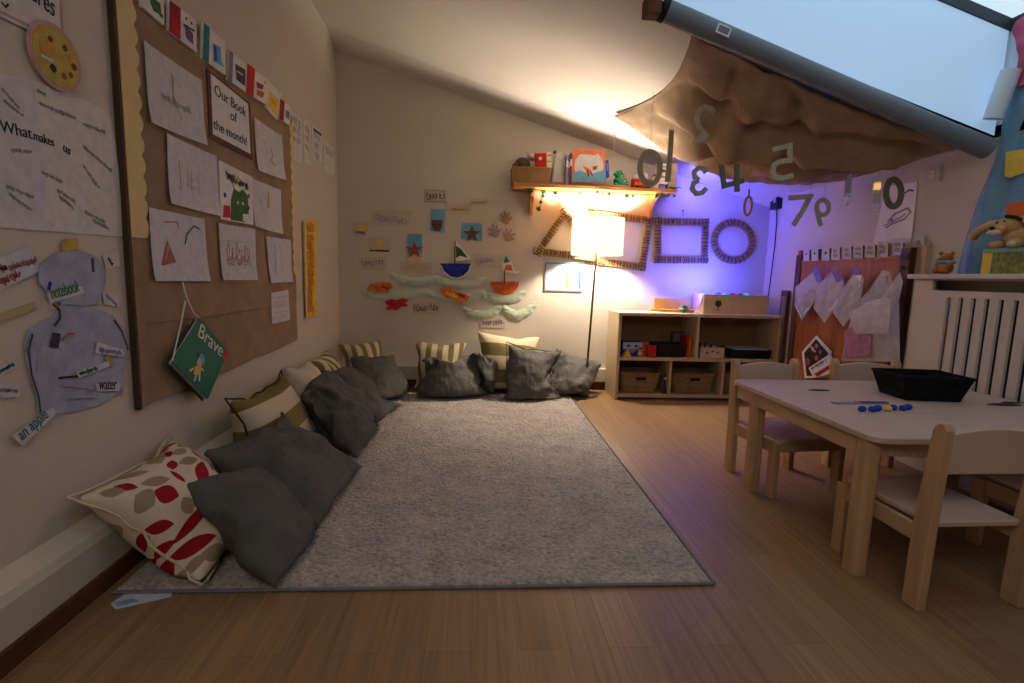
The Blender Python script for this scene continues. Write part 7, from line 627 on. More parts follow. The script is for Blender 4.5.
f.marks('handwriting', [f.scrawl('inkfaint', a, c_, 4.5, 7, .0016, R2) for a, c_ in [((0,88),(18,108)),((36,90),(45,95)),((38,103),(74,118)),((82,124),(104,132)),((82,146),(112,172)),((82,165),(98,188)),((40,172),(62,182)),((5,186),(34,198)),((8,194),(30,210)),((56,190),(74,202)),((84,212),(104,222)),((92,220),(110,230)),((10,150),(30,152)),((2,100),(22,116)),((58,196),(72,208))]])
f.text('What', (-1,131.5), (27,138), 'ink', .042); f.text('makes', (32,139.5), (57,148), 'ink', .036); f.text('us', (61,150), (71,156.5), 'ink', .036)
# blue paper figure with word tags
f = Flat('left', .003); up_ = [(58,252),(72,250),(86,253),(96,258),(104,272),(103,284),(98,303),(80,306),(60,304),(48,294),(38,284),(37,268),(46,258)]
lo_ = [(60,304),(80,306),(96,308),(112,316),(124,330),(127,350),(124,372),(122,392),(100,404),(74,412),(58,414),(40,412),(36,396),(32,380),(26,362),(24,344),(28,330),(40,322),(54,316)]
f.sheet('paper_figure', 'blue-grey crayoned paper figure with a yellow head, below the large poster', 'paper figure', lo_, 'denim', th=.003); f.top = .003
b = MB().prism([f.loc(p) for p in up_], .003, .006); b.build('upper_body', 'denim', f.root)
b = MB().prism([f.loc(p) for p in [(60,244),(64,239),(76,238),(77,252),(62,255)]], .0015, .004); b.build('head', 'discyellow', f.root)
f.marks('crayon_drawing', [('ink','line',[(50,304),(57,310),(58,318),(52,326)],.006),('darkgrey','line',[(30,334),(26,350),(29,375),(36,396),(38,412)],.005),('pencil','line',[(44,336),(38,348),(36,372)],.005),('darkgrey','fill',[(50,332),(58,334),(56,348),(47,347)]),('redfaint','line',[(60,340),(66,334),(72,334)],.006),('darkgrey','line',[(90,258),(91,272)],.010),('ink','line',[(112,320),(120,332),(126,350)],.005),('darkbrown','line',[(56,378),(76,376)],.006),('deepblue','line',[(48,282),(46,290)],.010),('pencil','line',[(60,384),(90,388),(70,398),(95,396)],.012),('mustard','line',[(104,356),(110,366)],.02)], z=.0065)
TG = 'paper word tags stuck on and around the blue paper figure'
def word_tag(pxs, label, body=None, p1=None, p2=None, m='teal', off=.011):
    f = Flat('left', off); f.sheet('word_tag', label, 'word tag', pxs, 'paper', TG, th=.001)
    if body: f.text(body, p1, p2, m, .05)
    else: f.marks('handwriting', [f.scrawl(m, p1, p2, 4, 5, .003)])
word_tag([(47,293),(82,286),(84,293),(50,303)], 'word tag reading notebook across the upper body', 'notebook', (51,299.5), (81,290.5), 'green')
word_tag([(12,436),(52,407),(57,412),(22,446)], 'word tag reading an apple at the lower left of the figure', 'an apple', (21,441), (52,413), 'teal')
word_tag([(96,384),(121,383),(119,391),(97,391)], 'word tag reading water at the lower right of the figure', 'water', (98,389.5), (117,389), 'ink')
word_tag([(97,342),(123,350),(124,357),(95,353)], 'faint purple word tag on the right arm of the figure', None, (99,350), (121,353), 'lilac')
word_tag([(76,372),(108,361),(110,366),(79,378)], 'slanted pale word tag across the middle of the figure', None, (79,374), (96,368), 'green')
word_tag([(-6,371),(12,361),(15,367),(-6,380)], 'teal word tag at the left photo edge beside the figure', None, (-2,372), (13,364), 'teal', .004)
word_tag([(-6,384),(20,384),(20,397),(-6,398)], 'grey word tag at the left photo edge, under the teal one', None, (-3,390), (17,391), 'inkfaint', .004)
word_tag([(102,255),(118,252),(120,266),(106,268)], 'beige scrap tag beside the board, right of the yellow head', None, (108,258), (112,265), 'brown', .004)
word_tag([(102,292),(118,296),(120,308),(104,304)], 'pale scrap with a dark stroke, right of the upper body', None, (105,294), (117,306), 'pencil', .004)
f = Flat('left', .004); f.sheet('red_writing_sheet', 'greyish sheet with red handwriting at the left photo edge', 'paper', [(-12,262),(28,246),(42,270),(-12,296)], 'paper_blue', curl=0); f.marks('red_handwriting', [f.scrawl('redfaint',(-6,268),(6,268),6,3,.005), f.scrawl('redfaint',(-2,282),(18,274),8,5,.005), f.scrawl('redfaint',(8,268),(36,260),6,6,.003)])
f = Flat('left', .004); f.sheet('yellow_strip', 'faded yellow paper strip slanting at the left photo edge', 'paper', [(-12,318),(34,302),(35,309),(-12,327)], mat('strawpaper', (184,168,120), .8), th=.002)
# ---------------------------------------------------------------- back wall display
WP = 'paper words and labels around the sea display'
def bsheet(name, label, cat, pxs, m, group=None, off=.003, th=.0015): return Flat('back', off).sheet(name, label, cat, pxs, m, group, th)
for pxs, lab, sp, h, m in [([(424,189),(446,190),(446,203),(424,202)], 'grey bordered paper label above the shell card', ((427,196),(443,197)), 8, 'ink'),
    ([(372,210),(413,210),(408,226),(370,226)], 'large faint lilac word at the upper left of the sea display', ((376,217),(406,222)), 9, 'lilac'),
    ([(448,203),(472,204),(472,215),(448,214)], 'pale yellow label right of the shell card', ((451,209),(468,210)), 4, 'mustard'),
    ([(353,222),(368,222),(367,236),(352,236)], 'small label with a yellow patch at the far left of the sea display', ((355,232),(365,233)), 3, 'lilac'),
    ([(369,237),(391,237),(391,252),(368,252)], 'label with a yellow patch and a dark underline, left of the lower starfish card', ((370,250.5),(389,251)), 1.5, 'brown'),
    ([(359,258),(388,257),(386,270),(360,270)], 'lilac handwritten word left of the upper paper wave', ((362,263),(384,262)), 8, 'purplefaint'),
    ([(400,262),(432,262),(432,274),(400,273)], 'pinkish handwritten word above the upper paper wave', ((404,268),(429,268)), 9, 'pinkfaint'),
    ([(472,254),(502,255),(501,268),(473,269)], 'faint handwritten word between the two paper boats', ((476,262),(497,259)), 8, 'lilac'),
    ([(411,303),(440,302),(441,315),(412,314)], 'dark handwritten word below the waves, right of the red crab', ((414,309),(438,308)), 9, 'ink'),
    ([(480,318),(506,317),(505,328),(481,328)], 'purple handwritten word under the lowest paper wave', ((483,323),(503,322)), 7, 'purple'),
    ([(470,198),(488,199),(488,206),(470,206)], 'tiny faint pink word above the right starfish card', ((472,203),(486,202)), 3, 'pinkfaint')]:
    f = bsheet('word_label', lab, 'word label', pxs, mat('label_paper', (196,180,158), .85), WP); f.marks('handwriting', [f.scrawl(m, *sp, h, 7, .006)] + ([('yellow','fill',[(359,225),(365,225),(365,231),(359,231)])] if pxs[0][0] == 353 else [('yellow','fill',[(377,240),(383,240),(383,246),(377,246)])] if pxs[0][0] == 369 else [('inkfaint','line',[(425,190),(445,191),(445,202)],.006),('inkfaint','line',[(425,190),(425,201.5),(445,202)],.006)] if pxs[0][0] == 424 else []))
def star(f, c, r, m, n=5, inner=.38, ang=math.pi/2):
    P = []; 
    for k in range(2*n): a = ang+k*math.pi/n; q = r*(1 if k % 2 == 0 else inner); P.append((c[0]+q*math.cos(a), c[1]-q*math.sin(a)))
    return (m, 'fill', P)
SCD = 'blue seaside cards on the back wall'
f = bsheet('starfish_card', 'upright blue and sand card with a brown starfish, left of the blue boat', 'picture card', [(407.5,234),(422,234),(422.5,261),(408,262)], 'skyblue', SCD); f.marks('sand', [('sand','fill',[(408,254),(422.4,254),(422.5,261),(408,261.8)])]); f.marks('starfish', [star(f, (414.5,250), 9.5, 'rust')], z=.004, th=.004)
f = bsheet('shell_card', 'blue card with a brown shell, top of the sea display', 'picture card', [(431,209),(445.5,209),(444.5,232),(430,231)], 'skyblue', SCD); f.marks('shell', [('brown','fill',[(432,220),(443,220),(442,227),(440,231),(434,231),(432,226)])], z=.004, th=.004)
f = bsheet('starfish_card', 'wide blue card with a brown starfish, above and right of the blue boat', 'picture card', [(461.5,223),(482,223.5),(482,241),(461,239)], 'skyblue', SCD); f.marks('starfish', [star(f, (472,234), 9.5, 'brown')], z=.004, th=.004)
for c, a, m, lab in [((506,220), 1.75, 'shellbrown', 'brownish paper hand print, uppermost of three by the shelf bracket'), ((495,233), 1.9, 'shellmauve', 'mauve paper hand print, left of the other two'), ((508,237), 1.1, 'shellbrown', 'rounder brown paper hand print, lowest of three')]:
    f = Flat('back', .004); P = []
    for k in range(81):
        t = k/80*2*math.pi; rr = 6.2+(3.6*math.cos(9*(t-a)) if math.cos(t-a) > .05 else 0)*max(0, math.cos(t-a))**.3-(1.5 if math.cos(t-a) < -.3 else 0); P.append((c[0]+rr*math.cos(t)*.85, c[1]-rr*math.sin(t)))
    f.sheet('paper_hand', lab, 'paper hand', P, m, 'paper hand prints', .003)
def boat(hull, mast, sail, extra, label, hm, dots):
    f = Flat('back', .004); M = f.place(hull); r_ = empty('paper_boat', None, label, 'paper boat', 'paper sailing boats on the back wall', m=M); f.root = r_; f.top = .004
    P = [f.loc(p) for p in hull]; MB().prism(P, .002, .010).build('hull', hm, r_)
    b = MB(); b.strip([f.loc(p) for p in mast], .010, .002, .012); b.build('mast', 'brown', r_)
    b = MB(); b.prism([f.loc(p) for p in sail], .006, .009); b.build('sail', 'white', r_)
    f.marks('sail_patch', extra, z=.0095); f.marks('hull_marks', dots, z=.0105)
hullp = lambda x0, x1, y, d, n=12: [(x0, y), (x1, y)]+[((x0+x1)/2+(x1-x0)/2*math.cos(math.pi*k/n), y+d*math.sin(math.pi*k/n)) for k in range(1, n)]
boat(hullp(440,471,263.5,15), [(455,241),(455,264)], [(453.5,240),(461,246),(471,259),(455,262)], [('leafgreen','fill',[(456,246),(461,249),(468,258),(460,256),(456,258)])], 'paper sailing boat with a dark blue hull on the waves', 'deepblue', [('white','line',[(440.5,265),(444,272),(450,277),(457,278.5),(464,276),(469,271),(471,265)],.012),('blue','line',[(444,268),(447,265),(450,270),(454,266),(458,271),(462,266),(466,270)],.012)])
boat(hullp(490.5,519,281.5,13.5), [(504.5,270),(504.5,283)], [(502,271),(501,263),(507,257),(512,263),(516,271),(520,271),(517,274)], [('orange','fill',[(504,270),(506,265),(511,265),(513,271)]),('green','fill',[(503,263),(506,256),(510,262)])], 'paper sailing boat with an orange hull, right of the blue one', mat('orangehull', (196,92,28), .7, var=.35, scale=20), [('rust','line',[(493,285),(499,283),(506,287),(514,283)],.010)])
WV = 'pale cloth waves on the back wall'
for pts, wd, lab in [([(390,274),(396,277),(404,281),(416,282),(428,280),(438,279),(444,281)], .085, 'pale cloth wave at the upper left, above the others'),
    ([(362,290),(372,295),(386,296),(400,295),(414,294),(424,292),(432,294)], .085, 'long pale cloth wave under the orange crab'),
    ([(436,279),(446,283),(460,285),(474,283),(488,278)], .085, 'pale cloth wave under the blue boat'),
    ([(425,292),(434,296),(446,299),(460,299),(472,297),(480,292),(485,294),(484,298)], .075, 'curling pale cloth wave behind the yellow crab'),
    ([(487,294),(496,299),(508,299),(518,297),(525,292)], .085, 'pale cloth wave under the orange boat'),
    ([(463,308),(472,314),(482,315),(494,312),(502,306)], .08, 'low pale cloth wave above the purple word'),
    ([(503,306),(508,312),(517,316),(528,311),(537,303)], .085, 'lowest pale cloth wave at the right end')]:
    f = Flat('back', .004); M = f.place(pts); Q = [V(f.loc(p)) for p in pts]; n = 24; C = []
    for k in range(n+1):
        t = k/n*(len(Q)-1); i = min(int(t), len(Q)-2); C.append(Q[i].lerp(Q[i+1], t-i))
    C = [C[0]]+[(C[i-1]+C[i]*2+C[i+1])/4 for i in range(1, n)]+[C[-1]]
    def fn(u, v):
        i = min(int(u*n), n-1); q = C[i].lerp(C[i+1], u*n-i); t = (C[i+1]-C[i]).normalized(); nn = V((-t.y, t.x)); s_ = wd*(.35+.65*math.sin(math.pi*min(1, max(0, u*.94+.03)))**.6)
        p = q+nn*(v-.5)*s_; return V((p.x, p.y, .004+.009*math.sin(math.pi*v)+.005*noise.noise(V((p.x*20, p.y*50, 1)))))
    o = MB().grid(fn, n*2, 8).build('cloth_wave', 'wave_cloth', m=M, smooth=80); tag(o, lab, 'cloth wave', WV)
for c, m, m2, lab, pts in [((380,287),'orange','redfaint','orange and rust paper crab at the left of the waves',[(-12,-1),(-6,-4),(2,-5),(10,-4),(13,0),(8,3),(9,6),(2,5),(-4,6),(-5,3),(-13,4)]), ((397,304),'red','crimson','red paper crab below the long wave',[(-13,-2),(-6,-5),(0,-4),(5,-6),(12,-4),(8,-1),(12,2),(4,3),(0,6),(-5,5),(-12,6),(-8,2)]), ((456,295),'orange','yellow','orange, red and yellow paper crab in the middle of the waves',[(-16,-7),(-11,-8),(-8,-4),(-7,-11),(-4,-5),(2,-3),(9,-1),(14,2),(11,6),(4,4),(8,10),(2,8),(-3,3),(-9,3),(-15,-2)])]:
    f = Flat('back', .022); f.sheet('paper_crab', lab, 'paper crab', [(c[0]+x, c[1]+y) for x, y in pts], m, 'paper crabs among the waves', .006)
    f.marks('painted_patches', [(m2,'fill',[(c[0]-8,c[1]-2),(c[0]-2,c[1]-2),(c[0]+2,c[1]+3),(c[0]-5,c[1]+2)]),('crimson','line',[(c[0]+2,c[1]-1),(c[0]+9,c[1]+2)],.02),(m2,'line',[(c[0]-10,c[1]-3),(c[0]-6,c[1]),(c[0]+1,c[1]+1)],.018)])
# white notice by the lamp
f = bsheet('notice', 'white notice with teal edge and an orange and a green bar, beside the lamp pole', 'notice', [(545,262),(583,262.5),(582,292),(544,291)], mat('noticepaper', (176,180,186), .8), th=.004)
f.marks('printed_panel', [('teal','line',[(545.5,263),(582,263.5)],.012),('grey','line',[(545.5,263),(544.6,290.5),(581.5,291.5)],.010),('skyblue','line',[(549,271),(580,273)],.008),('yellow','line',[(567.5,274),(567.5,288)],.020),('teal','line',[(579.5,273),(579.5,288)],.020)]+[('inkfaint','line',[(549,276+3*k),(563,276.2+3*k)],.004) for k in range(4)])
# willow frames
def willow(px_outer, wd, label, group, closed=True, off=.006):
    f = Flat('back', off); M = f.place(px_outer); P = [V(f.loc(p)) for p in px_outer]; n = len(P); c = V((0, 0))
    for p in P: c += p
    c = c/n; b = MB()
    for k in range(5):
        t = (k+.5)/5
        Q = []
        for i in range(n):
            a = (P[i]-P[i-1]).normalized(); e = (P[(i+1) % n]-P[i]).normalized(); na = V((-a.y, a.x)); ne = V((-e.y, e.x)); 
            if na.dot(c-P[i]) < 0: na = -na
            if ne.dot(c-P[i]) < 0: ne = -ne
            bis = (na+ne); bis = bis/max(.3, bis.dot(na)); Q.append(P[i]+bis*wd*t)
        pts = []
        for i in range(n):
            for j in range(4): q = Q[i].lerp(Q[(i+1) % n], j/4); pts.append((q.x, q.y, .010+.004*math.sin(j*2+k*1.7)))
        b.tube(pts, wd*.115, 6, closed=True)
    o = b.build('wicker_decoration', 'willow', m=M, smooth=60); tag(o, label, 'wicker frame', group)
    w_ = MB()
    for i in range(n):
        A, B = P[i], P[(i+1) % n]; d = (B-A); L_ = d.length; d = d/L_; nn = V((-d.y, d.x)); nn = nn if nn.dot(c-A) > 0 else -nn; m_ = max(1, int(L_/.028))
        for j in range(m_+1):
            q = A+d*(L_*(j+.35*R.random())/(m_+.4)); sk = d*R.uniform(-.010, .010)
            if n > 12 and j: continue
            w_.tube([(q.x-nn.x*.003, q.y-nn.y*.003, .008), (q.x+nn.x*wd*.5+sk.x, q.y+nn.y*wd*.5+sk.y, .024), (q.x+nn.x*wd*1.02, q.y+nn.y*wd*1.02, .008)], .0048, 5)
    w_.build('twig_binding', 'willow_dark', o, smooth=60)
    return o
WF = 'wicker frames on the back wall'
willow([(565,207),(533.5,254),(603,262)], .058, 'triangular wicker frame half behind the lamp shade', WF, off=.030)
willow([(588,210),(653,217.5),(644.5,271),(585,263)], .060, 'tilted rectangular wicker frame half behind the lamp shade', WF, off=.004)
willow([(654.5,218),(708.5,219),(707,263.5),(654,263)], .062, 'square wicker frame in the blue light', WF)
willow([(732.5+22.5*math.cos(-k*math.pi/15), 241.5+22.5*math.sin(-k*math.pi/15)) for k in range(30)], .064, 'round wicker frame at the right in the blue light', WF)
f = Flat('back', .002); M = f.place([(682,214)]); b = MB(); b.tube([(0,.03,.0),(0,.03,.03)], .004, 6); b.tube([(0,.032,.028),(.0,-.02,.022)], .003, 6); o = b.build('wall_hook', 'darkgrey', m=M); tag(o, 'thin dark hook above the square wicker frame', 'hook')
# oval wooden hanger seen against the wall
# ---------------------------------------------------------------- shelf
SY0, SZ = 4.28, 1.768
shf = empty('wall_shelf', (.97, 4.40, SZ-.03), 'pine wall shelf on two brackets above the lamp', 'shelf')
MB().box((-.695, SY0-4.40, 0), (.685, .10, .028)).build('board', 'pine', shf, bevel=.003)
for x in (-.528, .52):
    b = MB(); b.prism([(.10,0),(-.10,0),(-.095,-.03),(-.02,-.06),(.045,-.13),(.06,-.19),(.10,-.20)], x-.016, x+.016, xf=Matrix(((0,0,1,0),(1,0,0,0),(0,1,0,0),(0,0,0,1)))); b.build('bracket', 'pine', shf, bevel=.002)
def sp(px, y=4.37): return at(px, 'y', y)
# wicker basket and what is in it
bk = empty('shelf_basket', (sp((530,180)).x, 4.385, SZ), 'small wicker basket at the left end of the wall shelf', 'basket')
b = MB(); b.holed([-.155,-.145,.145,.155], [-.085,-.075,.075,.085], lambda i, j: i == 1 and j == 1, .004, .125); b.box((-.15,-.08,0),(.15,.08,.008)); b.build('woven_body', 'wicker', bk)
b = MB(); b.tube([(-.155,-.085,.127),(.155,-.085,.127),(.155,.085,.127),(-.155,.085,.127)], .008, 6, closed=True); b.build('rim', 'wicker', bk)
bx_ = bk.location.x
b = MB(); b.ball((0,0,.06), (.068,.05,.06)); b.ball((-.055,-.01,.045), (.035,.035,.03)); o = b.build('toy_hedgehog', mat('hedgehog', (92,72,66), .9, var=.3, scale=60, bump=.8, bscale=200), m=Matrix.Translation((bx_-.065, 4.385, SZ+.105)), smooth=60); tag(o, 'dark rounded plush toy in the shelf basket', 'soft toy'); b = MB().ball((-.075,-.012,.035), .008); b.build('nose', 'black', o)
b = MB(); b.ball((0,0,.06), (.05,.045,.06)); b.ball((.0,-.02,.135), (.04,.035,.035)); b.ball((-.03,0,.165), .014); b.ball((.03,0,.165), .014); o = b.build('white_plush', 'plush_pale', m=Matrix.Translation((bx_+.012, 4.42, SZ+.10)), smooth=60); tag(o, 'white plush toy at the back of the shelf basket', 'soft toy')
f = Flat('back', 0, 4.335); f.sheet('red_book', 'small red book standing in the shelf basket', 'book', [(534.5,154),(546,153.5),(546,168),(535,168)], 'red', th=.018); f.marks('cover_mark', [('white','dot',[(540,159)],.014),('crimson','line',[(536,155),(536.3,167)],.012)])
f = Flat('back', 0, 4.345); f.sheet('cream_book', 'cream and orange book behind the red one in the shelf basket', 'book', [(546.5,152.5),(551,152),(551.5,168),(546.5,168)], 'cream', th=.018); f.marks('cover_mark', [('orange','line',[(547,156),(551,156)],.012),('mustard','line',[(547,162),(551,162)],.01)])
# white bag
wb = MB(); wx = sp((558,180)).x
def bagfn(u, v):
    a = u*6.2832; w_ = (.070-.036*v**1.3)*(1+.06*math.sin(5*a+3*v)); return V((w_*math.cos(a)+.012*v, .55*w_*math.sin(a), .27*v*(1+.03*math.sin(3*a))))
wb.grid(bagfn, 28, 12); o = wb.build('cloth_bag', mat('bagcloth', (208,204,198), .9, var=.12, scale=14, bump=.3, bscale=30), m=Matrix.Translation((wx, 4.385, SZ)), smooth=80); tag(o, 'white cloth bag standing beside the shelf basket', 'bag'); b = MB(); b.box((-.06,-.042,.004),(.06,-.038,.03)); b.build('pink_base', 'purplefaint', o); b = MB(); b.ball((-.035,-.01,.275), .014); b.build('toggle', 'darkgrey', o)
SB = 'books on the wall shelf'
xs_ = sp((564.5,180)).x
for k, (h, t, m, lab) in enumerate([(.245,.014,'lilac','thin lilac book standing beside the white bag'), (.235,.014,'purple','thin purple book, second beside the white bag'), (.26,.016,'brown','brown book touching the big orange picture book')]):
    o = MB().box((0,-.085,0),(t,.085,h)).build('shelf_book', m, m=Matrix.Translation((xs_, 4.39, SZ)), bevel=.002); tag(o, lab, 'book', SB); MB().box((.002,-.083,.003),(t-.002,.087,h-.004)).build('pages', 'paper2', o); MB().box((.001,-.0865,h*.6),(t-.001,-.085,h*.8)).build('spine_label', 'white' if k != 1 else 'sand', o); xs_ += t+.002
f = Flat('back', 0, 4.36); f.sheet('picture_book', 'big orange and blue picture book facing out on the wall shelf', 'book', [(571.5,149.5),(604.5,150.5),(605.5,183),(571,182.5)], mat('coral', (214,116,84), .5, var=.25, scale=18), SB, th=.02)
f.marks('cover_picture', [('paper','dot',[(588.5,167)],.125),('skyblue','fill',[(572,174),(580,171),(590,175),(598,172),(605,170),(605.2,182.5),(571.4,182)]),('orange','fill',[(582,166),(586,168),(590,170),(592,174),(588,176),(585,171)]),('rust','fill',[(592,167),(597,166),(596,170),(592,171)]),('brown','line',[(587,170),(588,177)],.012),('brown','line',[(590,172),(592,177)],.010),('coral','line',[(580,153),(596,154)],.03)])
f = Flat('back', 0, 4.37); f.sheet('shelf_book', 'narrow dark blue book right of the big picture book', 'book', [(604.6,161),(607.5,161),(608.5,177.5),(605.8,179)], 'blue', SB, th=.03); f.marks('title_mark', [('skyblue','line',[(606,164),(606.8,172)],.008)])
# plate with green dinosaur
px_ = sp((619.5,180)).x; pl_ = MB(); pl_.lathe([(0,0),(.07,0),(.085,.012),(.082,.016),(.066,.006),(0,.006)], n=32); o = pl_.build('plate', 'white', m=Matrix.Translation((px_, 4.37, SZ)), smooth=50); tag(o, 'white plate under the green toy dinosaur', 'plate')
b = MB(); b.ball((0,0,.042), (.048,.036,.042)); b.ball((.02,0,.02), (.05,.035,.02)); b.ball((-.012,-.004,.10), (.03,.028,.032)); b.ball((-.034,-.012,.098), (.022,.02,.016)); b.tube([(.03,0,.03),(.06,.0,.022),(.085,0,.012)], .018, 8, rf=lambda t: 1-.8*t); b.ball((-.03,-.03,.012), (.018,.018,.012)); b.ball((.03,-.03,.012), (.018,.018,.012)); b.tube([(-.03,-.028,.06),(-.045,-.036,.045)], .009, 6)
o = b.build('toy_dinosaur', mat('dino', (36,140,98), .6, var=.15, scale=20), m=Matrix.Translation((px_-.005, 4.37, SZ+.0165)), smooth=60); tag(o, 'green toy dinosaur sitting on the white plate', 'toy')
b = MB()
for k in range(5): b.ball((.012+.014*k, .0, .128-.021*k), (.008,.006,.010))
b.build('back_spikes', 'teal', o); b = MB().ball((-.024,-.028,.11), .005); b.build('eye', 'black', o)
# red bus, cards, jars, block
rx = sp((641,180)).x; o = MB().box((-.075,-.04,.012),(.075,.04,.082)).build('toy_bus', 'red', m=Matrix.Translation((rx, 4.37, SZ)), bevel=.008); tag(o, 'red toy bus on the wall shelf behind the hanging ten', 'toy bus')
b = MB()
for k in range(4): b.box((-.062+.034*k,-.042,.03),(-.036+.034*k,-.040,.05))
b.build('windows', 'mustard', o)
for sx in (-.045,.045): MB().lathe([(0,-.042),(.014,-.042),(.014,.042),(0,.042)], n=14, xf=Matrix.Translation((sx,0,.014)) @ Matrix.Rotation(math.pi/2,4,'X')).build('wheel', 'black', o)
for k in range(3):
    o = MB().box((-.07+.008*k,-.05,0),(.05-.004*k,.04,.016)).build('card_pack', ['paper','paper2','paper_blue'][k], m=Matrix.Translation((rx+.0, 4.38, SZ+.083+.0165*k)), bevel=.001); tag(o, ['flat pale card pack resting on the red toy bus, lowest of three','flat card pack, middle of the three on the red toy bus','flat bluish card pack, topmost on the red toy bus'][k], 'card pack', 'card packs on the red toy bus')
jx = sp((655,180)).x; b = MB(); b.lathe([(0,0),(.026,0),(.03,.01),(.03,.085),(.022,.1),(.022,.108),(0,.108)], n=20); o = b.build('jar', 'cream', m=Matrix.Translation((jx, 4.36, SZ)), smooth=40); tag(o, 'cream jar right of the red toy bus', 'jar'); MB().lathe([(0,.108),(.025,.108),(.025,.122),(0,.122)], n=20).build('lid', 'redfaint', o)
f = Flat('back', 0, 4.40); f.sheet('patterned_box', 'white and red patterned box behind the cream jar', 'box', [(655,165),(668,165.5),(668,186),(655,185)], 'white', th=.06); f.marks('pattern', [('red','line',[(657,172),(667,173)],.02),('lilac','line',[(656,168),(667,168.5)],.012),('pinkfaint','line',[(658,178),(667,179)],.02)])
wxb = sp((672,180)).x; o = MB().box((-.036,-.035,0),(.036,.035,.215)).build('wooden_block', 'beech', m=Matrix.Translation((wxb-.01, 4.36, SZ)), bevel=.004); tag(o, 'tall plain wooden block at the right end of the wall shelf', 'block')
# ivy along the shelf
iv = empty('ivy_garland', (.97, SY0-.006, SZ-.03), 'trailing ivy garland along the front of the wall shelf', 'garland')
ivy = [(x, .006*math.sin(x*9), -.012-.02*abs(math.sin(x*5.3))) for x in [(-.60+.05*k) for k in range(26)]]; b = MB(); b.tube(ivy, .003, 5); b.tube([(-.47,0,-.02),(-.455,-.005,-.07),(-.47,-.005,-.13),(-.49,-.005,-.19)], .003, 5); b.build('stem', 'leafgreen', iv)
for q in [(-.455,-.008,-.06),(-.47,-.01,-.11),(-.485,-.01,-.165)]+[ivy[k] for k in (1,3,5,9,12,13,14,17,18,22,23,24,25)]:
    b = MB(); s_ = R.uniform(.018,.028); b.prism([(0,-s_*.8),(s_*.8,-s_*.4),(s_*.7,s_*.2),(s_*.35,s_*.35),(0,s_),(-s_*.35,s_*.35),(-s_*.7,s_*.2),(-s_*.8,-s_*.4)], 0, .0015, xf=Matrix.Translation(V(q)+V((0,-.006,-.01))) @ Matrix.Rotation(R.uniform(-1,1),4,'Y') @ Matrix.Rotation(math.pi/2+R.uniform(-.5,.5),4,'X')); b.build('leaf', 'leafgreen', iv)
b = MB()
for k in range(7): a = k*.9; b.tube([(0,0,.004),(.03*math.cos(a),.02*math.sin(a),.02),(.07*math.cos(a),.04*math.sin(a),.014)], .007, 6, rf=lambda t: 1-.7*t)
o = b.build('plant_sprig', mat('greysage', (110,112,98), .9), m=Matrix.Translation((sp((672,184)).x, 4.315, SZ)), smooth=60); tag(o, 'grey-green leaf sprig lying at the right end of the wall shelf', 'sprig')
# ---------------------------------------------------------------- floor lamp
lp = empty('floor_lamp', (LAMP[0], LAMP[1], 0), 'lit floor lamp with a white drum shade and thin dark pole', 'floor lamp')
b = MB(); b.lathe([(0,0),(.115,0),(.115,.012),(.1,.02),(.02,.026),(.012,.05),(0,.05)], c=(-.045,0,0), n=40); b.build('base', 'lampmetal', lp, smooth=40)
b = MB(); b.tube([(-.045,0,.02),(0,0,1.29)], .0095, 12); b.build('pole', 'lampmetal', lp, smooth=60)
RS, Z0, Z1 = .215, 1.205, 1.50; th_ = .002
b = MB(); b.lathe([(RS,Z0),(RS,Z1),(RS-th_,Z1),(RS-th_,Z0),(RS,Z0)], n=64); b.build('lamp_shade', 'lamp_shade', lp, smooth=40)
b = MB(); b.lathe([(RS+.002*math.cos(k*.785), Z0+.002*math.sin(k*.785)) for k in range(9)], n=64); b.lathe([(RS+.002*math.cos(k*.785), Z1+.002*math.sin(k*.785)) for k in range(9)], n=64)
for k in range(3): a = k*2.0944+.4; b.tube([(0,0,1.27),((RS-.003)*math.cos(a),(RS-.003)*math.sin(a),1.27)], .002, 5)
b.build('shade_ring', 'cream', lp)
b = MB(); b.lathe([(0,1.275),(.016,1.275),(.018,1.31),(0,1.31)], n=16); b.build('bulb_holder', 'black', lp)
b = MB(); b.lathe([(0,1.312),(.012,1.315),(.02,1.33),(.026,1.35),(.018,1.375),(0,1.382)], n=16); b.build('bulb', 'bulbglow', lp, smooth=60)
# ---------------------------------------------------------------- bookcase
BX0, BX1, BY0, BY1, BH = 1.160, 2.555, 4.10, 4.44, .735; T = .026
bc = empty('bookcase', ((BX0+BX1)/2, (BY0+BY1)/2, 0), 'low birch bookcase with open cubbies against the back wall', 'bookcase'); cx_, cy_ = bc.location.x, bc.location.y
def bpart(name, a, c, m='beech_pale'): return MB().box((a[0]-cx_, a[1]-cy_, a[2]), (c[0]-cx_, c[1]-cy_, c[2])).build(name, m, bc, bevel=.003)
bpart('side_panel', (BX0,BY0,0), (BX0+T,BY1,BH-T), 'beech_pale_v'); bpart('side_panel', (BX1-T,BY0,0), (BX1,BY1,BH-T), 'beech_pale_v'); bpart('top_panel', (BX0-.002,BY0-.004,BH-T), (BX1+.002,BY1,BH))
bpart('bottom_panel', (BX0+T,BY0+.004,.02), (BX1-T,BY1,.02+T)); bpart('middle_shelf', (BX0+T,BY0+.002,.335), (BX1-T,BY1-.008,.335+T)); bpart('back_panel', (BX0+T,BY1-.008,.02), (BX1-T,BY1,BH-T), mat('ply', (150,112,78), .7, var=.15))
X1_, X2_ = BX0+(BX1-BX0)*.327, BX0+(BX1-BX0)*.655; XM = BX0+(BX1-BX0)*.478
bpart('divider', (XM,BY0+.002,.361), (XM+T*.9,BY1-.008,BH-T), 'beech_pale_v')
for x in (X1_, X2_): bpart('divider', (x,BY0+.002,.046), (x+T*.8,BY1-.008,.335), 'beech_pale_v')
SH = .361+.001
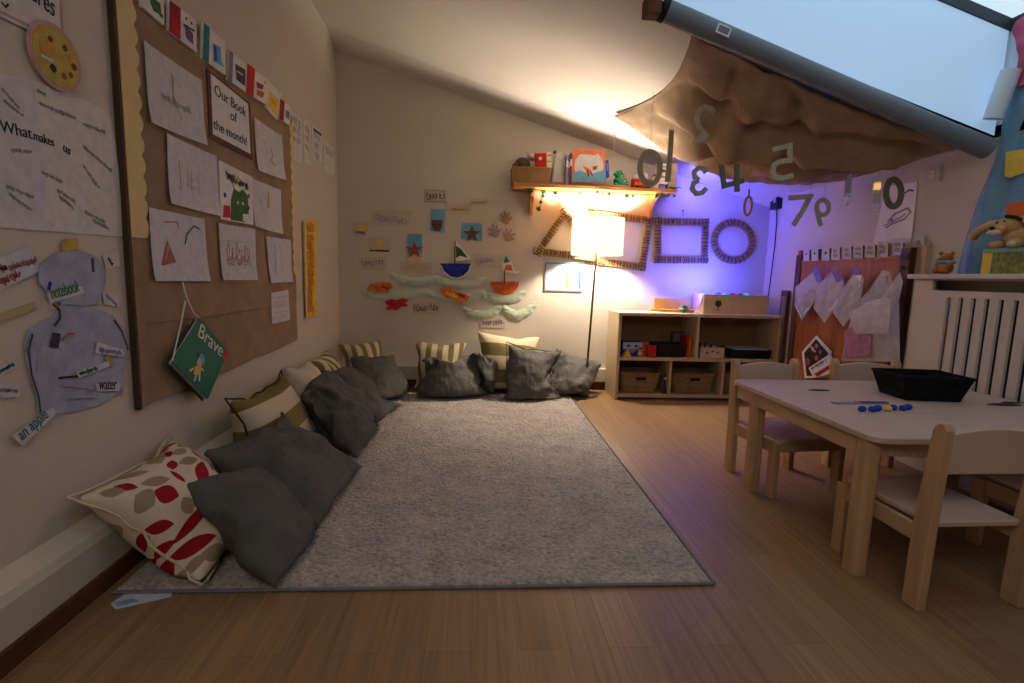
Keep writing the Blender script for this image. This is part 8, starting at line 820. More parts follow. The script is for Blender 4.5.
def bbasket(x0, x1, label, seed):
    cx = (x0+x1)/2; e = empty('wicker_basket', (cx, 4.255, .047), label, 'basket', 'wicker baskets in the lower cubbies'); w0, w1 = (x1-x0)/2*.80, (x1-x0)/2*.95; h = .175; d0, d1 = .11, .13; b = MB()
    rr = [(w0,d0,0),(w0,d0,.006)]+[(w0+(w1-w0)*t, d0+(d1-d0)*t, .006+(h-.006)*t) for t in (.2,.4,.55,.75,1)]
    def ring(w_, d_, z): return [V((w_*math.copysign(abs(math.cos(a))**.35, math.cos(a)), d_*math.copysign(abs(math.sin(a))**.35, math.sin(a)), z)) for a in [6.2832*k/40 for k in range(40)]]
    vs = [p for q in rr for p in ring(*q)]; fs = [list(range(40))[::-1]]+[(i*40+j, i*40+(j+1) % 40, (i+1)*40+(j+1) % 40, (i+1)*40+j) for i in range(len(rr)-1) for j in range(40)]
    vs += [p*.94+V((0,0,.02)) for p in ring(w0,d0,0)]; n0 = len(rr)*40; fs += [list(range(n0, n0+40))]+[((len(rr)-1)*40+j, (len(rr)-1)*40+(j+1) % 40, n0+(j+1) % 40, n0+j) for j in range(40)]
    b.add(vs, fs); b.build('woven_body', 'wicker_grey', e, smooth=30)
    b = MB(); b.tube(ring(w1, d1, h), .008, 6, closed=True); b.build('rim', 'wicker_grey', e, smooth=60); MB().box((-.042,-d1+.004,.118),(.042,-d1+.012,.142), xf=Matrix.Translation((0,-.011,0))).build('handle_hole', 'dark', e, bevel=.004)
    return e
bbasket(BX0+T+.01, X1_-.04, 'wicker basket in the lower left cubby of the bookcase', 1); bbasket(X1_+T, X2_-.01, 'wicker basket in the lower middle cubby of the bookcase', 2); bbasket(X2_+T, BX1-T-.01, 'wicker basket in the lower right cubby, behind the chair', 3)
b = MB(); b.ball((0,0,.03), (.02,.02,.03)); b.ball((0,0,.085), (.018,.018,.03)); b.ball((.004,-.004,.14), (.016,.016,.03)); o = b.build('rag_doll', 'darkgrey', m=Matrix.Translation((X1_-.022, 4.15, .047)), smooth=60); tag(o, 'small dark rag doll squeezed beside the lower left basket', 'doll'); MB().ball((.004,-.012,.135), (.012,.012,.014)).build('face', 'paper2', o)
# toys in the upper left cubby
y_ = 4.17; q = at((633,350), 'y', y_).x
o = MB().box((-.085,-.05,.0),(.085,.05,.118)).build('toy_box', 'blue', m=Matrix.Translation((q, 4.24, SH)), bevel=.006); tag(o, 'blue and white toy box with a face in the upper left cubby', 'toy box')
MB().box((-.083,-.052,.06),(.083,-.0505,.116)).build('white_face', 'paper_blue', o); b = MB().ball((-.035,-.053,.085), .012); b.ball((.03,-.053,.085), .012); b.build('eyes', 'deepblue', o); b = MB().prism([(-.05,.06),(.05,.06),(0,.02)], .052, .053, xf=Matrix.Rotation(math.pi/2,4,'X')); b.build('muzzle', 'lilac', o)
q = at((627,352), 'y', 4.14).x; o = MB().prism([(-.036,0),(.036,0),(0,.075)], -.02, .02, xf=Matrix.Rotation(math.pi/2,4,'X')).build('wooden_triangle', 'yellow', m=Matrix.Translation((q, 4.14, SH)), bevel=.003); tag(o, 'yellow triangular toy block in the upper left cubby', 'toy block', 'toy blocks in the bookcase')
q = at((651,350), 'y', 4.15).x; o = MB().box((-.036,-.03,0),(.036,.03,.10)).build('toy_block', 'red', m=Matrix.Translation((q, 4.15, SH)), bevel=.003); tag(o, 'red toy block beside the black tray in the bookcase', 'toy block', 'toy blocks in the bookcase')
q = at((645,348), 'y', 4.20).x; o = MB().box((-.03,-.025,0),(.03,.025,.115)).build('toy_block', 'orange', m=Matrix.Translation((q, 4.21, SH)), bevel=.003); tag(o, 'orange toy block behind the red one in the bookcase', 'toy block', 'toy blocks in the bookcase')
q = at((640,351), 'y', 4.15).x; b = MB(); b.ball((0,0,.025), (.022,.02,.025)); b.ball((0,-.003,.06), .016); o = b.build('toy_figure', 'sand', m=Matrix.Translation((q, 4.15, SH)), smooth=60); tag(o, 'tiny pale toy figure between the blue toy box and the red block', 'toy figure'); MB().ball((0,-.004,.068), (.017,.017,.012)).build('hair', 'brown', o)
def tray(name, x0, x1, y0, y1, z, h, label, cat, m, flare=.85, inner=None):
    e = empty(name, ((x0+x1)/2, (y0+y1)/2, z), label, cat); w_, d_ = (x1-x0)/2, (y1-y0)/2; t_ = .006
    def rc(k, zz, s=0): return [V((sx*(w_*k-s), sy*(d_*k-s), zz)) for sx, sy in ((-1,-1),(1,-1),(1,1),(-1,1))]
    vs = rc(flare,0)+rc(1,h)+rc(1,h,t_)+rc(flare,t_,t_); fs = [(3,2,1,0),(12,13,14,15)]
    for a, c in ((0,4),(4,8),(8,12)):
        for k in range(4): fs.append((a+k, a+(k+1) % 4, c+(k+1) % 4, c+k))
    b = MB().add(vs, fs); b.build('body', m, e, bevel=.004); b = MB(); b.tube(rc(1, h, t_/2), .006, 6, closed=True); b.build('rim', m, e); return e
xa, xb = at((655,350), 'y', 4.18).x, at((686,350), 'y', 4.18).x
tray('storage_tub', xa, xb, 4.14, 4.34, SH, .105, 'black plastic tub in the upper left cubby of the bookcase', 'tub', 'plastic_black')
q0, q1 = at((673,330), 'y', 4.33), at((691,330), 'y', 4.33)
o = empty('framed_picture', ((q0.x+q1.x)/2, 4.33, SH), 'grey picture frame leaning behind the black tub in the bookcase', 'picture frame'); o.rotation_euler = (-.12, 0, 0); hw = (q1.x-q0.x)/2; hh = .2
MB().holed([-hw,-hw+.012,hw-.012,hw], [0,.012,hh-.012,hh], lambda i, j: i == 1 and j == 1, -.008, .008, xf=Matrix.Rotation(math.pi/2,4,'X')).build('frame_border', 'darkgrey', o); MB().box((-hw+.01,-.002,.01),(hw-.01,.004,hh-.01)).build('picture', 'grey', o)
for k, (m, h) in enumerate([('red',.175),('orange',.185)]):
    o = MB().box((-.008,-.08,0),(.008,.08,h)).build('upright_book', m, m=Matrix.Translation((XM-.05+.02*k, 4.22, SH)), bevel=.001); tag(o, ['red book standing by the divider of the upper left cubby','orange book touching the divider of the upper left cubby'][k], 'book', 'books by the bookcase divider'); MB().box((-.006,-.078,.003),(.006,.081,h-.003)).build('pages', 'paper2', o)
# upper right cubby
xa, xb = at((700,350), 'y', 4.15).x, at((724,350), 'y', 4.15).x
o = MB().holed([0,.006,xb-xa-.006,xb-xa], [0,.006,.154,.16], lambda i, j: i == 1 and j == 1, 0, .088).build('small_box', mat('boxpale', (206,184,156), .7), m=Matrix.Translation((xa, 4.14, SH))); tag(o, 'small cream box with dark heart marks in the upper right cubby', 'box')
b = MB().box((.004,.004,0),(xb-xa-.004,.156,.004)); b.build('box_floor', 'boxpale', o)
b = MB()
for k in range(3):
    hx, hz = (xb-xa)*(.28+.22*k), .045+.012*(k % 2); b.prism([(hx,hz-.012),(hx+.012,hz+.002),(hx+.008,hz+.01),(hx,hz+.004),(hx-.008,hz+.01),(hx-.012,hz+.002)], .0005, .0015, xf=Matrix.Rotation(math.pi/2,4,'X'))
b.build('heart_marks', 'crimson', o); b = MB(); rnd = random.Random(5)
for k in range(6): b.tube([(rnd.uniform(.02,.12),rnd.uniform(.02,.14),.01),(rnd.uniform(.02,.12),rnd.uniform(.02,.14),.11)], .006, 6)
o2 = b.build('crayon_bundle', 'ink', m=Matrix.Translation((xa, 4.14, SH))); tag(o2, 'dark crayons sticking out of the small cream box', 'crayons', kind='stuff')
xa, xb = at((728,350), 'y', 4.18).x, at((779,350), 'y', 4.18).x
tray('paper_tray', xa, min(xb, BX1-T-.02), 4.13, 4.38, SH, .07, 'low black tray of paper in the upper right cubby', 'tray', 'plastic_black', .94)
o = MB().box((xa+.06,4.18,SH+.066),(xb-.09,4.36,SH+.082)).build('paper_stack', 'paper_blue', bevel=.001); tag(o, 'stack of pale paper lying in the low black tray', 'paper', kind='stuff')
# on top of the bookcase
xa, xb = at((657,305), 'y', 4.30).x, at((694,305), 'y', 4.30).x
o = empty('ochre_case', ((xa+xb)/2, 4.33, BH), 'open ochre card folder on top of the bookcase', 'folder'); w_ = (xb-xa)/2
MB().box((-w_,.04,0),(w_,.05,.115)).build('back_board', 'ochre', o); MB().box((-w_-.06,-.05,0),(w_,.04,.022)).build('base_board', 'ochre', o)
q = at((683,309), 'y', 4.25).x; b = MB(); b.ball((0,0,.035), .035, n=16); o = b.build('toy_globe', mat('globe', (70,110,90), .5, var=.5, scale=30), m=Matrix.Translation((q, 4.24, BH)), smooth=60); tag(o, 'small green ball ornament in front of the ochre folder', 'ornament'); MB().lathe([(.0355,.032),(.0365,.035),(.0355,.038)], n=24).build('band', 'paper', o)
xa, xb = at((703,310), 'y', 4.20).x, at((767,310), 'y', 4.20).x
e = empty('craft_box', ((xa+xb)/2, 4.30, BH), 'long open cardboard box with a small tree print on top of the bookcase', 'box'); w_ = (xb-xa)/2
MB().holed([-w_,-w_+.006,w_-.006,w_], [-.11,-.104,.104,.11], lambda i, j: i == 1 and j == 1, 0, .165).build('box_walls', 'cardboard', e); MB().box((-w_+.004,-.106,0),(w_-.004,.106,.004)).build('box_base', 'cardboard', e)
f = Flat('back', 0, 4.189); f.place([(712,305)]); f.root = e; b = MB()
for k, (dx, dz, r_) in enumerate([(0,.095,.020),(-.016,.085,.016),(.016,.085,.016),(0,.075,.018),(-.012,.105,.012),(.012,.105,.012)]): b.lathe([(0,0),(r_,0),(r_,.001)], n=12, xf=Matrix.Translation((-w_*.56+dx,-.1105,dz)) @ Matrix.Rotation(math.pi/2,4,'X'))
b.box((-w_*.56-.003,-.1115,.035),(-w_*.56+.003,-.1105,.075)); b.box((-w_*.56-.02,-.1115,.03),(-w_*.56+.02,-.1105,.035)); b.build('tree_print', mat('printolive', (140,120,62), .8), e)
for k, (dx, m, r_, lab) in enumerate([(-.12,'blue',.03,'blue craft pompom poking out of the cardboard box'),(-.055,'cyan',.032,'cyan craft pompom, left of the red one in the cardboard box'),(.005,'red',.03,'red craft pompom in the middle of the cardboard box'),(.07,'crimson',.028,'crimson craft pompom, right of the red one in the cardboard box'),(.125,glow('cyan_lit',(70,190,240),.6),.03,'bright cyan craft pompom at the right in the cardboard box'),(.185,'pink',.028,'pink craft pompom at the far right of the cardboard box')]):  # the bright cyan pompom is given a glow of its own
    o = MB().ball((0,0,0), r_, n=14).build('pompom', m, m=Matrix.Translation((e.location.x+dx, 4.27, BH+.150)), smooth=60); tag(o, lab, 'pompom', 'pompoms in the cardboard box')
o = MB().box((-.14,-.10,0),(.14,.06,.002)).build('paper_sheet', 'paper2', m=Matrix.Translation((1.42, 4.24, BH+.001))); tag(o, 'white sheet lying flat on the left of the bookcase top', 'paper')
# ---------------------------------------------------------------- right wall: peg rack with bags
RXF = 2.545
rk = empty('peg_rack', (RXF, 3.45, .12), 'wooden peg rack panel with name cards on the right wall', 'rack'); ox, oy, oz = RXF, 3.45, .12
def rp(name, a, c, m, bev=.003): return MB().box((a[0]-ox, a[1]-oy, a[2]-oz), (c[0]-ox, c[1]-oy, c[2]-oz)).build(name, m, rk, bevel=bev)
rp('panel', (2.55,2.93,.12), (2.568,3.91,1.19), 'rackwood'); rp('post', (2.54,3.90,.12), (2.575,3.965,1.235), 'rackdark'); rp('post', (2.53,2.865,.12), (2.575,2.935,1.235), 'rackdark')
rp('top_rail', (2.545,2.93,1.165), (2.568,3.90,1.19), 'rackwood'); rp('side_batten', (2.585,2.80,.3), (2.597,2.86,1.26), 'beech'); rp('wall_plate', (2.57,2.80,.5), (2.59,2.93,1.24), 'beech')
pegs = [3.94-.107*k for k in range(11)]
for y in pegs[:-1]: rp('peg_slat', (2.55,y-.02,1.175), (2.57,y+.02,1.27), 'rackwood')
MB().box((2.522-ox, 2.872-oy, 1.16-oz), (2.532-ox, 2.928-oy, 1.20-oz)).build('hinge', 'darkgrey', rk, bevel=.002)
b = MB(); b.lathe([(0,0),(.012,0),(.012,.02),(0,.02)], n=12, xf=Matrix.Translation((2.53-ox, 2.90-oy, 1.12-oz)) @ Matrix.Rotation(-math.pi/2,4,'Y')); b.build('bolt', 'darkgrey', rk)
NT = 'white name cards along the top of the peg rack'
tagpx = [(806.5,255),(815,254.5),(826,254),(836,253),(847.5,252),(858.5,251),(870.5,250),(883,249),(898,247),(919,245)]
ords = ['leftmost','second from the left','third from the left','fourth from the left','fifth from the left','sixth from the left','seventh from the left','eighth from the left','ninth from the left, larger','separate one at the far right']
for k, (px, py) in enumerate(tagpx):
    f = Flat('right', 0, 2.546 if k < 9 else 2.582); hw = 3.0+.28*k; hh = 6+.28*k; f.sheet('name_card', 'white name card above the pegs, '+ords[k]+(' of the row' if k < 9 else ''), 'name card', [(px-hw,py-hh),(px+hw,py-hh*1.05),(px+hw,py+hh),(px-hw,py+hh)], 'name_pad', NT, th=.002)
    f.marks('printed_name', [('ink','dot',[(px,py-1)],.008+.002*(k%3))] if k < 3 else [f.scrawl('inkfaint',(px-hw*.6,py-hh*.3),(px+hw*.6,py-hh*.3),hh*.6,3,.006), f.scrawl('inkfaint',(px-hw*.6,py+hh*.35),(px+hw*.6,py+hh*.35),hh*.5,3,.006)])
# hanging plastic bags
BG = 'clear plastic bags hanging on the peg rack'
def hang_bag(top, outline, label, seed, off):
    f = Flat('right', 0, 2.54-off); M = f.place([top]+outline); P = [V(f.loc(p)) for p in outline]; tp = V(f.loc(top)); n = len(P); c = V((0,0))
    for p in P: c += p
    c = c/n; rnd = V((seed*3.3, seed, 0)); b = MB(); rings = 9; m_ = n*5
    per = []
    for i in range(n):
        for j in range(5): per.append(P[i].lerp(P[(i+1) % n], j/5))
    for side in (1, -1):
        vs = []; fs = []
        for r_ in range(rings+1):
            t = r_/rings
            for q in per:
                x = c.lerp(q, t); nz = noise.noise(V((x.x*22, x.y*22, seed+side)))*.012+noise.noise(V((x.x*60, x.y*25, seed*2+side)))*.006
                vs.append(V((x.x, x.y, max(-off+.002, side*.026*(1-t*t)+nz*(1-t**4)+.012))))
        for r_ in range(rings):
            for j in range(m_):
                q = (r_*m_+j, r_*m_+(j+1) % m_, (r_+1)*m_+(j+1) % m_, (r_+1)*m_+j); fs.append(q if side > 0 else q[::-1])
        b.add(vs, fs)
    e = empty('plastic_bag', None, label, 'plastic bag', BG, m=M); f.root = e; b.build('bag_body', 'bagplastic', e, smooth=80)
    return f, e
f, e = hang_bag((820,266), [(818,269),(826,283),(812,308),(803,321),(796,306),(797,287)], 'clear plastic bag on the first peg at the left of the rack', 1, .04); f.marks('paper_inside', [('paper_blue','fill',[(797,304),(806,300),(812,309),(803,317)])], z=.02)
MB().prism([f.loc(p) for p in [(817,266),(823,271),(825,281),(820,283),(816,273)]], .02, .024).build('blue_lining', 'lav', e)
f, e = hang_bag((838,266), [(836,267),(846,281),(846,296),(826,323),(815,308),(818,288)], 'clear plastic bag on the second peg of the rack', 2, .05); f.marks('paper_inside', [('paper_blue','fill',[(828,296),(838,291),(842,304),(832,312)])], z=.02)
MB().prism([f.loc(p) for p in [(834,267),(841,272),(845,280),(840,283),(836,275)]], .02, .024).build('blue_lining', 'lav', e)
f, e = hang_bag((861,268), [(858,270),(866,278),(862,305),(845,327),(834,312),(846,286)], 'clear plastic bag on the middle peg of the rack', 3, .06); f.marks('card_inside', [('cream','fill',[(857,276),(865,275),(862,290),(855,296)])], z=.02)
MB().prism([f.loc(p) for p in [(857,268),(863,270),(864,275),(857,275)]], .02, .024).build('blue_lining', 'lav', e)
f, e = hang_bag((888,270), [(884,270),(892,272),(896,290),(886,308),(862,318),(856,306),(872,288)], 'creased clear plastic bag hanging behind the largest bag', 4, .05); f.marks('card_edges', [('cream','line',[(886,274),(886,296)],.014),('rust','line',[(890,276),(891,296)],.012)], z=.02)
f, e = hang_bag((905,278), [(902,272),(905,282),(901,300),(902,362),(843,361),(846,345),(853,318),(868,302),(886,298)], 'largest clear plastic bag with pink contents at the right of the rack', 5, .11); 
MB().prism([f.loc(p) for p in [(850,332),(866,322),(878,336),(876,356),(851,357)]], .040, .043).build('pink_contents', mat('pinkpurple', (160,110,140), .8, var=.3, scale=20), e)
MB().prism([f.loc(p) for p in [(856,312),(886,300),(900,298),(896,334),(862,334)]], .048, .050).build('front_fold', 'bagplastic', e)
# framed picture and packet hung low on the rack
f = Flat('right', 0, 2.535); f.sheet('tilted_picture', 'tilted dark picture with a thin white border hanging low on the rack', 'picture', [(817.5,335.5),(832,352),(829,378),(806,378),(803,352)], 'white', th=.01); f.marks('dark_image', [('darkbrown','fill',[(817.5,339),(829.5,353),(827,376),(808,376),(805.5,353)])], th=.001); f.marks('image_pattern', [('redfaint','dot',[(814,349)],.02),('purplefaint','dot',[(818,346)],.018),('sand','line',[(811,345),(817,352)],.012),('rust','dot',[(809,362)],.03),('redfaint','dot',[(818,358)],.02),('grey','dot',[(822,352)],.014)], z=.0122)
f = Flat('right', 0, 2.50); f.sheet('snack_packet', 'white and red packet in front of the tilted picture', 'packet', [(811,368),(831,355),(837,364),(833,374),(816,378)], 'white', th=.02); f.marks('red_band', [('crimson','fill',[(817,374),(832,365),(832.5,369),(820,377)])]); f.marks('print', [f.scrawl('grey',(814,369),(829,360),3,5,.005)], z=.0212)
# mirror-like leaning panel between bookcase and rack
o = MB().box((2.562,4.07,.12),(2.587,4.16,.95)).build('leaning_board', 'rackdark', bevel=.003); tag(o, 'dark wooden board standing between the bookcase and the peg rack', 'board'); MB().box((2.5605,4.085,.3),(2.5615,4.145,.90)).build('grey_inset', 'grey', o)
# wall poster, switch plate, plug with cord
f = Flat('right', .004); f.sheet('pale_poster', 'pale shiny poster with a loose scribble on the right wall', 'poster', [(886,186),(918,182),(911,244),(873,247)], mat('shinypaper', (236,226,216), .35), th=.002); f.marks('scribbles', [('purplefaint','line',[(888,222),(895,214),(908,208),(911,212),(905,219),(892,224),(886,228)],.010),('purplefaint','line',[(884,226),(900,218),(906,214)],.008),('darkgrey','line',[(905,193),(910,190),(914,191)],.010),('purplefaint','dot',[(892,220)],.012)])
f = Flat('right', .0); f.sheet('switch_plate', 'beige light switch plate high on the right wall', 'light switch', [(926.5,167),(943,165),(942,181),(925,183)], 'trimpaint', th=.012); f.marks('rocker', [('cream','fill',[(932,171),(937,170.5),(936.5,177),(931.5,177.5)])], th=.004); f.marks('pin', [('darkgrey','dot',[(934,174)],.004)], z=.0168)
f = Flat('right', .0); M = f.place([(779,203)]); r_ = empty('plug_adapter', None, 'black plug adapter with a thin cord on the right wall in the blue light', 'plug', m=M); f.root = r_; f.top = .05
MB().box((-.055,-.055,0),(.055,.055,.05)).build('adapter_body', 'plastic_black', r_, bevel=.006); MB().box((.0,.0,.05),(.03,.04,.053)).build('sticker', 'paper', r_)
b = MB(); Q = [f.loc(p) for p in [(779,208),(779,222),(777,245),(774,270),(771,292),(770,306)]]; b.tube([(x, y, .02) for x, y in Q], .0045, 6); b.build('cord', 'black', r_)
# ---------------------------------------------------------------- radiator cover
RX, RY0, RY1, RZ = 2.45, 1.10, 2.725, 1.05
rc_ = empty('radiator_cover', ((RX+XR)/2, (RY0+RY1)/2, 0), 'white slatted radiator cover along the right wall', 'radiator cover'); ox, oy = rc_.location.x, rc_.location.y
b = MB(); b.box((RX-.03-ox, RY0-oy, RZ), (XR-ox-.001, RY1+.02-oy, RZ+.026)); b.build('top', 'radpaint', rc_, bevel=.006)
slots = []; y = 2.50
while y > RY0+.1: slots.append(y); y -= .0672
ys_ = [RY0, RY0+.06]; hol = set()
for s_ in sorted(slots): 
    if s_-.0115 > ys_[-1]+.002: ys_ += [s_-.0115, s_+.0115]
ve = 2.605; ys_ += [ve, RY1]; ys_ = sorted(set(ys_)); zs_ = [0, .12, .955, .99, 1.043, RZ]
def hole(i, j):
    a, c = ys_[i], ys_[i+1]
    if j == 1: return any(abs((a+c)/2-s_) < .003 for s_ in slots) and c-a < .04
    return j == 3 and a >= RY0+.06-1e-6 and c <= ve+1e-6
XF = Matrix(((0,0,-1,0),(1,0,0,0),(0,1,0,0),(0,0,0,1)))
b = MB(); b.holed(ys_, zs_, hole, 0, .018, xf=Matrix.Translation((RX+.018-ox, -oy, 0)) @ XF); b.build('front_panel', 'radpaint', rc_, bevel=.002, seg=1)
MB().box((RX+.018-ox, RY1-.018-oy, 0), (XR-ox-.001, RY1-oy, RZ)).build('end_panel', 'radpaint', rc_); MB().box((RX+.018-ox, RY0-oy, 0), (XR-ox-.001, RY0+.018-oy, RZ)).build('end_panel', 'radpaint', rc_)
o = MB().box((2.535,RY0+.1,.12),(2.58,RY1-.15,.98)).build('radiator', 'darkgrey', bevel=.01); tag(o, 'dark radiator body hidden behind the slats of the white cover', 'radiator')
TZ = RZ+.026
# toys on the cover
b = MB(); b.ball((0,0,.035), (.038,.034,.037)); b.ball((0,-.003,.088), (.030,.028,.028)); b.ball((-.012,.022,.112), .011); b.ball((.012,-.022,.112), .011); b.ball((-.03,.02,.02), (.022,.016,.016)); b.ball((-.03,-.02,.02), (.022,.016,.016)); b.ball((-.012,.036,.05), (.016,.012,.02)); b.ball((-.012,-.036,.05), (.016,.012,.02)); b.ball((-.028,0,.082), (.014,.014,.011))
o = b.build('bear_figurine', 'amber', m=Matrix.Translation((2.49, 2.585, TZ-.001)), smooth=60); tag(o, 'small amber bear figurine with a blue scarf on the radiator cover', 'figurine'); b = MB(); b.tube([(.034*math.cos(k*.3927), .032*math.sin(k*.3927), .066) for k in range(16)], .009, 6, closed=True); b.ball((-.03,.016,.075), (.012,.014,.010)); b.build('scarf', 'skyblue', o)
o = empty('gift_box', (2.495, 2.24, TZ), 'yellow and green speckled box on the radiator cover under the plush dog', 'box'); MB().box((-.055,-.12,0),(.055,.10,.10)).build('box_body', mat('boxgreen', (150,150,60), .6, var=.5, scale=60, rgb2=(70,90,40)), o, bevel=.002); MB().box((-.0555,.055,.001),(.0555,.1005,.0995)).build('yellow_end', 'yellow', o); MB().box((-.057,-.122,.10),(.057,.102,.118)).build('lid', mat('boxteal', (120,160,140), .6), o, bevel=.003)
b = MB(); b.ball((0,-.03,.05), (.06,.10,.05)); b.ball((-.02,.02,.105), (.052,.062,.045)); b.ball((-.055,.045,.09), (.032,.04,.026)); b.tube([(-.02,-.02,.135),(-.04,-.075,.12),(-.05,-.12,.07)], .024, 8, rf=lambda t: .6+.5*t); b.tube([(-.01,.06,.125),(-.03,.11,.12),(-.04,.165,.09),(-.04,.19,.06)], .026, 8, rf=lambda t: .7+.35*t-.3*t**3); b.ball((-.05,.05,.02), (.035,.026,.022)); b.ball((-.055,-.04,.02), (.035,.026,.022)); b.ball((-.02,-.09,.075), (.04,.05,.04))
o = b.build('plush_dog', 'plush_tan', m=Matrix.Translation((2.50, 2.24, TZ+.1175)), smooth=60); tag(o, 'tan plush dog with long floppy ears lying on the speckled box', 'soft toy'); b = MB(); b.ball((-.085,.05,.095), (.01,.013,.009)); b.ball((-.062,.018,.125), .006); b.ball((-.052,.062,.125), .006); b.tube([(-.03,-.06,.115),(-.06,-.02,.142),(-.045,.03,.150)], .008, 6); b.build('nose_and_eyes', 'black', o); b = MB(); b.ball((-.07,.05,.076), (.026,.034,.014)); b.ball((-.075,-.04,.018), (.018,.02,.016)); b.build('muzzle', 'plush_pale', o)
# blue tulle drape with patches, pink cloth above
def drape(name, label, y0, y1, z0, z1, x, m, amp, fr, seed, top=None):
    def fn(u, v):
        yy = y0+(y1-y0)*u; zz = z0+(z1-z0)*v; g = (.5+.5*v) if top is None else 1-top*v
        yy = (y0+y1)/2+(yy-(y0+y1)/2)*g if top else yy
        return V((x+amp*math.sin(u*fr+seed+1.5*math.sin(v*3))*(1-.3*v)+.02*noise.noise(V((u*3, v*4, seed))), yy+.025*math.sin(v*5+seed), zz))
    o = MB().grid(fn, 48, 28).build(name, m, smooth=80); return tag(o, label, 'drape')
o = drape('tulle_drape', 'sheer blue sparkly tulle drape hanging behind the plush dog', 2.585, 1.70, TZ+.004, 1.98, 2.572, 'tulle', .012, 34, 1, .25)
b = MB(); rnd = random.Random(9)
for k in range(70): yy, zz = rnd.uniform(1.9,2.5), rnd.uniform(TZ+.02,1.75); b.prism([(.003*math.cos(a*1.5708), .003*math.sin(a*1.5708)) for a in range(4)], 0, .001, xf=Matrix.Translation((2.553, yy, zz)) @ Matrix.Rotation(-math.pi/2,4,'Y'))
b.build('sequins', 'paper_blue', o)['kind'] = 'stuff'
def patch(name, px, m, lab): 
    f = Flat('right', 0, 2.552); P = [f.w(p) for p in px]; b = MB(); b.prism([(-p.y, p.z) for p in P], 0, .002, xf=frame('right', V((2.552,0,0)))); q = b.build(name, m, o); q['label'] = lab
patch('yellow_patch', [(1006,152),(1024,149),(1034,160),(1026,172),(1010,178),(1005,176)], 'yellow', 'yellow cloth patch'); patch('orange_patch', [(1006,204),(1030,200),(1032,216),(1008,217)], 'orange', 'orange cloth patch')
drape('pink_cloth', 'crumpled pink cloth hanging at the upper right corner above the tulle', 2.42, 1.85, 1.96, 2.28, 2.548, mat('pinkcloth', (196,92,120), .85, var=.45, scale=9), .018, 20, 3)
# ---------------------------------------------------------------- skylight rail, canopy, hanging numbers
sl = math.atan(.333); A_ = V((.835, 2.455, 2.232)); B_ = V((2.50, 2.455, 1.690)); rl = empty('skylight_rail', A_, 'long round grey rail along the lower edge of the skylight', 'rail'); d_ = B_-A_
b = MB(); b.tube([(0,0,0), d_*.5, d_], .047, 24); b.build('tube', 'rail_grey', rl, smooth=50)
b = MB(); dn = d_.normalized(); b.tube([-dn*.022, dn*.004], .052, 24); b.tube([-dn*.04, -dn*.018], .03, 16); b.build('end_cap', 'black', rl, smooth=50)
b = MB(); q = at((720,38), 'y', 2.41)-A_; t = q.dot(dn); c_ = dn*t; xf = Matrix.Translation(c_+V((0,-.0478,-.006))) @ Matrix.Rotation(sl,4,'Y') @ Matrix.Rotation(math.pi/2,4,'X'); b.holed([-.034,-.026,.026,.034], [-.022,-.014,.014,.022], lambda i, j: i == 1 and j == 1, 0, .0012, xf=xf); b.build('sticker', 'paper', rl)
q0, q1 = at((993,119), 'y', 2.44), at((1011,70), 'y', 2.40); o = MB().tube([q0, q0.lerp(q1,.5), q1], .040, 18).build('white_roll', 'reveal', smooth=50); tag(o, 'short white roll standing at the right end of the skylight', 'roll')
o = MB().box((-.05,-.04,-.03),(.02,.04,.05)).build('rail_bracket', 'brown', m=Matrix.Translation((.80, 2.44, 2.225)), bevel=.006); o.parent = rl; o.matrix_local = Matrix.Translation((-.05,-.0,.0))
CA, CC, CB, CD = V((1.01,2.555,2.18)), V((2.46,2.56,1.725)), V((.99,3.88,2.205)), V((2.52,3.45,1.73))
def canopy(u, v):
    p = CA.lerp(CC, u).lerp(CB.lerp(CD, u), v); s1, s2 = math.sin(math.pi*u), math.sin(math.pi*v)
    p.z -= .05*s1*(1-v)+.20*s1*v+.12*s1*s2
    g = lambda t, w: math.exp(-(t/w)**2)
    r1 = g(u-.16-.10*math.sin(3*v), .035)*.05+g(u-.34-.30*(1-v)*v*2-.05*math.sin(6*v), .04)*.075-g(u-.24-.2*v*(1-v), .05)*.05
    r2 = g(v-.55+.45*(u-.45)-.06*math.sin(7*u), .06)*.08*min(1, 4*u)+g(v-.25+.30*(u-.5), .05)*.05-g(v-.40+.4*(u-.5), .08)*.05
    p.z += 1.4*(r1*(.4+.6*s2)+r2)*min(1, 3*s1)*min(1, .3+2*s2)+.030*noise.noise(V((u*7, v*5, 2)))*min(1, 4*s2*s1+.1)+.012*noise.noise(V((u*22, v*12, 5)))
    p.x += .13*s2*(1-u)**3; p.y += .03*s1*(v-.5)*2+.02*noise.noise(V((u*6, v*6, 8))); p.z = min(p.z, ceil_z(p.x)-.006); return p
cn = MB().grid(canopy, 110, 80).build('hessian_canopy', 'canopycloth', smooth=80); tag(cn, 'brown hessian cloth draped below the sloping ceiling as a canopy', 'canopy cloth')
sm = cn.modifiers.new('thickness', 'SOLIDIFY'); sm.thickness = .003
b = MB(); b.tube([canopy(0, k/40) for k in range(41)], .006, 5); b.tube([canopy(k/60, 1) for k in range(61)], .006, 5); b.build('hem', 'canopycloth', cn)
tz = canopy(0,1); o = MB().tube([(tz.x,tz.y,tz.z-.005),(tz.x+.002,tz.y,2.0),(tz.x,tz.y,1.90)], .003, 6).build('hanging_string', 'cream'); tag(o, 'short white string hanging from the left tip of the hessian canopy', 'string')
def arc(cx, cy, rx, ry, a0, a1, n=14): return [(cx+rx*math.cos(math.radians(a0+(a1-a0)*k/n)), cy+ry*math.sin(math.radians(a0+(a1-a0)*k/n))) for k in range(n+1)]
NUM = 'grey felt numbers hanging under the canopy'
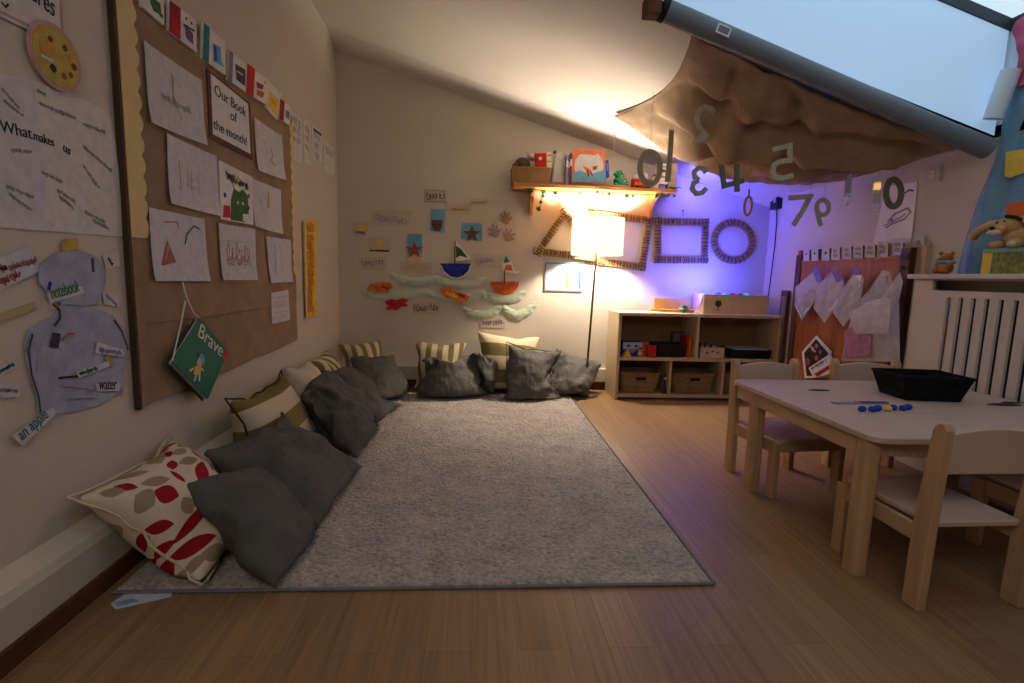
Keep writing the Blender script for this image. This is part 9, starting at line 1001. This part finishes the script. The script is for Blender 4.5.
def number(body, strokes, y, wpx, label, lead=None, m='numgrey', rev=False):
    'strokes in photo pixels on the plane at depth y; wpx = stroke width in pixels'
    f = Flat('back', 0, y); allp = [p for s_ in strokes for p in s_]; M = f.place(allp); e = empty('felt_number', None, label, 'hanging number', NUM, m=M); wd = (f.w((wpx,300))-f.w((0,300))).length; b = MB()
    for k, s_ in enumerate(strokes): b.strip([f.loc(p) for p in s_], wd, -.006-.0008*k, .006+.0008*k)
    b.build('digit', m, e, bevel=.003)
    tp = max((V(f.loc(p)) for p in allp), key=lambda q: q.y); wx_ = f.o.x+tp.x; zt = canopy_z(wx_, y)
    b = MB(); b.tube([(tp.x, tp.y, 0), (tp.x, zt-f.o.z, 0)], .0009, 4); b.build('thread', 'grey', e); return e
def canopy_z(x, y):
    best = None
    for i in range(0, 31):
        for j in range(0, 31):
            p = canopy(i/30, j/30); d = (p.x-x)**2+(p.y-y)**2
            if best is None or d < best[0]: best = (d, p.z)
    return best[1] if best[0] < .05 else ceil_z(x)
number('0', [arc(650,168,10,16,0,360,24)], 3.3, 6.5, 'oval zero of a reversed ten in front of the wall shelf')
number('1', [[(671.5,130),(670,156),(667.5,182)]], 3.3, 6, 'straight one of a reversed ten in front of the wooden block')
number('2', [[(709,135),(701,140),(695,141)]+[(704,133),(699,127),(697,119),(699,111),(704,107),(711,109),(714,113)]], 2.85, 5.5, 'reversed two against the lit left part of the canopy')
number('3', [arc(699.5,174,7.5,6.5,55,-110,8)[::-1]+arc(700.5,187,8.5,7,100,-100,10)] if 0 else [[(706,173),(703,168.5),(698,168),(694,172),(694.5,177),(699,180.5)],[(699,180.5),(693.5,183),(692,189),(696,193.5),(702,193),(706.5,188)]], 2.95, 5.5, 'reversed three in front of the blue lit wall')
number('4', [[(721,165),(724,186),(744,180.5)],[(736.5,164),(737,192)]], 2.78, 6, 'open-topped four, right of the reversed three', m='numdark')
number('5', [[(772,150),(790,145.5),(790,160.5),(780,161.5)],[(780,161.5),(774,165),(772.5,172),(776,177.5),(783,178.5),(793,175)]], 2.72, 5.5, 'reversed five against the dark middle of the canopy')
number('7', [[(788,198),(810,196.5),(803,210),(793,225.5)]], 3.0, 5.8, 'seven hanging right of the black plug adapter')
number('9', [arc(822.5,207.5,6.2,7.5,0,360,18),[(816.5,207),(817.5,214),(820.5,226)]], 3.0, 5, 'reversed nine hanging to the right of the seven')
number('8', [arc(893.5,193,7.6,13.5,0,360,24)], 2.75, 6.8, 'oval zero hanging in front of the pale poster', m='numdark')
# small hanging discovery tags
HT = 'small clear tubes and tags hanging under the canopy'
def hang_tag(px, y, h, wd, body_m, label, parts):
    f = Flat('back', 0, y); M = f.place([px]); e = empty('hanging_tube', None, label, 'hanging tube', HT, m=M); k = (f.w((100,300))-f.w((0,300))).length/100
    b = MB(); b.lathe([(0,-h*k/2),(wd*k*.45,-h*k/2),(wd*k*.5,-h*k*.4),(wd*k*.5,h*k*.35),(wd*k*.3,h*k*.5),(0,h*k*.5)], n=16, xf=Matrix.Rotation(-math.pi/2,4,'X') @ Matrix.Rotation(math.pi,4,'X')); b.build('tube', body_m, e, smooth=50)
    for nm, m, lo, hi, ws in parts: MB().lathe([(0,lo*h*k),(wd*k*ws,lo*h*k),(wd*k*ws,hi*h*k),(0,hi*h*k)], n=14, xf=Matrix.Rotation(math.pi/2,4,'X')).build(nm, m, e)
    zt = canopy_z(f.o.x, y); MB().tube([(0,h*k*.45,0),(0,max(h*k*.5+.02, zt-f.o.z),0)], .0009, 4).build('thread', 'grey', e)
hang_tag((847.5,190), 2.9, 34, 8, 'clearplastic', 'pale bluish clear tube hanging right of the nine', [('blue_filling','lilac',-.42,.1,.3)])
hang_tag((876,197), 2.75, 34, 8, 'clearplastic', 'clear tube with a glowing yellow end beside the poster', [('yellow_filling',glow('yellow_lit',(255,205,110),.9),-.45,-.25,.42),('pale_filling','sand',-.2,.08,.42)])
f = Flat('back', 0, 3.1); M = f.place([(748,206)]); e = empty('wooden_hoop', None, 'small wooden hoop with an orange edge hanging under the canopy', 'hanging hoop', m=M); k = (f.w((100,300))-f.w((0,300))).length/100
b = MB(); b.tube([(4.2*k*math.cos(t*.2618), 10*k*math.sin(t*.2618), 0) for t in range(24)], 1.5*k, 8, closed=True); b.build('hoop', 'pine', e, smooth=60); b = MB(); b.tube([(0,10*k,0),(0,14*k,0),(-.4*k,18*k,0)], .9*k, 6); b.build('loop', 'brown', e); zt = canopy_z(f.o.x, 3.1); MB().tube([(0,16*k,0),(0,zt-f.o.z,0)], .0009, 4).build('thread', 'grey', e)
# ---------------------------------------------------------------- table
TX0, TX1, TY0, TY1, TH = 1.308, 2.42, 1.525, 2.50, .508
tb = empty('table', ((TX0+TX1)/2, (TY0+TY1)/2, 0), 'low pale wooden children\'s table at the right', 'table'); ox, oy = tb.location.x, tb.location.y
def rrect(x0, y0, x1, y1, r, n=6):
    P = []
    for cx, cy, a in ((x1-r,y1-r,0),(x0+r,y1-r,90),(x0+r,y0+r,180),(x1-r,y0+r,270)): P += [(cx+r*math.cos(math.radians(a+90*k/n)), cy+r*math.sin(math.radians(a+90*k/n))) for k in range(n+1)]
    return P
MB().prism(rrect(TX0-ox, TY0-oy, TX1-ox, TY1-oy, .06), TH-.022, TH).build('tabletop', 'tabletop', tb, bevel=.004)
ix0, ix1, iy0, iy1 = TX0+.008, TX1-.012, TY0+.055, TY1-.055
b = MB().box((ix0+.008-ox, iy0-oy, TH-.085), (ix0+.028-ox, iy1-oy, TH-.022)); b.build('apron', 'birch', tb, bevel=.002)
b = MB().box((ix1-.028-ox, iy0-oy, TH-.085), (ix1-.008-ox, iy1-oy, TH-.022)); b.build('apron', 'birch', tb, bevel=.002)
b = MB().box((ix0+.028-ox, iy0+.01-oy, TH-.085), (ix1-.028-ox, iy0+.03-oy, TH-.022)); b.build('apron', 'birch', tb, bevel=.002)
b = MB().box((ix0+.028-ox, iy1-.03-oy, TH-.085), (ix1-.028-ox, iy1-.01-oy, TH-.022)); b.build('apron', 'birch', tb, bevel=.002)
for x in (ix0, ix1-.060):
    for y in (iy0-.015, 2.255): MB().prism(rrect(x-ox, y-oy, x+.060-ox, y+.066-oy, .02, 4), 0, TH-.022).build('leg', 'birch_v', tb)
# ---------------------------------------------------------------- chairs
def make_chair(label):
    t = empty('child_chair', (0,0,0), label, 'chair', 'wooden children\'s chairs around the table'); W_, D_, SHt, BT = .37, .36, .285, .60
    MB().prism(rrect(-W_/2+.03, -D_/2+.0, W_/2-.03, D_/2+.005, .02, 3), SHt-.018, SHt).build('seat', 'tabletop', t, bevel=.004)
    for s in (-1, 1):
        P = [(D_/2+.005,0),(D_/2-.045,0),(D_/2-.045,SHt-.018),(D_/2+.005,SHt-.018)]; xf = Matrix(((0,0,1,0),(1,0,0,0),(0,1,0,0),(0,0,0,1)))
        MB().prism(P, s*(W_/2-.012)-.014, s*(W_/2-.012)+.014, xf=xf).build('leg', 'birch_v', t, bevel=.004)
        Q = [(-D_/2-.02,0),(-D_/2+.04,0),(-D_/2+.035,SHt),(-D_/2+.01,BT-.02),(-D_/2-.004,BT),(-D_/2-.022,BT+.004),(-D_/2-.036,BT-.016),(-D_/2-.025,SHt)]
        MB().prism(Q, s*(W_/2-.012)-.015, s*(W_/2-.012)+.015, xf=xf).build('leg', 'birch_v', t, bevel=.004)
        MB().box((s*(W_/2-.012)-.009, -D_/2+.03, SHt-.075), (s*(W_/2-.012)+.009, D_/2-.03, SHt-.02)).build('side_rail', 'birch', t, bevel=.003)
    MB().box((-W_/2+.02, D_/2-.025, SHt-.065), (W_/2-.02, D_/2-.005, SHt-.018)).build('front_rail', 'birch', t, bevel=.003)
    n = 10; prof = [(-W_/2+.015,.445),(W_/2-.015,.445)]+[(W_/2-.015-(W_-.03)*k/n, .565+.022*math.sin(math.pi*k/n)) for k in range(n+1)]
    MB().prism(prof, .180-.012, .180+.008, xf=Matrix.Translation((0,-.012,0)) @ Matrix(((1,0,0,0),(0,0,-1,0),(0,1,0,0),(0,0,0,1)))).build('backrest', 'tabletop', t, bevel=.004)
    return t
c0 = make_chair('wooden child chair in the right foreground with its back to the camera'); c0.location = (1.562, 1.575, 0); c0.rotation_euler[2] = .02
for (x, y, rz, lab) in [(1.556, 2.385, math.pi+.10, 'wooden child chair tucked under the far left end of the table, before the bookcase'), (2.13, 2.43, math.pi-.03, 'wooden child chair at the far side of the table behind the black basket'), (2.16, 1.62, .0, 'wooden child chair at the right photo edge, beside the foreground chair')]:
    c = copy_tree(c0); c.location = (x, y, 0); c.rotation_euler[2] = rz; c['label'] = lab
# ---------------------------------------------------------------- things on the table
tp_ = lambda px: at(px, 'z', TH)
e = empty('woven_tray', (2.005, 2.13, TH+.001), 'black woven basket tray on the table', 'basket', rz=-.10); w0, w1, d0, d1, h = .118, .150, .085, .108, .105
def rc4(w_, d_, z): return [V((sx*w_, sy*d_, z)) for sx, sy in ((-1,-1),(1,-1),(1,1),(-1,1))]
vs = rc4(w0,d0,0)+rc4(w1,d1,h)+rc4(w1-.008,d1-.008,h)+rc4(w0-.004,d0-.004,.008); fs = [(3,2,1,0),(12,13,14,15)]
for a, c in ((0,4),(4,8),(8,12)):
    for k in range(4): fs.append((a+k, a+(k+1) % 4, c+(k+1) % 4, c+k))
MB().add(vs, fs).build('woven_body', 'blackweave', e, bevel=.006); MB().tube(rc4(w1-.003, d1-.003, h), .007, 6, closed=True).build('rim', 'blackweave', e)
a0, a1 = tp_((863,412)), tp_((909,410)); e = empty('bead_caterpillar', (a0+a1)/2, 'blue wooden bead toy with one yellow bead on the table', 'bead toy'); n = 7
for k in range(n):
    p = a0.lerp(a1, k/(n-1))-(a0+a1)/2; bd = MB().ball((0,0,0), (.0165,.014,.012), n=12).build('bead', 'yellow' if k == 3 else 'blue', e, smooth=60); bd.location = (p.x, p.y+.006*(-1)**k, .012)
    if k == 3: bd['label'] = 'yellow bead'
a0, a1 = tp_((833,403.5)), tp_((887,404)); c_ = (a0+a1)/2; o = MB().box((-(a1-a0).length/2,-.012,0),((a1-a0).length/2,.012,.006)).build('number_strip', 'lilac', m=Matrix.Translation(c_+V((0,0,.0005))) @ Matrix.Rotation(math.atan2(a1.y-a0.y, a1.x-a0.x),4,'Z')); tag(o, 'thin lilac and blue strip lying on the table behind the beads', 'strip'); L_ = (a1-a0).length
MB().box((-.002,-.0118,.006),(L_/2,.0118,.008)).build('blue_half', 'deepblue', o); MB().box((-.02,-.012,.006),(-.003,.012,.0082)).build('orange_mark', 'orange', o)
for px, s_, lab in [((819,390.5), .03, 'flat dark shape lying on the table left of the basket'), ((1004,405), .045, 'flat dark piece at the right of the table near the photo edge'), ((1018,403), .03, 'small dark piece at the very right edge of the table')]:
    c_ = tp_(px); P = [(s_*1.5*math.cos(t*.628)*(1+.3*math.sin(3*t)), s_*.5*math.sin(t*.628)) for t in range(10)]; o = MB().prism(P, 0, .003).build('puzzle_piece', 'darkbrown', m=Matrix.Translation((min(c_.x, 2.36), c_.y, TH+.0005))); tag(o, lab, 'puzzle piece', 'flat dark pieces on the table')
# lettering becomes plain meshes
bpy.context.view_layer.update(); dg = bpy.context.evaluated_depsgraph_get()
for o in [q for q in bpy.data.objects if q.type == 'FONT']:
    me = bpy.data.meshes.new_from_object(o.evaluated_get(dg)); n = bpy.data.objects.new('lettering', me); COL.objects.link(n); n.parent = o.parent; n.matrix_local = o.matrix_local.copy(); bpy.data.objects.remove(o)
